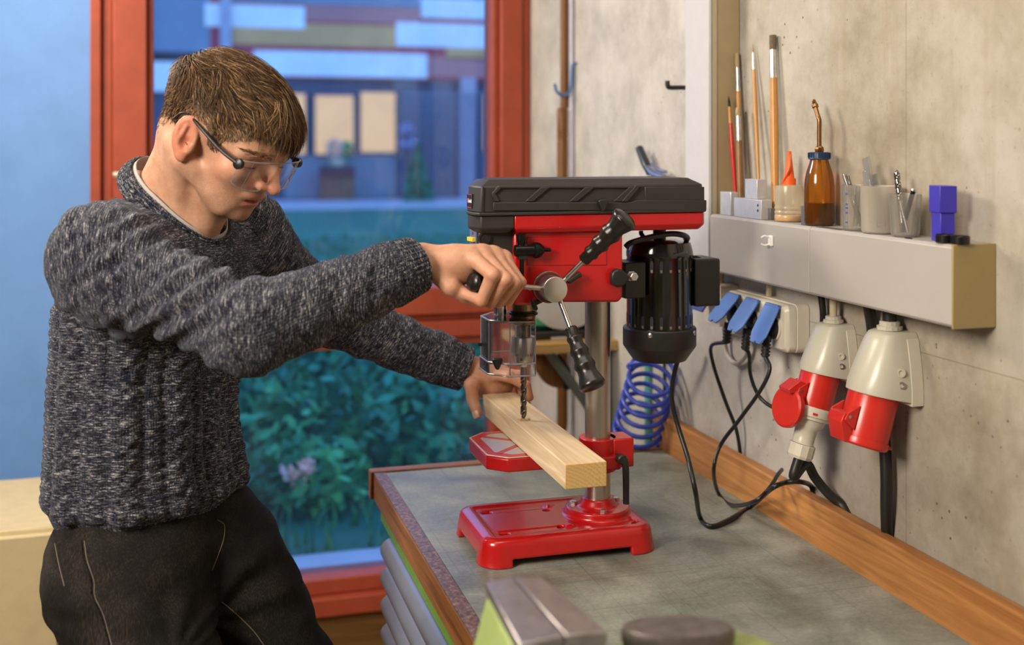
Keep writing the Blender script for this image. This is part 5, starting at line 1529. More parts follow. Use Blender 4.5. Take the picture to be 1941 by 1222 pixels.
# three phase sockets
def cee(s, yc, zt_, lid_open, label):
    """s scale; yc centre along the wall; zt_ top of the housing"""
    t = thing('three_phase_socket', label, 'socket', (0.98, yc, zt_ - 0.17 * s))
    top = []
    def ring(z, hw, dep, rnd):
        """half round section against the wall"""
        pts = [(WX - 0.0005, yc + hw), (WX - 0.0005, yc - hw)]
        xf = WX - dep
        for a in np.linspace(-90, 90, 13):
            yy = yc + hw * math.sin(R(a)) * 1.0
            xx = xf + (1 - abs(math.cos(R(a))) ** rnd) * (dep * 0.62)
            pts.append((xx, yy))
        return [(x, y, z) for x, y in pts]
    h = 0.098 * s
    rings = [ring(zt_ - h, 0.0435 * s, 0.086 * s, 0.75), ring(zt_ - h * .8, 0.0435 * s, 0.083 * s, 0.7), ring(zt_ - h * .45, 0.0395 * s, 0.071 * s, 0.6), ring(zt_ - h * .12, 0.033 * s, 0.056 * s, 0.55), ring(zt_ - h * .03, 0.030 * s, 0.050 * s, 0.55), ring(zt_, 0.026 * s, 0.043 * s, 0.6)]
    # lower edge of the housing slopes with the tilted barrel
    fixed = []
    for i, rg in enumerate(rings):
        fixed.append([(x, y, z + (0.018 * s * (WX - x) / (0.086 * s) if i == 0 else (0.010 * s * (WX - x) / (0.086 * s) if i == 1 else 0))) for x, y, z in rg])
    hs = loft('housing', fixed, M_sockg, t, 35, 0.0012)
    def hwz(z_): return np.interp((zt_ - z_) / h, [0, .12, .45, .8, 1], [.027, .034, .0405, .0445, .0445]) * s
    loft('back_part', [[(WX - 0.0004, yc - hwz(z_), z_), (WX - 0.019 * s, yc - hwz(z_), z_), (WX - 0.019 * s, yc + hwz(z_), z_), (WX - 0.0004, yc + hwz(z_), z_)] for z_ in (zt_ - h - 0.0005, zt_ - h * .8, zt_ - h * .45, zt_ - h * .12, zt_ - 0.001)], M_sock, t, 30, 0.0006)
    lathe('gland', [(0.0155 * s, 0), (0.0175 * s, 0.001), (0.0175 * s, 0.006 * s), (0.0140 * s, 0.007 * s), (0.0140 * s, 0.012 * s), (0.012 * s, 0.013 * s)], (WX - 0.024 * s, yc, zt_), (0, 0, 1), M_sockg, t, 14, 25)
    # side screws on the flank that faces the camera
    for dz, r_s in ((0.052, 0.0062), (0.069, 0.0052)):
        zz_ = zt_ - dz * s
        lathe('cover_screw', [(r_s * s, 0.0), (r_s * s, 0.0012), (r_s * .55 * s, 0.0014), (r_s * .5 * s, -0.0006)], (WX - 0.034 * s, yc - 0.0425 * s + (0.0022 if dz < .06 else 0.0005), zz_), (-0.35, -0.93, 0.1), M_bolt if dz > .06 else M_sockg, t, 16)
    ax = nrm((-0.30, 0, -1))
    o0 = V3(WX - 0.047 * s, yc, zt_ - h + 0.018 * s)
    rb = 0.0345 * s
    Lb = 0.073 * s
    bl = lathe('barrel', [(rb * .95, 0), (rb, 0.004), (rb, Lb), (rb * .86, Lb), (rb * .86, Lb - 0.02 * s)], o0, ax, M_lidr, t, 48, 35)
    e1 = nrm(V3(-1, 0, 0) - ax * (-ax[0])); e2 = V3(0, 1, 0)
    end = o0 + ax * Lb
    # hinge block and spring lid
    hb = o0 + ax * (Lb * .60) + e1 * rb
    def P(a, b, c): return hb + e1 * a + ax * b + e2 * c
    w = 0.021 * s
    for sg in (-1, 1):
        q = [P(-0.004 * s, -0.016 * s, sg * w), P(0.012 * s, -0.002 * s, sg * w), P(0.014 * s, 0.008 * s, sg * w), P(-0.004 * s, 0.018 * s, sg * w)]
        q2 = [p + e2 * (-sg * 0.003 * s) for p in q]
        loft('hinge_cheek', [q, q2], M_lidr, t, 40, 0.0006)
    mesh('hinge_pin', *g_tube([P(0.008 * s, 0.002 * s, -w - 0.001), P(0.008 * s, 0.002 * s, 0), P(0.008 * s, 0.002 * s, w + 0.001)], 0.0022 * s, 10), M_bolt, t, 50)
    if not lid_open:
        lid = lathe('spring_lid', [(rb * 1.04, -0.004 * s), (rb * 1.06, 0.0), (rb * 1.06, 0.004 * s), (rb * .98, 0.007 * s), (0.0, 0.0075 * s)], end + ax * 0.0005, ax, M_lidr, t, 48, 30)
        q = [P(0.004 * s, -0.004 * s, 0), P(0.015 * s, 0.000, 0), P(0.017 * s, 0.012 * s, 0), P(0.004 * s, 0.037 * s, 0), P(-0.012 * s, 0.036 * s, 0), P(-0.002 * s, 0.016 * s, 0)]
        loft('lid_arm', [[p - e2 * (w - 0.0035 * s) for p in q], [p + e2 * (w - 0.0035 * s) for p in q]], M_lidr, lid, 40, 0.001)
        q = [end + e1 * (-rb * .9) - e2 * 0.010 * s, end + e1 * (-rb * 1.35) - e2 * 0.006 * s, end + e1 * (-rb * 1.35) + e2 * 0.006 * s, end + e1 * (-rb * .9) + e2 * 0.010 * s]
        loft('lid_tab', [q, [p + ax * 0.004 * s for p in q]], M_lidr, lid, 40, 0.0006)
    else:
        ld_c = hb + e1 * (0.020 * s) + V3(-0.006 * s, 0, -0.036 * s)
        nrm_l = nrm((-0.93, -0.2, 0.22))
        lid = lathe('spring_lid', [(rb * .9, -0.010 * s), (rb * 1.05, -0.009 * s), (rb * 1.06, 0.0), (rb * .95, 0.003 * s), (0, 0.0035 * s)], ld_c, nrm_l, M_lidr, t, 48, 30)
        q = [P(0.0, -0.012 * s, 0), P(0.012 * s, -0.014 * s, 0), P(0.030 * s, 0.006 * s, 0), P(0.026 * s, 0.012 * s, 0), P(0.008 * s, 0.006 * s, 0)]
        loft('lid_arm', [[p - e2 * (w - 0.0035 * s) for p in q], [p + e2 * (w - 0.0035 * s) for p in q]], M_lidr, lid, 40, 0.001)
    return t, end, ax, s
yA, yB = 1.574 + 0.041, 1.412 + 0.047
cA = cee(0.90, yA, onx(1585, 618, 0.995)[2], True, 'smaller three phase wall socket with its red lid open and a plug inserted')
cB = cee(1.05, yB, onx(1700, 634, 0.99)[2], False, 'larger three phase wall socket at the right with its red lid closed')
# the plug in the left one
t_, end, ax, s = cA
pg = thing('three_phase_plug', 'grey white three phase plug hanging in the open red socket', 'plug', end + ax * 0.06)
lathe('coupling_ring', [(0.030 * s, -0.012), (0.0355 * s, -0.004), (0.0365 * s, 0.0), (0.0365 * s, 0.010 * s), (0.034 * s, 0.012 * s), (0.034 * s, 0.016 * s), (0.030 * s, 0.018 * s)], end, ax, M_sock, pg, 40, 30)
lathe('plug_body', [(0.029 * s, 0.018 * s), (0.028 * s, 0.026 * s), (0.0195 * s, 0.036 * s), (0.0185 * s, 0.060 * s), (0.020 * s, 0.062 * s)], end, ax, M_sock, pg, 36, 40)
pn = lathe('cable_nut', [(0.0225 * s, 0.0625 * s), (0.0235 * s, 0.064 * s), (0.0235 * s, 0.083 * s), (0.021 * s, 0.088 * s), (0.0120 * s, 0.089 * s)], end, ax, M_sock, pg, 12, 25)
for a in (200, 250, 300):
    aa, ab = frame_of(ax)[:2]
    dd = aa * math.cos(R(a)) + ab * math.sin(R(a))
    Vb, Fb = g_box(-0.004 * s, 0.004 * s, -0.002 * s, 0.002 * s, -0.0005, 0.0006)
    side_ = nrm(np.cross(ax, dd))
    Vw = end + ax * 0.005 * s + dd * 0.0366 * s + Vb[:, :1] * side_ + Vb[:, 1:2] * ax + Vb[:, 2:] * dd
    mesh('ring_notch', Vw, Fb, M_lidr, pg)
pe = end + ax * 0.089 * s
tube('cable', [pe, pe + ax * 0.03, onx(1528, 878, 0.975), onx(1545, 905, 0.99), onx(1570, 935, 1.008), onx(1595, 957, 1.0245), V3(1.0245, onx(1610, 970, 1.0245)[1], 0.955)], 0.0078, M_rub, pg, 14, 8)
def wall_cable(label, pts, r):
    o = tube('wall_cable', pts, r, M_rub, None, 14, 8)
    return tag(o, label, 'cable')
yc1 = onx(1557, 565, 1.012)[1]
wall_cable('black cable from the trunking passing behind the smaller three phase socket', [V3(1.010, yc1, TZ0 - 0.0005), onx(1560, 590, 1.015), onx(1560, 614, 1.02), V3(1.022, onx(1561, 640, 1.022)[1], 1.235)], 0.0055)
wall_cable('thick black cable from the trunking passing behind the larger socket to the bench', [V3(1.005, onx(1645, 582, 1.005)[1], TZ0 - 0.0005), onx(1652, 612, 1.0175), onx(1657, 660, 1.0205), onx(1668, 760, 1.0195), onx(1676, 830, 1.014), onx(1680, 900, 1.012), onx(1680, 960, 1.014), V3(1.0235, onx(1678, 995, 1.02)[1], 0.96)], 0.0088)
for k, (cc, X0, m_, r_, lab) in enumerate(((cA, WX - 0.024 * 0.9, M_wire, 0.0062, 'cream conduit feeding the smaller three phase socket from above'), (cB, WX - 0.024 * 1.05, M_rub, 0.0105, 'fat black feed cable entering the larger three phase socket from above'))):
    yy = (yA, yB)[k]; zt_ = cc[0].location[2] + 0.17 * cc[3] + 0.0125 * cc[3]
    o = lathe('feed_pipe', [(r_, zt_), (r_, TZ0 - 0.0005)], (X0, yy, 0), (0, 0, 1), m_, None, 16)
    tag(o, lab, 'conduit')

# ------------------------------------------------------------------ far end of the right wall
M_hose = plain('blue_hose', (0.03, 0.06, 0.42), 0.3, var=0.06, spec=0.5)
Rv_, Fv_ = V3(ca, -sa, 0), V3(sa, ca, 0)
hs_t = onx(1240, 700, 0.965); hs_b = onx(1205, 832, 0.955)
hp_ = []
turns = 7.0
hax = nrm(hs_b - hs_t)
ha, hb_, _ = frame_of(nrm(hax + Fv_ * 0.40 + Rv_ * 0.1))
for k in range(int(turns * 26) + 1):
    f = k / (turns * 26)
    a = f * turns * 2 * math.pi
    hp_.append(hs_t + (hs_b - hs_t) * f + 0.052 * (math.cos(a) * ha + math.sin(a) * hb_) * (0.92 + 0.08 * f))
lead = [onx(1290, 660, 0.99), onx(1275, 680, 0.985)]
hz_ = mesh('coil_hose', *g_tube(np.vstack([spline([onx(1300, 650, 0.99), onx(1288, 672, 0.985), hp_[0] + V3(0, 0, 0.012), hp_[0]], 6)[:-1], np.array(hp_), spline([hp_[-1], onx(1195, 838, 0.93), onx(1172, 812, 0.92)], 5)[1:]]), 0.0052, 9), M_hose, None, 60)
tag(hz_, 'blue spiral air hose hanging at the far end of the bench', 'hose')
M_blueh = plain('blue_hook', (0.05, 0.14, 0.36), 0.4)
# long turned wooden tool on a blue hook
M_stick = wood('turned_wood', (0.11, 0.042, 0.011), (0.25, 0.11, 0.03), 'Z', 0.4, 1.2, False)
sx, sy = 0.998, onx(1066, 300, 0.998)[1]
zt2 = lambda py: onx(1066, py, 0.998)[2]
lst = thing('wooden_pole', 'long brown wooden pole with a turned collar hanging on the wall', 'pole', (sx, sy, zt2(815)))
lathe('thin_shaft', [(0.011, zt2(205)), (0.0112, 2.25)], (sx + 0.006, sy, 0), (0, 0, 1), M_stick, lst, 20)
lathe('turned_handle', [(0.012, zt2(815)), (0.0145, zt2(800)), (0.0145, zt2(265)), (0.0135, zt2(262)), (0.0150, zt2(258)), (0.0135, zt2(254)), (0.0150, zt2(250)), (0.0145, zt2(246)), (0.0145, zt2(208)), (0.011, zt2(204))], (sx, sy, 0), (0, 0, 1), M_stick, lst, 24)
hkx = V3(1.02, sy - 0.03, zt2(165))
hk = tube('blue_hook', [V3(WX - 0.001, sy - 0.024, zt2(120)), V3(1.018, sy - 0.024, zt2(128)), V3(1.014, sy - 0.024, zt2(165)), V3(0.998, sy - 0.024, zt2(182)), V3(0.976, sy - 0.024, zt2(176)), V3(0.968, sy - 0.024, zt2(160))], 0.004, M_blueh, None, 8, 6)
tag(hk, 'blue bent wire hook holding the long brown pole', 'hook')
hkp = onx(1290, 166, 1.0)
hk2 = tube('black_hook', [V3(WX - 0.001, hkp[1], hkp[2]), V3(1.0, hkp[1], hkp[2]), ony(1271, 166, hkp[1]), ony(1266, 163, hkp[1]), ony(1265, 153, hkp[1])], 0.005, M_blks, None, 10, 4)
tag(hk2, 'short black hook sticking out of the wall left of the tall trunking', 'hook')
cdt = lathe('wall_conduit', [(0.008, 0.9), (0.008, 2.748)], (1.0215, onx(1083, 200, 1.0215)[1], 0), (0, 0, 1), plain('lavender_conduit', (0.50, 0.50, 0.62), 0.4), None, 14)
tag(cdt, 'pale lavender vertical conduit on the wall right of the brown pole', 'conduit')
tcd = lathe('green_conduit', [(0.008, 0.2), (0.008, 1.25)], (1.0215, onx(1228, 740, 1.0215)[1], 0), (0, 0, 1), plain('teal_paint', (0.10, 0.34, 0.33), 0.4), None, 14)
tag(tcd, 'thin teal vertical pipe on the wall behind the blue hose', 'pipe')
vcb = tube('thin_cable', [onx(1259, 670, 1.026), onx(1259, 730, 1.026), onx(1259, 785, 1.026)], 0.003, M_cord, None, 8, 3)
tag(vcb, 'thin black cable on the wall above the far end of the upstand', 'cable')
# air gun lying against the wall above the drill cover
agp = [onx(1212, 281, 1.0), onx(1224, 310, 1.0), onx(1232, 328, 1.002)]
ag = thing('air_blow_gun', 'dark handled metal blow gun hanging on the wall behind the drill cover', 'blow gun', agp[-1] - V3(0, 0, 0.05))
M_gun = plain('gun_metal_blue', (0.25, 0.28, 0.36), 0.3, 0.8, var=0.15)
tube('handle', agp, [0.009, 0.010, 0.008], plain('gun_handle', (0.02, 0.028, 0.05), 0.35), ag, 14, 5)
tube('body', [onx(1228, 318, 1.0), onx(1240, 330, 1.002), onx(1258, 336, 1.004), onx(1275, 340, 1.006)], [0.007, 0.0085, 0.007, 0.004], M_gun, ag, 12, 5)
tube('lever', [onx(1236, 310, 0.992), onx(1247, 322, 0.992), onx(1262, 326, 0.995)], 0.0035, M_gun, ag, 8, 5)
tube('hanger', [onx(1268, 337, 1.006), V3(1.02, onx(1268, 337, 1.006)[1], onx(1268, 340, 1.006)[2]), V3(WX - 0.001, onx(1268, 337, 1.006)[1], onx(1268, 340, 1.006)[2])], 0.003, M_gun, ag, 8, 3)

# wall shelf with the disc sander beyond the bench
SHY0, SHY1 = 2.60, 2.84
shz1 = ony(1090, 649, SHY0)[2]; shz0 = ony(1090, 668, SHY0)[2]
shx0 = ony(1004, 655, SHY0)[0]
shf = thing('wall_shelf', 'wooden wall shelf with grey bracket behind the drill column', 'shelf', (0.93, 2.72, shz0))
M_shelf = wood('shelf_board', (0.35, 0.19, 0.06), (0.56, 0.36, 0.14), 'X', 0.5, 0.7, False)
box('board', shx0, WX - 0.0005, SHY0, SHY1, shz0, shz1, M_shelf, shf, 0.002)
M_brk = plain('grey_green_bracket', (0.15, 0.18, 0.16), 0.5)
q0 = ony(1070, 676, SHY0 + 0.05); q1 = ony(1195, 806, SHY0 + 0.05)
mesh('bracket_strut', *g_tube([V3(shx0 + 0.06, SHY0 + 0.05, shz0), V3((shx0 + 0.06 + WX) / 2, SHY0 + 0.05, (shz0 + shz0 - 0.22) / 2), V3(WX - 0.004, SHY0 + 0.05, shz0 - 0.22)], 0.012, 4), M_brk, shf, 30)
box('bracket_leg', WX - 0.012, WX - 0.0006, SHY0 + 0.038, SHY0 + 0.062, shz0 - 0.26, shz0, M_brk, shf, 0.001)
sd = thing('disc_sander', 'green bench disc sander with a large pale disc on the wall shelf', 'sander', (0.93, 2.72, shz1))
M_sg = plain('sander_green', (0.012, 0.10, 0.045), 0.4, var=0.1)
M_disc = plain('pale_disc', (0.62, 0.62, 0.60), 0.5, var=0.06)
xg0, xg1 = ony(1005, 620, 2.66)[0], WX - 0.015
zg = lambda py: ony(1080, py, 2.66)[2]
box('base', xg0, xg1, 2.65, 2.82, shz1 + 0.0003, zg(625), M_blks, sd, 0.004)
box('body', xg0 + 0.01, xg1, 2.67, 2.81, zg(625), zg(590), M_sg, sd, 0.008)
box('switch_box', xg0 + 0.012, xg0 + 0.04, 2.655, 2.67, zg(615), zg(596), plain('switch_green', (0.05, 0.35, 0.16), 0.4), sd, 0.003)
dcn = ony(1098, 538, 2.66)
lathe('sanding_disc', [(0.107, 0), (0.109, 0.004), (0.109, 0.012), (0.105, 0.014), (0.02, 0.015)], (min(dcn[0], WX - 0.115), 2.668, zg(540)), (0, -1, 0), M_disc, sd, 48)
box('motor_housing', min(dcn[0], WX - .115) - 0.05, min(dcn[0], WX - .115) + 0.05, 2.67, 2.80, zg(590), zg(540), M_sg, sd, 0.02, 3)
box('badge_plate', ony(1045, 640, 2.648)[0], ony(1075, 640, 2.648)[0], 2.6485, 2.6505, zg(640), zg(636), M_disc, sd, 0)
# brown hand brush hanging under the shelf
hbp = ony(1040, 690, 2.70)
hbr = thing('hand_brush', 'brown wooden hand brush hanging under the shelf', 'brush', hbp - V3(0, 0, 0.05))
M_hbw = wood('brush_wood', (0.14, 0.05, 0.015), (0.26, 0.11, 0.03), 'Z', 0.45, 1, False)
tube('brush_back', [ony(1022, 672, 2.70), ony(1030, 690, 2.70), ony(1046, 715, 2.70), ony(1064, 730, 2.70)], [0.02, 0.026, 0.022, 0.010], M_hbw, hbr, 14, 6)
tube('brush_bristles', [ony(1052, 676, 2.72), ony(1066, 705, 2.72), ony(1078, 735, 2.72)], [0.014, 0.022, 0.012], M_brblack, hbr, 12, 6)
# ------------------------------------------------------------------ the man at the drill
Rv, Fv, Zv = V3(ca, -sa, 0), V3(sa, ca, 0), V3(0, 0, 1)
yaw_m = R(25)
hf = Rv * math.cos(yaw_m) - Fv * math.sin(yaw_m)        # where he faces, level
lf = V3(-hf[1], hf[0], 0)                               # to his left
pit = R(29)
fw = hf * math.cos(pit) - Zv * math.sin(pit)
up = hf * math.sin(pit) + Zv * math.cos(pit)
HS = 0.00102
ear_w = at(358, 272, 1.635)
HC = ear_w - HS * (4 * fw - 72 * lf)
HM = np.stack([fw, lf, up])
def to_head(P): return (P - HC) @ HM.T / HS
def from_head(p): return HC + np.asarray(p, float) @ HM * HS

# joints
shR, shL = at(196, 497, 1.60), at(462, 446, 1.94)
elR, elL = at(476, 625, 1.50), at(600, 588, 2.05)
wrR, wrL = at(800, 497, 1.655), at(893, 704, 2.085)
nb = at(326, 396, 1.765)                                # base of the neck
waist = at(284, 900, 1.745)
hipR, hipL = at(234, 1105, 1.66), at(405, 1060, 1.80)
knR, knL = V3(0.085, 1.555, 0.50), V3(0.265, 1.800, 0.50)
anR, anL = V3(-0.03, 1.56, 0.09), V3(0.16, 1.83, 0.09)

person = thing('person', 'man in a grey knitted sweater and dark jeans leaning over the drill', 'person', (0.05, 1.72, 0))

# ---- skin
def skin_mat():
    m, nt, b = new_mat('skin')
    at_ = nt.nodes.new('ShaderNodeAttribute'); at_.attribute_name = 'tint'
    sp = nt.nodes.new('ShaderNodeSeparateXYZ'); nt.links.new(at_.outputs['Vector'], sp.inputs[0])
    p = geo_pos(nt)
    n = noise(nt, p, 55, 5, 0.65)
    base = ramp(nt, n, [(0.3, (0.50, 0.255, 0.155)), (0.7, (0.63, 0.36, 0.235))])
    c = mixc(nt, mth(nt, 'MULTIPLY', sp.outputs[2], 0.55), base, (0.62, 0.17, 0.10))
    st = noise(nt, p, 1500, 2, 0.6)
    c = mixc(nt, mth(nt, 'MULTIPLY', sp.outputs[1], ramp(nt, st, [(0.42, (0.12, 0.12, 0.12)), (0.6, (0.75, 0.75, 0.75))])), c, (0.20, 0.10, 0.055))
    c = mixc(nt, mth(nt, 'MULTIPLY', sp.outputs[0], 0.8), c, (0.50, 0.13, 0.10))
    nt.links.new(c, b.inputs['Base Color'])
    b.inputs['Roughness'].default_value = 0.45
    b.inputs['Specular IOR Level'].default_value = 0.4
    b.inputs['Subsurface Weight'].default_value = 0.12
    b.inputs['Subsurface Radius'].default_value = (0.010, 0.004, 0.002)
    b.inputs['Subsurface Scale'].default_value = 0.5
    bump(nt, b, mth(nt, 'ADD', noise(nt, p, 420, 3, 0.6), mth(nt, 'MULTIPLY', n, 1.2)), 0.25, 0.0012)
    return m
M_skin = skin_mat()

def head_mm(p):
    """head in local millimetres: x forward, y left, z up"""
    x, y, z = p[:, 0], p[:, 1], p[:, 2]
    q = p.copy(); q[:, 1] = np.abs(y)                    # mirrored half
    d = s_ell(p, (-4, 0, 46), (103, 76, 75))
    d = smin(d, s_ell(p, (52, 0, 36), (53, 60, 50)), 18)   # forehead
    d = smin(d, s_ell(p, (-50, 0, -8), (48, 54, 46)), 16)  # nape
    d = smin(d, s_ell(p, (46, 0, -14), (50, 55, 58)), 16)  # mid face
    d = smin(d, s_cone(q, (0, 54, -30), (62, 22, -66), 17, 17), 14)
    d = smin(d, s_ell(p, (54, 0, -50), (38, 40, 34)), 14)
    d = smin(d, s_ell(p, (77, 0, -71), (16, 19, 14)), 9)
    d = smax(d, -s_ell(q, (50, 62, -38), (20, 10, 18)), 10)
    d = smin(d, s_ell(q, (62, 42, -6), (24, 18, 17)), 14)  # cheek bones
    d = smin(d, s_cone(q, (94, 10, 29), (74, 48, 25), 9, 9), 9)   # brow
    d = smax(d, -s_ell(q, (101, 32, 11), (15, 19, 12)), 9)        # eye sockets
    d = smin(d, s_ell(q, (77, 32, 12), (13, 14, 12.5)), 2.5)      # lowered lids
    d = smin(d, s_cone(p, (97, 0, 22), (113, 0, -9), 6.5, 8.5), 6)
    d = smin(d, s_ell(p, (115, 0, -13), (10, 9.5, 9)), 4)
    d = smin(d, s_ell(q, (102, 11, -15), (10, 7, 7.5)), 4)
    d = smax(d, -s_ell(q, (108, 7, -21), (5, 3, 4)), 2)
    d = smin(d, s_ell(p, (87, 0, -36), (14, 25, 9)), 6)           # upper lip
    d = smin(d, s_ell(p, (92, 0, -39), (7, 18, 4.5)), 3)
    d = smin(d, s_ell(p, (88, 0, -50), (9, 17, 5.5)), 4)
    d = smax(d, -s_ell(p, (99, 0, -44.5), (17, 21, 3.4)), 2.0)      # parted lips
    # ears
    c_, s_ = math.cos(R(22)), math.sin(R(22))
    e = q - np.array([-3, 76, 4])
    ex = e[:, 0] * c_ - e[:, 1] * s_; ey = e[:, 0] * s_ + e[:, 1] * c_
    ez = e[:, 2] + ex * 0.25
    E = np.stack([ex, ey, ez], 1)
    ear = s_ell(E, (0, 2, 4), (19, 6.5, 31))
    ear = smax(ear, -s_ell(E, (2, 8, 8), (13, 6, 21)), 3)
    ear = smin(ear, s_cone(E, (-6, 3, -8), (-3, 4, 20), 3.2, 2.6), 3)
    ear = smax(ear, -s_ell(E, (5, 6, -3), (8, 8, 10)), 3)
    ear = smin(ear, s_ell(E, (13, 2, -4), (5, 4, 7)), 3)
    ear = smin(ear, s_ell(E, (4, 2, -24), (9, 5, 8)), 4)
    d = smin(d, ear, 3)
    return d

nk0 = from_head((-34, 0, -20)); nk1 = nb + Zv * -0.02 - hf * 0.02
def head_f(P):
    p = to_head(P)
    d = head_mm(p) * HS
    d = smin(d, s_cone(P, nk0, nk1, 0.056, 0.059), 0.022)
    # neck muscle from behind the ear to the collar bone, and the throat
    d = smin(d, s_cone(P, from_head((-28, -52, -22)), nb + hf * 0.042 - lf * 0.02 - Zv * 0.06, 0.017, 0.015), 0.020)
    d = smin(d, s_cone(P, from_head((-28, 52, -22)), nb + hf * 0.042 + lf * 0.02 - Zv * 0.06, 0.017, 0.015), 0.020)
    d = smin(d, s_cone(P, from_head((30, 0, -58)), nb + hf * 0.035 - Zv * 0.06, 0.030, 0.030), 0.022)
    d = smin(d, s_cone(P, nb - lf * 0.06 - Zv * 0.085, nb + lf * 0.06 - Zv * 0.085, 0.045, 0.045), 0.03)
    return d
def body_f(P):
    d = s_cone(P, nb - Zv * 0.14, waist, 0.075, 0.075)
    d = smin(d, s_cone(P, shR, shL, 0.05, 0.05), 0.05)
    d = smin(d, s_cone(P, waist, (hipR + hipL) / 2, 0.075, 0.08), 0.03)
    for a, b, ra, rb in ((shR, elR, .046, .036), (elR, wrR, .036, .026), (shL, elL, .046, .036), (elL, wrL, .036, .026),
                         (hipR, knR, .07, .048), (knR, anR, .048, .034), (hipL, knL, .07, .048), (knL, anL, .048, .034)):
        d = smin(d, s_cone(P, a, b, ra, rb), 0.015)
    return d

# ---- hands: metacarpals, knuckles, three phalanges per finger, thumb from the side of the palm
def make_hand(wrist, fore, fingers, thumb, palm_pts, pr=1.0):
    """fingers: list of joint lists [mcp, pip, dip, tip]; thumb [cmc, mcp, ip, tip]"""
    def f(P):
        d = s_cone(P, fore, wrist, 0.033, 0.0285)
        mc0 = wrist
        for k, j in enumerate(fingers):
            base = wrist + (j[0] - wrist) * 0.22
            d = smin(d, s_cone(P, base, j[0], 0.0165 * pr, 0.0125 * pr), 0.012)
        for c, r in palm_pts:
            d = smin(d, np.linalg.norm(P - c, axis=1) - r, 0.014)
        rads = ((.0112, .0100, .0088, .0074), (.0116, .0104, .0090, .0076), (.0110, .0100, .0086, .0072), (.0098, .0088, .0076, .0064))
        fd = None
        for j, r in zip(fingers, rads):
            g = s_cone(P, j[0], j[1], r[0] * 1.03, r[1])
            g = smin(g, s_cone(P, j[1], j[2], r[1] * .98, r[2]), 0.002)
            g = smin(g, s_cone(P, j[2], j[3], r[2] * .98, r[3]), 0.002)
            g = smin(g, np.linalg.norm(P - j[1], axis=1) - r[1] * 1.06, 0.003)
            fd = g if fd is None else smin(fd, g, 0.0012)
        d = smin(d, fd, 0.007)
        t = thumb
        td = smin(s_cone(P, t[0], t[1], .0165, .0130), s_cone(P, t[1], t[2], .0122, .0108), 0.004)
        td = smin(td, s_cone(P, t[2], t[3], .0108, .0092), 0.003)
        return smin(d, td, 0.007)
    return f

# right hand on the left-pointing grip
gA, gB, gd = LEV[2]                      # grip start (hub side), tip, direction hub -> tip
ax_ = -gd                                # from tip towards the hub
n1 = nrm(np.cross(ax_, Zv)); 
if n1 @ Fv > 0: n1 = -n1                 # towards the camera / right
zz1 = nrm(np.cross(n1, ax_))
if zz1[2] < 0: zz1 = -zz1
glen = np.linalg.norm(gB - gA)
def around(s, ang, rad):
    return gB + ax_ * s + (n1 * math.cos(R(ang)) + zz1 * math.sin(R(ang))) * rad
fR = []
for k, (s, a0, r0, a1, r1, a2, r2, a3, r3) in enumerate((
        (0.010, 112, .040, 22, .036, -58, .029, -128, .023),
        (0.029, 104, .043, 12, .040, -62, .029, -128, .022),
        (0.047, 98, .042, 8, .040, -64, .028, -128, .021),
        (0.064, 90, .038, 10, .035, -58, .026, -112, .021))):
    fR.append([around(s - 0.004, a0, r0), around(s, a1, r1), around(s + 0.001, a2, r2), around(s + 0.001 - .006, a3, r3)])
thR = [wrR + (fR[0][0] - wrR) * 0.40 - zz1 * 0.020 , gB - ax_ * 0.012 + around(0, 200, 0.030) - gB, around(0.012, 222, 0.031), around(0.036, 248, 0.029)]
foreR = wrR + (elR - wrR) * 0.35
palmR = [(wrR * 0.45 + fR[1][0] * 0.55 - zz1 * 0.010, 0.024), (wrR * 0.45 + fR[3][0] * 0.55 - zz1 * 0.012, 0.022), (around(0.045, 168, .040), 0.017), (around(0.068, 160, .038), 0.016)]
handR_f = make_hand(wrR, foreR, fR, thR, palmR)

# left hand clasping the far end of the timber
tf = 1.995                                # far end of the timber
bL, bR = 0.523, 0.5865
wL = wrL
mc = [V3(0.535, 2.020, 1.134), V3(0.556, 2.012, 1.138), V3(0.574, 2.022, 1.134), V3(0.588, 2.040, 1.124)]
fL = [[mc[0], V3(0.572, 1.972, 1.136), V3(0.598, 1.955, 1.122), V3(0.603, 1.950, 1.102)],
      [mc[1], V3(0.594, 1.990, 1.132), V3(0.605, 1.980, 1.108), V3(0.601, 1.975, 1.088)],
      [mc[2], V3(0.602, 2.012, 1.122), V3(0.607, 2.004, 1.098), V3(0.601, 1.996, 1.079)],
      [mc[3], V3(0.607, 2.030, 1.110), V3(0.607, 2.026, 1.090), V3(0.598, 2.018, 1.076)]]
tt = onx(905, 783, 0.5125)
thL = [wL + V3(0.012, -0.006, -0.012), onx(893, 728, 0.505), onx(896, 757, 0.507), tt]
foreL = wL + (elL - wL) * 0.3
palmL = [((wL + mc[1]) / 2 - Zv * 0.006, 0.026), ((wL + mc[3]) / 2 - Zv * 0.008, 0.024), (V3(0.540, 2.022, 1.105), 0.019), (V3(0.556, 2.016, 1.112), 0.021), (V3(0.575, 2.022, 1.108), 0.018)]
handL_f = make_hand(wL, foreL, fL, thL, palmL)

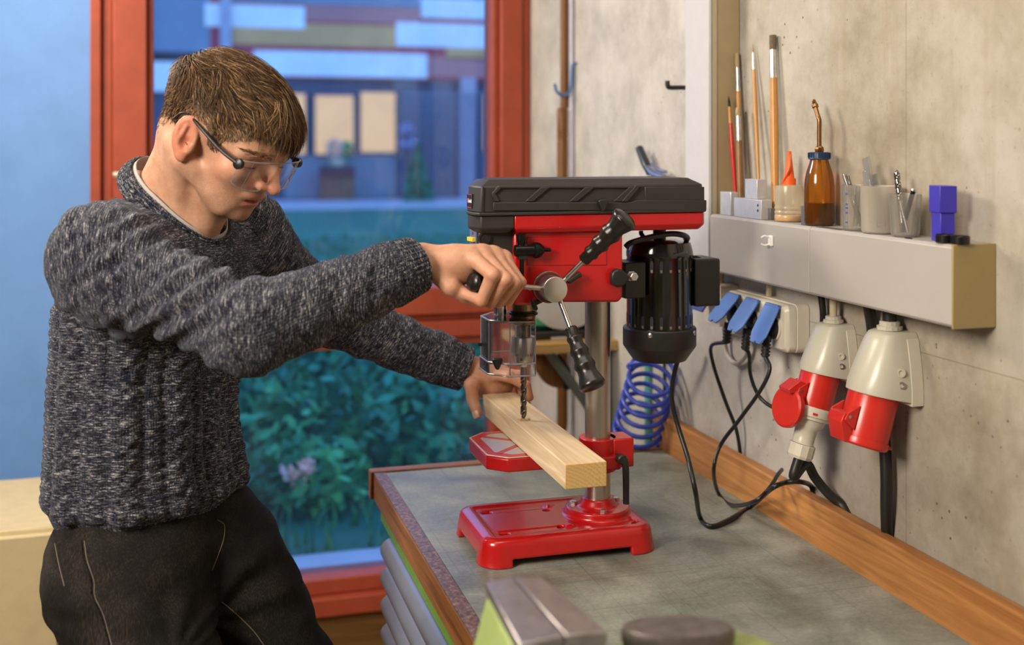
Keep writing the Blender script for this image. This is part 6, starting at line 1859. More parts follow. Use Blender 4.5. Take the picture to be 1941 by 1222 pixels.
def tint_of(V, region):
    t = np.zeros((len(V), 3))
    if region == 'head':
        p = to_head(V); x, y, z = p.T; ay = np.abs(y)
        lip = np.exp(-(((z + 38.5) / 3.6) ** 2)) + np.exp(-(((z + 50) / 4.6) ** 2))
        lip *= (x > 82) * np.clip((22 - ay) / 6, 0, 1)
        t[:, 0] = np.clip(lip, 0, 1)
        st = np.clip((-18 - z) / 16, 0, 1) * np.clip((x + 8) / 20, 0, 1) * np.clip((z + 110) / 20, 0, 1)
        st *= 1 - np.clip(t[:, 0] * 1.5, 0, 1)
        st = np.maximum(st * 0.8, 0.7 * ((np.abs(z + 29) < 6) & (x > 84) & (ay < 24)))
        sb = np.clip((36 - np.abs(x - 22)) / 20, 0, 1) * np.clip((34 - np.abs(z - 10)) / 20, 0, 1) * (ay > 50)
        t[:, 1] = np.clip(np.maximum(st, 0.5 * sb * (x > 6)), 0, 1)
        red = np.exp(-((x - 112) ** 2 + (z + 12) ** 2) / 300.0) * (ay < 22)
        red = np.maximum(red, 0.95 * ((ay > 71) & (x < 12) & (x > -45) & (z > -40) & (z < 45)))
        red = np.maximum(red, 0.45 * np.exp(-((x - 62) ** 2 + (z + 12) ** 2) / 700.0))
        t[:, 2] = np.clip(red, 0, 1)
    else:
        ks = [j for f in (fR if region == 'R' else fL) for j in f[1:4]]
        dmin = np.min([np.linalg.norm(V - k, axis=1) for k in ks], axis=0)
        t[:, 2] = 0.55 * np.exp(-(dmin / 0.011) ** 2) + 0.12
    return t

parts = []
lo = np.minimum(HC - 0.15, nb - np.array([0.17, 0.17, 0.14])); hi = HC + np.array([0.16, 0.15, 0.16])
hi = np.maximum(hi, nb + 0.16)
Vh, Qh = polygonize(head_f, lo, hi, 0.0021)
parts.append((Vh, Qh, tint_of(Vh, 'head')))
for f, w, fing, reg in ((handR_f, wrR, fR, 'R'), (handL_f, wrL, fL, 'L')):
    pts = np.vstack([np.array(x) for x in fing] + [w[None], (foreR if reg == 'R' else foreL)[None], np.array(thR if reg == 'R' else thL)])
    Vx, Qx = polygonize(f, pts.min(0) - 0.045, pts.max(0) + 0.045, 0.0016)
    parts.append((Vx, Qx, tint_of(Vx, reg)))
allj = np.vstack([shR, shL, elR, elL, wrR, wrL, hipR, hipL, knR, knL, anR, anL, nb])
Vb_, Qb_ = polygonize(body_f, allj.min(0) - 0.13, allj.max(0) + 0.13, 0.011)
parts.append((Vb_, Qb_, np.zeros((len(Vb_), 3))))
VV, QQ, TT, n0 = [], [], [], 0
for v_, q_, t_ in parts:
    VV.append(v_); QQ.append(q_ + n0); TT.append(t_); n0 += len(v_)
body = mesh('body', np.vstack(VV), np.vstack(QQ), M_skin, person, 180, attrs={'tint': np.vstack(TT)})

# finger nails
M_nail = plain('finger_nail', (0.72, 0.42, 0.32), 0.3)
def nail(p, d, nrm_, w=0.0055, l=0.0065):
    d = nrm(d); nrm_ = nrm(nrm_ - d * (nrm_ @ d)); s = np.cross(d, nrm_)
    V, Fc = [], []
    for i in range(5):
        for j in range(5):
            a, b = (i - 2) / 2, (j - 2) / 2
            V.append(p + d * a * l + s * b * w * (1 - 0.12 * a * a) - nrm_ * (0.0022 * b * b + 0.0008 * a * a))
    for i in range(4):
        for j in range(4):
            Fc.append((i * 5 + j, i * 5 + j + 1, i * 5 + j + 6, i * 5 + j + 5))
    return mesh('nail', np.array(V), Fc, M_nail, body, 180)
dt = nrm(thL[3] - thL[2])
nn_ = nrm(-Rv * 0.55 - Fv * 0.8 + Zv * 0.25)
nail(thL[3] + dt * 0.001 + nrm(nn_ - dt * (nn_ @ dt)) * 0.0098, dt, nn_, 0.0065, 0.0075)

# eyes: dark lash line and a slit of eyeball under the lowered lids
M_eye = plain('eyeball', (0.6, 0.57, 0.54), 0.2)
M_lash = plain('lash_brown', (0.05, 0.028, 0.015), 0.7)
for sg in (-1, 1):
    e_c = np.array([77.2, 32 * sg, 11.2])
    path = []
    for a in np.linspace(-62, 62, 11):
        path.append(from_head(e_c + np.array([13.6 * math.cos(R(a)) * 0.98, 14.4 * math.sin(R(a)) * sg, -4.5 + 1.2 * math.cos(R(a * 1.3))])))
    mesh('eyelashes', *g_tube(np.array(path), np.interp(np.linspace(0, 1, 11), [0, .5, 1], [.0004, .0011, .0004]), 6), M_lash, body, 60)
    Ve, Fe = g_lathe([(0.1, -11.2), (6, -9.4), (9.6, -5.6), (11.1, 0), (9.6, 5.6), (6, 9.4), (0.1, 11.2)], (0, 0, 0), (0, 0, 1), 20)
    mesh('eyeball', from_head(Ve + np.array([77.0, 32 * sg, 6.4])), Fe, M_eye, body, 180)

# ---- hair
def hair_mat():
    m, nt, b = new_mat('brown_hair')
    gm = nt.nodes.new('ShaderNodeNewGeometry')
    at_ = nt.nodes.new('ShaderNodeAttribute'); at_.attribute_name = 'shade'
    c = ramp(nt, gm.outputs['Random Per Island'], [(0.0, (0.022, 0.011, 0.006)), (0.5, (0.075, 0.038, 0.016)), (0.82, (0.19, 0.10, 0.04)), (1.0, (0.46, 0.29, 0.14))])
    c = mixc(nt, at_.outputs['Fac'], c, (0.27, 0.175, 0.10))
    nt.links.new(c, b.inputs['Base Color'])
    b.inputs['Roughness'].default_value = 0.5
    b.inputs['Specular IOR Level'].default_value = 0.28
    return m
M_hair = hair_mat()
M_hairb = plain('hair_base', (0.03, 0.016, 0.008), 0.95, var=0.3, vscale=120)
zbx = [-120, -95, -78, -52, -36, -28, -22, -14, 16, 24, 30, 44, 50, 58, 70, 84, 100, 120]
zbz = [-46, -46, -44, -36, -20, -4, 26, 40, 42, 34, 6, 4, 30, 38, 46, 58, 68, 74]
def hair_edge(p):
    return np.interp(p[:, 0], zbx, zbz) - 4 * np.clip((40 - np.abs(p[:, 1])) / 40, 0, 1) * (p[:, 0] > 60)
def sst(x, a, b):
    t = np.clip((x - a) / (b - a), 0, 1)
    return t * t * (3 - 2 * t)
def hair_thick(p):
    t = 2.0 + 8.5 * sst(p[:, 2], 45, 105) + 6 * sst(-p[:, 0], 40, 100) * sst(p[:, 2], 0, 60)
    return t
def scalp_mm(p):
    d = s_ell(p, (-4, 0, 46), (103, 76, 75))
    d = smin(d, s_ell(p, (-50, 0, -8), (48, 54, 46)), 16)
    return smin(d, s_ell(p, (52, 0, 36), (53, 60, 50)), 18)
def hair_mm(p):
    d = scalp_mm(p) - hair_thick(p) * 0.6
    d = smin(d, s_ell(p, (68, 4, 76), (34, 44, 18)), 18)
    e = (hair_edge(p) - p[:, 2]) * 0.8
    front = (p[:, 0] > 80)
    e = np.where(front, np.minimum(e, 40), e)
    return smax(d, e, 4)
def hair_f(P):
    return hair_mm(to_head(P)) * HS
Vr, Qr = polygonize(hair_f, HC - 0.165, HC + 0.175, 0.0032)
pr_ = to_head(Vr)
Vr = Vr - vnormals(hair_f, Vr) * 0.0016
hair = mesh('hair', Vr, Qr, M_hairb, person, 180)
# strands
NS = 28000
gq = np.random.default_rng(11)
dirs = gq.normal(size=(NS * 4, 3)); dirs /= np.linalg.norm(dirs, axis=1)[:, None]
root = np.array([0, 0, 30]) + dirs * np.array([104, 77, 100])
keep = (root[:, 2] > hair_edge(root) - 2)
root = root[keep][:NS]
def sgrad(fn, p, e=0.8):
    g = np.stack([fn(p + np.eye(3)[i] * e) - fn(p - np.eye(3)[i] * e) for i in range(3)], 1)
    return g / (np.linalg.norm(g, axis=1)[:, None] + 1e-9)
root = root - sgrad(scalp_mm, root) * scalp_mm(root)[:, None]
topness = sst(root[:, 2], 52, 108)
frontness = sst(root[:, 0], 10, 80)
crown = np.array([-66, -8, 108])
rad_ = root - crown
flow = rad_ / (np.linalg.norm(rad_, axis=1)[:, None] + 1e-6)
side = np.sign(root[:, 1]) * np.ones(len(root))
fl_top = np.stack([np.full(len(root), 1.0), 0.25 * np.ones(len(root)), np.full(len(root), -0.1)], 1)
fl_side = np.stack([np.where(root[:, 0] > -20, 0.55, -0.12), 0 * side, np.full(len(root), -1.0)], 1)
fl = flow * 0.5 + fl_top * topness[:, None] * 1.1 + fl_side * (1 - topness)[:, None] * 0.9
clump = n3(root / 16.0 + 7)
clump2 = n3(root / 7.0 + 19)
length = 8 + 40 * topness + 26 * frontness * topness + 4 * gq.normal(size=len(root))
length = np.clip(length * (1 + 0.35 * clump2 * topness) * (0.5 + 0.5 * sst(root[:, 2] - hair_edge(root), 0, 30)), 4, 82)
lift = hair_thick(root) * (0.45 + 0.55 * topness) * gq.uniform(0.65, 1.15, len(root)) + 1.2 * gq.normal(size=len(root))
lift = np.clip(lift, 0.8, 30)
NSEG = 7
cur = root.copy()
paths = [root.copy()]
dirv = fl / np.linalg.norm(fl, axis=1)[:, None]
for k in range(NSEG):
    g_ = sgrad(hair_mm if False else scalp_mm, cur)
    swirl = np.cross(g_, dirv) * (clump * 0.45 + 0.07 * gq.normal(size=len(root)))[:, None]
    dd = dirv + swirl * 0.55
    dd = dd - g_ * np.sum(dd * g_, 1)[:, None]
    dd /= np.linalg.norm(dd, axis=1)[:, None] + 1e-9
    cur = cur + dd * (length / NSEG)[:, None]
    g_ = sgrad(scalp_mm, cur)
    h_now = scalp_mm(cur)
    prof_ = min(1.0, (k + 1) / 3.0)
    tgt = lift * prof_ + 2.5 * clump2 * topness
    over = (cur[:, 0] > 84) & (topness > 0.4)            # the fringe keeps going forward over the brow
    tgt = np.where(over, np.maximum(h_now, lift * prof_), tgt)
    cur = cur + g_ * (tgt - h_now)[:, None] * np.where(over, 0.25, 1.0)[:, None]
    cur[over, 2] -= 0.6
    dirv = dd
    paths.append(cur.copy())
Pth = np.stack(paths, 1)                                  # strands x points x 3, head mm
Pw = HC + Pth @ HM * HS
T = np.gradient(Pw, axis=1); T /= np.linalg.norm(T, axis=2)[..., None] + 1e-9
outw = Pw - (HC + np.array([0, 0, 40.0]) @ HM * HS)
S1 = np.cross(T, outw); S1 /= np.linalg.norm(S1, axis=2)[..., None] + 1e-9
S2 = np.cross(S1, T)
wid = (gq.uniform(0.00028, 0.00062, len(root)))[:, None] * np.interp(np.linspace(0, 1, NSEG + 1), [0, .5, .85, 1], [1, 1, .6, .08])[None]
tri = [Pw + S1 * wid[..., None], Pw - S1 * wid[..., None], Pw + S2 * wid[..., None] * 0.8]
n_, m_ = len(root), NSEG + 1
HV = np.stack(tri, 2).reshape(-1, 3)
ii = np.arange(n_)[:, None, None] * (m_ * 3) + np.arange(NSEG)[None, :, None] * 3
tr_ = np.array([[0, 1], [1, 2], [2, 0]])
HF = np.stack([ii + tr_[None, None, :, 0].reshape(1, 1, 3), ii + tr_[None, None, :, 1].reshape(1, 1, 3), ii + 3 + tr_[None, None, :, 1].reshape(1, 1, 3), ii + 3 + tr_[None, None, :, 0].reshape(1, 1, 3)], -1).reshape(-1, 4)
shade = np.repeat(0.75 * (1 - topness) * sst(-(root[:, 2] - hair_edge(root)), -40, -4), m_ * 3)
st_ = mesh('strands', HV, HF, M_hair, hair, 180, attrs={'shade': shade})
st_['kind'] = 'stuff'
# eyebrows
for sg in (-1, 1):
    bv = []
    for k in range(240):
        t = gq.uniform(0, 1)
        b0 = np.array([99 - 27 * t ** 1.6, (13 + 37 * t) * sg, 30 + 6 * math.sin(t * 2.6) - 4 * t + gq.normal() * 2.2])
        b0 = b0[None] - sgrad(head_mm, b0[None]) * head_mm(b0[None])[:, None]
        gn = sgrad(head_mm, b0)[0]
        b0 = b0[0] + gn * 0.3
        dv = np.array([-0.5 - 0.5 * t, 0.75 * sg, 0.45 - 0.7 * t]) * gq.uniform(5, 8)
        dv = dv - gn * (dv @ gn); b1_ = b0 + dv * 0.5 + gn * 0.9; b2_e = b0 + dv + gn * 0.7
        bv.append(g_tube(from_head(np.array([b0, b1_, b2_e])), [0.00019, 0.00019, 0.00008], 3))
    mesh('eyebrow', *join(*bv), M_hair, body, None)

# ---- sweater
def knit_mat():
    m, nt, b = new_mat('grey_marl_knit')
    a1 = nt.nodes.new('ShaderNodeAttribute'); a1.attribute_name = 'kn'
    sp = nt.nodes.new('ShaderNodeSeparateXYZ'); nt.links.new(a1.outputs['Vector'], sp.inputs[0])
    v = a1.outputs['Vector']
    col_w = 0.0042
    warp = noise(nt, v, 40, 2)
    tt_ = mth(nt, 'MULTIPLY_ADD', warp, 0.004, sp.outputs[1])
    ribs = mth(nt, 'SINE', mth(nt, 'MULTIPLY', tt_, 2 * math.pi / col_w))
    rows = mth(nt, 'SINE', mth(nt, 'ADD', mth(nt, 'MULTIPLY', sp.outputs[0], 2 * math.pi / 0.0034), mth(nt, 'MULTIPLY', mth(nt, 'ABSOLUTE', ribs), 2.2)))
    m1 = noise(nt, mapping(nt, v, (430, 80, 90)), 1.0, 3, 0.75)
    m2 = noise(nt, mapping(nt, v, (950, 420, 400)), 1.0, 2, 0.7)
    m3 = noise(nt, mapping(nt, v, (70, 14, 14)), 1.0, 2, 0.5)
    s = mth(nt, 'ADD', mth(nt, 'ADD', mth(nt, 'MULTIPLY', m1, 0.60), mth(nt, 'MULTIPLY', m2, 0.30)), mth(nt, 'MULTIPLY', m3, 0.12))
    s = mth(nt, 'ADD', s, mth(nt, 'MULTIPLY', rows, 0.016))
    c = ramp(nt, s, [(0.45, (0.005, 0.006, 0.011)), (0.51, (0.026, 0.028, 0.042)), (0.565, (0.12, 0.12, 0.14)), (0.63, (0.44, 0.43, 0.42))])
    nt.links.new(c, b.inputs['Base Color'])
    b.inputs['Roughness'].default_value = 0.9
    b.inputs['Specular IOR Level'].default_value = 0.15
    b.inputs['Sheen Weight'].default_value = 0.15
    b.inputs['Sheen Roughness'].default_value = 0.5
    b.inputs['Sheen Tint'].default_value = (0.6, 0.68, 0.9, 1)
    hgt = mth(nt, 'ADD', mth(nt, 'MULTIPLY', ribs, 0.45), mth(nt, 'ADD', mth(nt, 'MULTIPLY', rows, 0.35), mth(nt, 'MULTIPLY', m2, 0.9)))
    bump(nt, b, hgt, 0.6, 0.0015)
    return m
M_knit = knit_mat()
HEMZ = 0.995
lv_z = [0.93, 0.995, 1.035, 1.10, 1.20, 1.31, 1.38, 1.44]
ctrpx = [(282, 1.75), (284, 1.75), (282, 1.745), (277, 1.74), (277, 1.74), (292, 1.75), (312, 1.755), (322, 1.76)]
lv_c = []
for z, (px, d) in zip(lv_z, ctrpx):
    q = at(px, 600, d); lv_c.append(q[:2])
lv_c = np.array(lv_c)
lv_a = [0.152, 0.154, 0.164, 0.158, 0.156, 0.162, 0.150, 0.09]
lv_b = [0.113, 0.115, 0.126, 0.118, 0.116, 0.118, 0.104, 0.07]
def torso_uv(P):
    z = np.clip(P[:, 2], lv_z[0], lv_z[-1])
    cx = np.interp(z, lv_z, lv_c[:, 0]); cy = np.interp(z, lv_z, lv_c[:, 1])
    dx, dy = P[:, 0] - cx, P[:, 1] - cy
    return dx * lf[0] + dy * lf[1], dx * hf[0] + dy * hf[1], z
def torso_f(P):
    du, dv, z = torso_uv(P)
    a = np.interp(z, lv_z, lv_a); b = np.interp(z, lv_z, lv_b)
    rho = (np.abs(du / a) ** 2.3 + np.abs(dv / b) ** 2.3) ** (1 / 2.3)
    d = (rho - 1) * np.minimum(a, b) * 0.92
    return smax(d, P[:, 2] - 1.435, 0.04)
cuffR, cuffL = wrR + (elR - wrR) * 0.035, wrL + (elL - wrL) * 0.03
cuR0, cuL0 = wrR + (elR - wrR) * 0.20, wrL + (elL - wrL) * 0.20
neck_ax = nrm(nk0 - nk1)
col_c = nb + Zv * 0.005 + hf * 0.006
col_n = nrm(hf * 0.50 + Zv * 0.86)               # the neckline tips forward
col_e1 = lf; col_e2 = nrm(np.cross(col_n, col_e1))
if col_e2 @ hf < 0: col_e2 = -col_e2
CA, CB = 0.079, 0.089
def arms_f(P):
    rA = smin(s_cone(P, shR, elR, 0.064, 0.057), s_cone(P, elR, cuR0, 0.058, 0.047), 0.02)
    lA = smin(s_cone(P, shL, elL, 0.068, 0.055), s_cone(P, elL, cuL0, 0.055, 0.045), 0.02)
    return rA, lA
def sweater_raw(P):
    d = torso_f(P)
    rA, lA = arms_f(P)
    yoke = smin(s_cone(P, nb - Zv * 0.055 - hf * 0.018, shR + Zv * 0.008, 0.058, 0.060), s_cone(P, nb - Zv * 0.055 - hf * 0.018, shL + Zv * 0.008, 0.058, 0.060), 0.02)
    yoke = smin(yoke, s_cone(P, nb - Zv * 0.125 + hf * 0.03, nb - Zv * 0.18 + hf * 0.03, 0.07, 0.09), 0.03)
    yoke = smin(yoke, s_cone(P, nb - Zv * 0.035 - hf * 0.045, nb - Zv * 0.13 - hf * 0.04, 0.05, 0.085), 0.03)
    yoke = smin(yoke, s_cone(P, nb - hf * 0.062 - Zv * 0.022 - lf * 0.02, shR - hf * 0.015 + Zv * 0.022, 0.040, 0.046), 0.03)
    d = smin(d, yoke, 0.05)
    d = smin(d, rA, 0.055)
    d = smin(d, lA, 0.05)
    return d
def limb_coords(P):
    """knit coordinates: along the columns, around them, limb number"""
    t_f = smin(torso_f(P), s_cone(P, nb - Zv * 0.04, nb - Zv * 0.14, 0.09, 0.11), 0.02)
    rA, lA = arms_f(P)
    out = np.zeros((len(P), 3))
    du, dv, z = torso_uv(P)
    th_ = np.arctan2(du, dv)
    out[:, 0] = P[:, 2]; out[:, 1] = th_ * 0.165
    for k, (dd, a, e, w) in enumerate(((rA, shR, elR, cuffR), (lA, shL, elL, cuffL))):
        sel = dd < t_f - 0.006
        Q = P[sel]
        L1, L2 = np.linalg.norm(e - a), np.linalg.norm(w - e)
        u1, u2 = (e - a) / L1, (w - e) / L2
        t1 = (Q - a) @ u1; t2 = (Q - e) @ u2
        mm_ = (t1 - L1 + t2) / 2
        bl = sst(mm_, -0.05, 0.05)
        s = L1 + mm_ * 2 / (1 + u1 @ u2)
        ref = nrm(np.cross(u1, u2)); b1 = np.cross(u1, ref); b2 = np.cross(u2, ref)
        r1 = Q - a - t1[:, None] * u1; r2 = Q - e - t2[:, None] * u2
        an = (1 - bl) * np.arctan2(r1 @ ref, r1 @ b1) + bl * np.arctan2(r2 @ ref, r2 @ b2)
        out[sel, 0] = s + 3 * (k + 1); out[sel, 1] = an * 0.055 + 3 * (k + 1); out[sel, 2] = (k + 1) * 0.7
    return out
def sweater_f(P):
    d = sweater_raw(P)
    d = np.maximum(d, HEMZ + 0.028 - P[:, 2])
    # neck opening
    rel = P - col_c
    h = rel @ col_n
    rr_ = np.hypot(rel @ col_e1 / CA, rel @ col_e2 / CB)
    hole = np.maximum((rr_ - 0.97) * 0.07, -(h + 0.05))
    d = np.maximum(d, -hole)
    return d
lo = np.minimum.reduce([shR, shL, elR, elL, cuR0, cuL0, waist]) - 0.20; hi = np.maximum.reduce([shR, shL, elR, elL, cuR0, cuL0, nb]) + 0.12
lo[2] = HEMZ - 0.01
Vs, Qs = polygonize(sweater_f, lo, hi, 0.0042)
K = limb_coords(Vs)
Ns = vnormals(sweater_raw, Vs, 0.003)
disp = np.zeros(len(Vs))
is_t = K[:, 2] == 0
# cables and ribs on the front of the body
th_ = K[:, 1] / 0.165
cab = np.zeros(len(Vs))
for tc, w in ((-1.62, .030), (-1.02, .030), (-0.45, .034), (0.12, .034), (0.68, .034), (1.25, .030)):
    x = (th_ - tc) * 0.165 / w
    ph = 2 * math.pi * K[:, 0] / 0.058
    s1_ = np.exp(-((x - 0.34 * np.sin(ph)) / 0.30) ** 2) * (1 + 0.35 * np.cos(ph))
    s2_ = np.exp(-((x + 0.34 * np.sin(ph)) / 0.30) ** 2) * (1 - 0.35 * np.cos(ph))
    cab += 0.0058 * np.maximum(s1_, s2_) - 0.0036 * (np.exp(-((np.abs(x) - 0.95) / 0.16) ** 2))
ladder = 0.0012 * np.sin(K[:, 0] * 2 * math.pi / 0.017 + 3 * np.abs(np.sin(th_ * 6)))
disp += np.where(is_t, cab + ladder, 0) * np.clip((1.40 - Vs[:, 2]) / 0.10, 0, 1)
# soft folds
disp += np.where(is_t, 0.007 * n3(np.stack([Vs @ hf * 7, Vs @ lf * 7, Vs[:, 2] * 13], 1) + 5), 0)
arm_fold = 0.0036 * n3(np.stack([K[:, 0] * 38, np.cos(K[:, 1] / 0.055) * 1.3 + 9, np.sin(K[:, 1] / 0.055) * 1.3 + 4], 1)) + 0.002 * n3(np.stack([K[:, 0] * 95, np.cos(K[:, 1] / 0.055) * 2 + 9, np.sin(K[:, 1] / 0.055) * 2 + 4], 1))
disp += np.where(is_t, 0, arm_fold)
# pulled folds from the arm pit across the shoulder
for cpt, dirv_, wv in ((at(300, 500, 1.53), nrm(at(380, 455, 1.6) - at(150, 560, 1.5)), 38.0), (at(330, 560, 1.5), nrm(at(420, 520, 1.55) - at(230, 600, 1.5)), 32.0)):
    rel = Vs - cpt
    fall = np.exp(-(np.linalg.norm(rel, axis=1) / 0.10) ** 2)
    cross_ = nrm(np.cross(dirv_, -Fv))
    disp += fall * 0.0055 * np.sin((rel @ cross_) * 2 * math.pi * wv + 3.0 * (rel @ dirv_) * 10)
Vs = Vs + Ns * disp[:, None]
swe = mesh('sweater', Vs, Qs, M_knit, person, 180, attrs={'kn': K})
# ribbed bands: hem, cuffs, collar
def rib_tube(name, path_fn, n_around, n_along, rib_n, amp, lab=None):
    V, Fc, A = [], [], []
    for i in range(n_along + 1):
        for j in range(n_around):
            p, no, s, t = path_fn(i / n_along, j / n_around * 2 * math.pi)
            V.append(p + no * amp * math.cos(rib_n * j / n_around * 2 * math.pi)); A.append((s, t, 0))
    for i in range(n_along):
        for j in range(n_around):
            k = (j + 1) % n_around
            Fc.append((i * n_around + j, i * n_around + k, (i + 1) * n_around + k, (i + 1) * n_around + j))
    o = mesh(name, np.array(V), Fc, M_knit, swe, 180, attrs={'kn': np.array(A)})
    return o
def cuff_fn(e, w, r0, r1):
    d = nrm(w - e); f1, f2, _ = frame_of(d)
    L = np.linalg.norm(w - e)
    def fn(u, a):
        prof_r = np.interp(u, [0, .06, .12, .5, .82, .90, .96, 1.0], [r0 * .80, r0 * .97, r0, (r0 + r1) / 2 * 1.0, r1, r1 * .99, r1 * .93, r1 * .80])
        uu = np.interp(u, [0, .06, .9, .96, 1.0], [0.0, 0.01, 1.0, 1.0, .9])
        no = math.cos(a) * f1 + math.sin(a) * f2
        c = e + d * L * uu
        return c + no * prof_r, no, L * uu + 9, a * 0.045
    return fn
rib_tube('cuff', cuff_fn(cuR0 + (elR - wrR) * 0.03, cuffR, 0.0475, 0.0415), 200, 26, 40, 0.0009)
rib_tube('cuff', cuff_fn(cuL0 + (elL - wrL) * 0.03, cuffL, 0.0455, 0.0400), 200, 26, 40, 0.0009)
def hem_fn(u, a):
    z = np.interp(u, [0, .08, .85, .93, 1], [HEMZ + 0.052, HEMZ + 0.046, HEMZ + 0.004, HEMZ, HEMZ + 0.008])
    sc = np.interp(u, [0, .08, .3, .85, .93, 1], [.90, .985, .99, .95, .94, .88])
    a_, b_ = np.interp(z, lv_z, lv_a) * sc, np.interp(z, lv_z, lv_b) * sc
    ce = np.array([np.interp(z, lv_z, lv_c[:, 0]), np.interp(z, lv_z, lv_c[:, 1])])
    s_, c_ = math.sin(a), math.cos(a)
    q = (abs(s_) ** 2.3 + abs(c_) ** 2.3) ** (-1 / 2.3)
    no = lf * s_ + hf * c_
    p = V3(ce[0], ce[1], z) + lf * s_ * q * a_ + hf * c_ * q * b_
    return p + no * 0.002 * math.sin(a * 7 + u * 3), no, z, a * 0.165
rib_tube('hem', hem_fn, 420, 14, 130, 0.0008)
def ring_fn(ca_, cb_, rt, hh, off):
    def fn(u, a):
        b = u * 2 * math.pi
        no0 = nrm(col_e1 * math.sin(a) / ca_ + col_e2 * math.cos(a) / cb_)
        c = col_c + col_e1 * math.sin(a) * ca_ + col_e2 * math.cos(a) * cb_ + col_n * off - Zv * 0.028 * max(0, math.cos(a)) ** 1.5 + Zv * 0.012 * max(0, -math.cos(a))
        no = no0 * math.cos(b) + col_n * math.sin(b)
        return c + no0 * rt * math.cos(b) + col_n * hh * math.sin(b) - no0 * 0.35 * hh * math.sin(b), no, b * 0.01 + 12, a * 0.08
    return fn
rib_tube('collar', ring_fn(CA, CB, 0.0052, 0.0145, 0.011), 240, 16, 80, 0.0006)
us = rib_tube('undershirt_neck', ring_fn(CA - 0.006, CB - 0.006, 0.0016, 0.016, 0.0135), 160, 12, 1, 0.0)
us.data.materials.clear(); us.data.materials.append(plain('grey_undershirt', (0.42, 0.39, 0.36), 0.85, var=0.06, bmp=0.2, bscale=900))
us['label'] = 'pale grey undershirt edge'

# ---- jeans
def denim():
    m, nt, b = new_mat('black_denim')
    p = geo_pos(nt)
    n = noise(nt, p, 9, 4, 0.6)
    tw = noise(nt, mapping(nt, p, (700, 700, 60)), 1.0, 2, 0.6)
    s = mth(nt, 'ADD', mth(nt, 'MULTIPLY', n, 0.5), mth(nt, 'MULTIPLY', tw, 0.5))
    nt.links.new(ramp(nt, s, [(0.38, (0.005, 0.0045, 0.0045)), (0.52, (0.013, 0.0115, 0.0105)), (0.66, (0.045, 0.036, 0.028))]), b.inputs['Base Color'])
    b.inputs['Roughness'].default_value = 0.85
    b.inputs['Specular IOR Level'].default_value = 0.2
    bump(nt, b, tw, 0.4, 0.0008)
    return m
M_denim = denim()
pel = at(290, 1010, 1.75)
def jeans_f(P):
    du, dv, z = torso_uv(np.stack([P[:, 0], P[:, 1], np.clip(P[:, 2], 0.93, 1.1)], 1))
    hip = s_ell(P, (pel[0] - 0.005, pel[1], 0.945), (0.156, 0.118, 0.150), np.stack([lf, hf, Zv]))
    top = np.maximum((np.hypot(du / 0.140, dv / 0.104) - 1) * 0.12, np.maximum(P[:, 2] - 1.05, 0.90 - P[:, 2]))
    d = smin(hip, top, 0.04)
    legR = smin(s_cone(P, hipR + V3(0.0, 0, 0.0), knR, 0.104, 0.070), s_cone(P, knR, anR, 0.069, 0.056), 0.02)
    legL = smin(s_cone(P, hipL, knL, 0.108, 0.070), s_cone(P, knL, anL, 0.069, 0.056), 0.02)
    legs = smin(legR, legL, 0.012)
    d = smin(d, legs, 0.05)
    d = np.maximum(d, P[:, 2] - 1.04)
    return np.maximum(d, 0.05 - P[:, 2])
lo = np.minimum.reduce([hipR, hipL, knR, knL, anR, anL]) - 0.16; hi = np.maximum.reduce([hipR, hipL, knR, knL, anR, anL, waist]) + 0.20
lo[2] = 0.03; hi[2] = 1.07
Vj, Qj = polygonize(jeans_f, lo, hi, 0.0065)
Nj = vnormals(jeans_f, Vj, 0.003)
fold = 0.006 * n3(np.stack([Vj @ hf * 9 + Vj[:, 2] * 6, Vj @ lf * 9, Vj[:, 2] * 24], 1) + 3) + 0.003 * n3(np.stack([Vj @ hf * 24, Vj @ lf * 24, Vj[:, 2] * 60], 1) + 13)
cr0 = at(385, 1165, 1.70)
rel = Vj - cr0
fold += 0.006 * np.exp(-(np.linalg.norm(rel, axis=1) / 0.13) ** 2) * np.sin(np.arctan2(rel[:, 2], rel @ Rv) * 9)
Vj = Vj + Nj * fold[:, None]
jean = mesh('jeans', Vj, Qj, M_denim, person, 180)
bvh = BVHTree.FromPolygons(Vj.tolist(), Qj.tolist())
M_stitch = plain('pale_stitching', (0.16, 0.13, 0.10), 0.8)
def seam(px_pts, r, m, name='seam'):
    pts = []
    for px, py in spline([V3(a, b, 0) for a, b in px_pts], 8)[:, :2]:
        far = at(px, py, 1.0); o = Vector((0, 0, CAMZ)); d = (Vector(far) - o).normalized()
        hit = bvh.ray_cast(o, d)
        if hit[0] is not None:
            pts.append(np.array(hit[0]) + np.array(hit[1]) * r * 0.3)
    if len(pts) > 3:
        mesh(name, *g_tube(np.array(pts), r, 6), m, jean, 60)
seam([(160, 1025), (165, 1060), (178, 1100), (180, 1130), (196, 1165), (212, 1222)], 0.0007, M_stitch)
seam([(153, 1025), (158, 1060), (171, 1100), (173, 1130), (189, 1165), (205, 1222)], 0.0024, M_denim, 'side_seam')
seam([(104, 1030), (112, 1070), (122, 1110)], 0.0007, M_stitch, 'pocket_stitch')
seam([(412, 985), (425, 995), (424, 1020), (414, 1050), (402, 1080)], 0.0007, M_stitch, 'fly_stitch')
seam([(420, 1140), (450, 1165), (480, 1195), (500, 1222)], 0.0007, M_stitch, 'inseam_stitch')

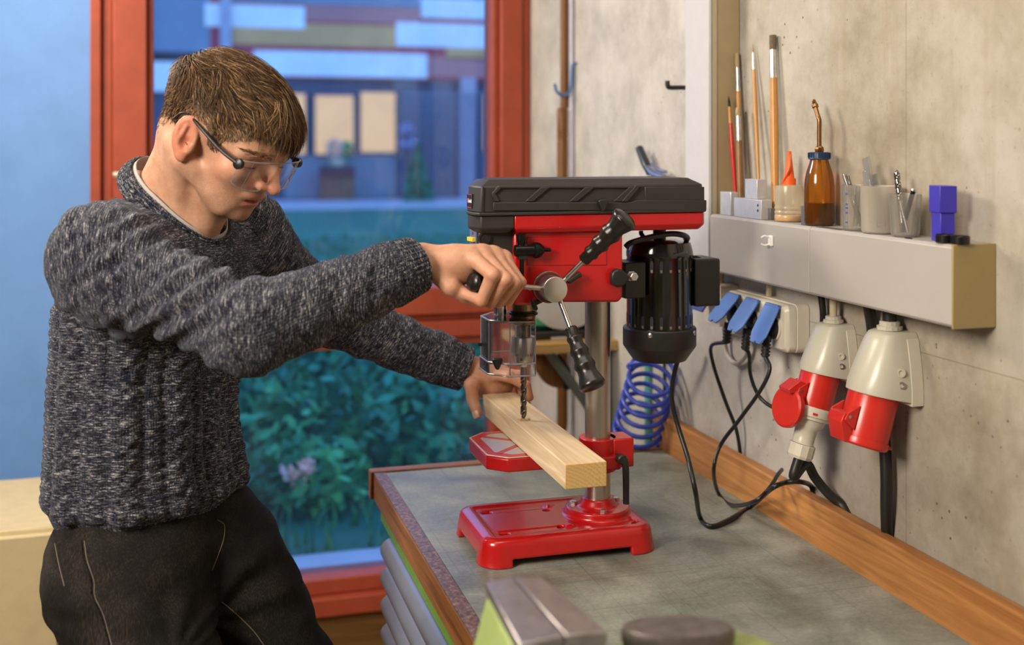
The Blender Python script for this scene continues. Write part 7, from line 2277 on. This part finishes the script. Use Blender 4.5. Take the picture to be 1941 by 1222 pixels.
# ---- shoes (below the frame, standing on the floor)
M_shoe = plain('dark_leather', (0.03, 0.022, 0.016), 0.5)
M_sole = plain('rubber_sole', (0.02, 0.02, 0.02), 0.7)
for an, dr2 in ((anR, hf), (anL, hf)):
    dd = nrm(V3(dr2[0], dr2[1], 0)); ss_ = V3(-dd[1], dd[0], 0)
    Mx = np.stack([dd, ss_, Zv])
    def shoe_f(P, an=an, Mx=Mx, dd=dd):
        d = s_ell(P, (an[0] + dd[0] * .07, an[1] + dd[1] * .07, 0.045), (0.135, 0.048, 0.045), Mx)
        d = smin(d, s_cone(P, (an[0], an[1], 0.05), (an[0], an[1], 0.10), 0.045, 0.043), 0.03)
        return np.maximum(d, 0.012 - P[:, 2])
    c = V3(an[0], an[1], 0)
    Vv, Qv = polygonize(shoe_f, c + V3(-0.24, -0.24, 0), c + V3(0.24, 0.24, 0.16), 0.007)
    sh_ = mesh('shoe', Vv, Qv, M_shoe, person, 180)
    ring_ = [(c + dd * (0.07 + 0.135 * math.cos(a)) + ss_ * (0.046 * math.sin(a))) for a in np.linspace(0, 2 * math.pi, 28, endpoint=False)]
    loft('sole', [[(p[0], p[1], z) for p in ring_] for z in (0.0, 0.014)], M_sole, sh_, 40)

# ------------------------------------------------------------------ safety glasses he wears
gl = thing('safety_glasses', 'clear safety glasses with black side arms worn by the man', 'glasses', from_head((100, 0, 0)))
M_lens = thin_glass('polycarbonate_lens', (0.985, 0.985, 0.99), 0.05, 0.03, haze=(0.9, 0.9, 0.92), haze_w=0.07, ior=1.5)  # white haze mixed in to stand for reflections on the lens
M_ledge = thin_glass('lens_edge', (0.92, 0.92, 0.95), 0.15, 0.1, haze=(0.85, 0.86, 0.9), haze_w=0.22)
M_arm = plain('black_arm', (0.012, 0.012, 0.012), 0.4)
def lens_pt(a, h):
    """wrap-round lens: a in degrees from straight ahead, h millimetres above the eye line"""
    rx, ry = 36, 67
    drop = 0.0
    x = 86 + (23 * abs(math.cos(R(a))) ** 0.75) - 0.10 * max(0, -h)
    return (x, ry * math.sin(R(a)), h)
N = 30
lv, lfc = [], []
aa_ = np.linspace(-84, 84, 2 * N + 1)
def lens_top(a): return 26 - 4 * (abs(a) / 84) ** 2
def lens_bot(a):
    b = -21 + 9 * (abs(a) / 84) ** 3
    return b + 26 * math.exp(-(a / 11.0) ** 2)
for a in aa_:
    for t in np.linspace(0, 1, 7):
        lv.append(lens_pt(a, lens_bot(a) + (lens_top(a) - lens_bot(a)) * t))
for i in range(2 * N):
    for j in range(6):
        lfc.append((i * 7 + j, (i + 1) * 7 + j, (i + 1) * 7 + j + 1, i * 7 + j + 1))
lv = from_head(np.array(lv))
ln = mesh('lens', lv, lfc, M_lens, gl, 180)
for nm, fn in (('lens_top_edge', lens_top), ('lens_bottom_edge', lens_bot)):
    mesh(nm, *g_tube(from_head(np.array([lens_pt(a, fn(a)) for a in aa_])), 0.0009, 8), M_ledge, gl, 60)
for sg in (-1, 1):
    e0 = [lens_pt(84 * sg, h) for h in np.linspace(lens_bot(84), lens_top(84), 5)]
    mesh('lens_side_edge', *g_tube(from_head(np.array(e0)), 0.0006, 8), M_ledge, gl, 60)
    mid = [lens_pt(52 * sg, h) for h in np.linspace(lens_bot(52) + 1, lens_top(52) - 1, 5)]
    mesh('lens_facet', *g_tube(from_head(np.array(mid)), 0.0004, 6), M_ledge, gl, 60)
    hx = lens_pt(80 * sg, 16)
    hx = (hx[0] - 2, hx[1] + 2.0 * sg, 16)
    Vh2, Fh2 = g_lathe([(0.0, -4), (7.5, -3.5), (7.5, 3), (4.5, 4.5), (0, 5)], (0, 0, 0), (0, sg, 0), 24)
    mesh('hinge', from_head(Vh2 + np.array(hx)), Fh2, M_arm, gl, 35)
    ap = spline([np.array(hx) + (0, 0.5 * sg, 0), (60, 74 * sg, 20), (34, 77 * sg, 27), (12, 78 * sg, 33), (-12, 76 * sg, 37), (-26, 74 * sg, 32), (-36, 72 * sg, 18)], 7)
    mesh('side_arm', *g_tube(from_head(ap), np.interp(np.linspace(0, 1, len(ap)), [0, .08, .2, .55, .6, 1], [.0042, .0042, .0036, .0036, .0030, .0024]), 10, True, 0.7), M_arm, gl, 60)
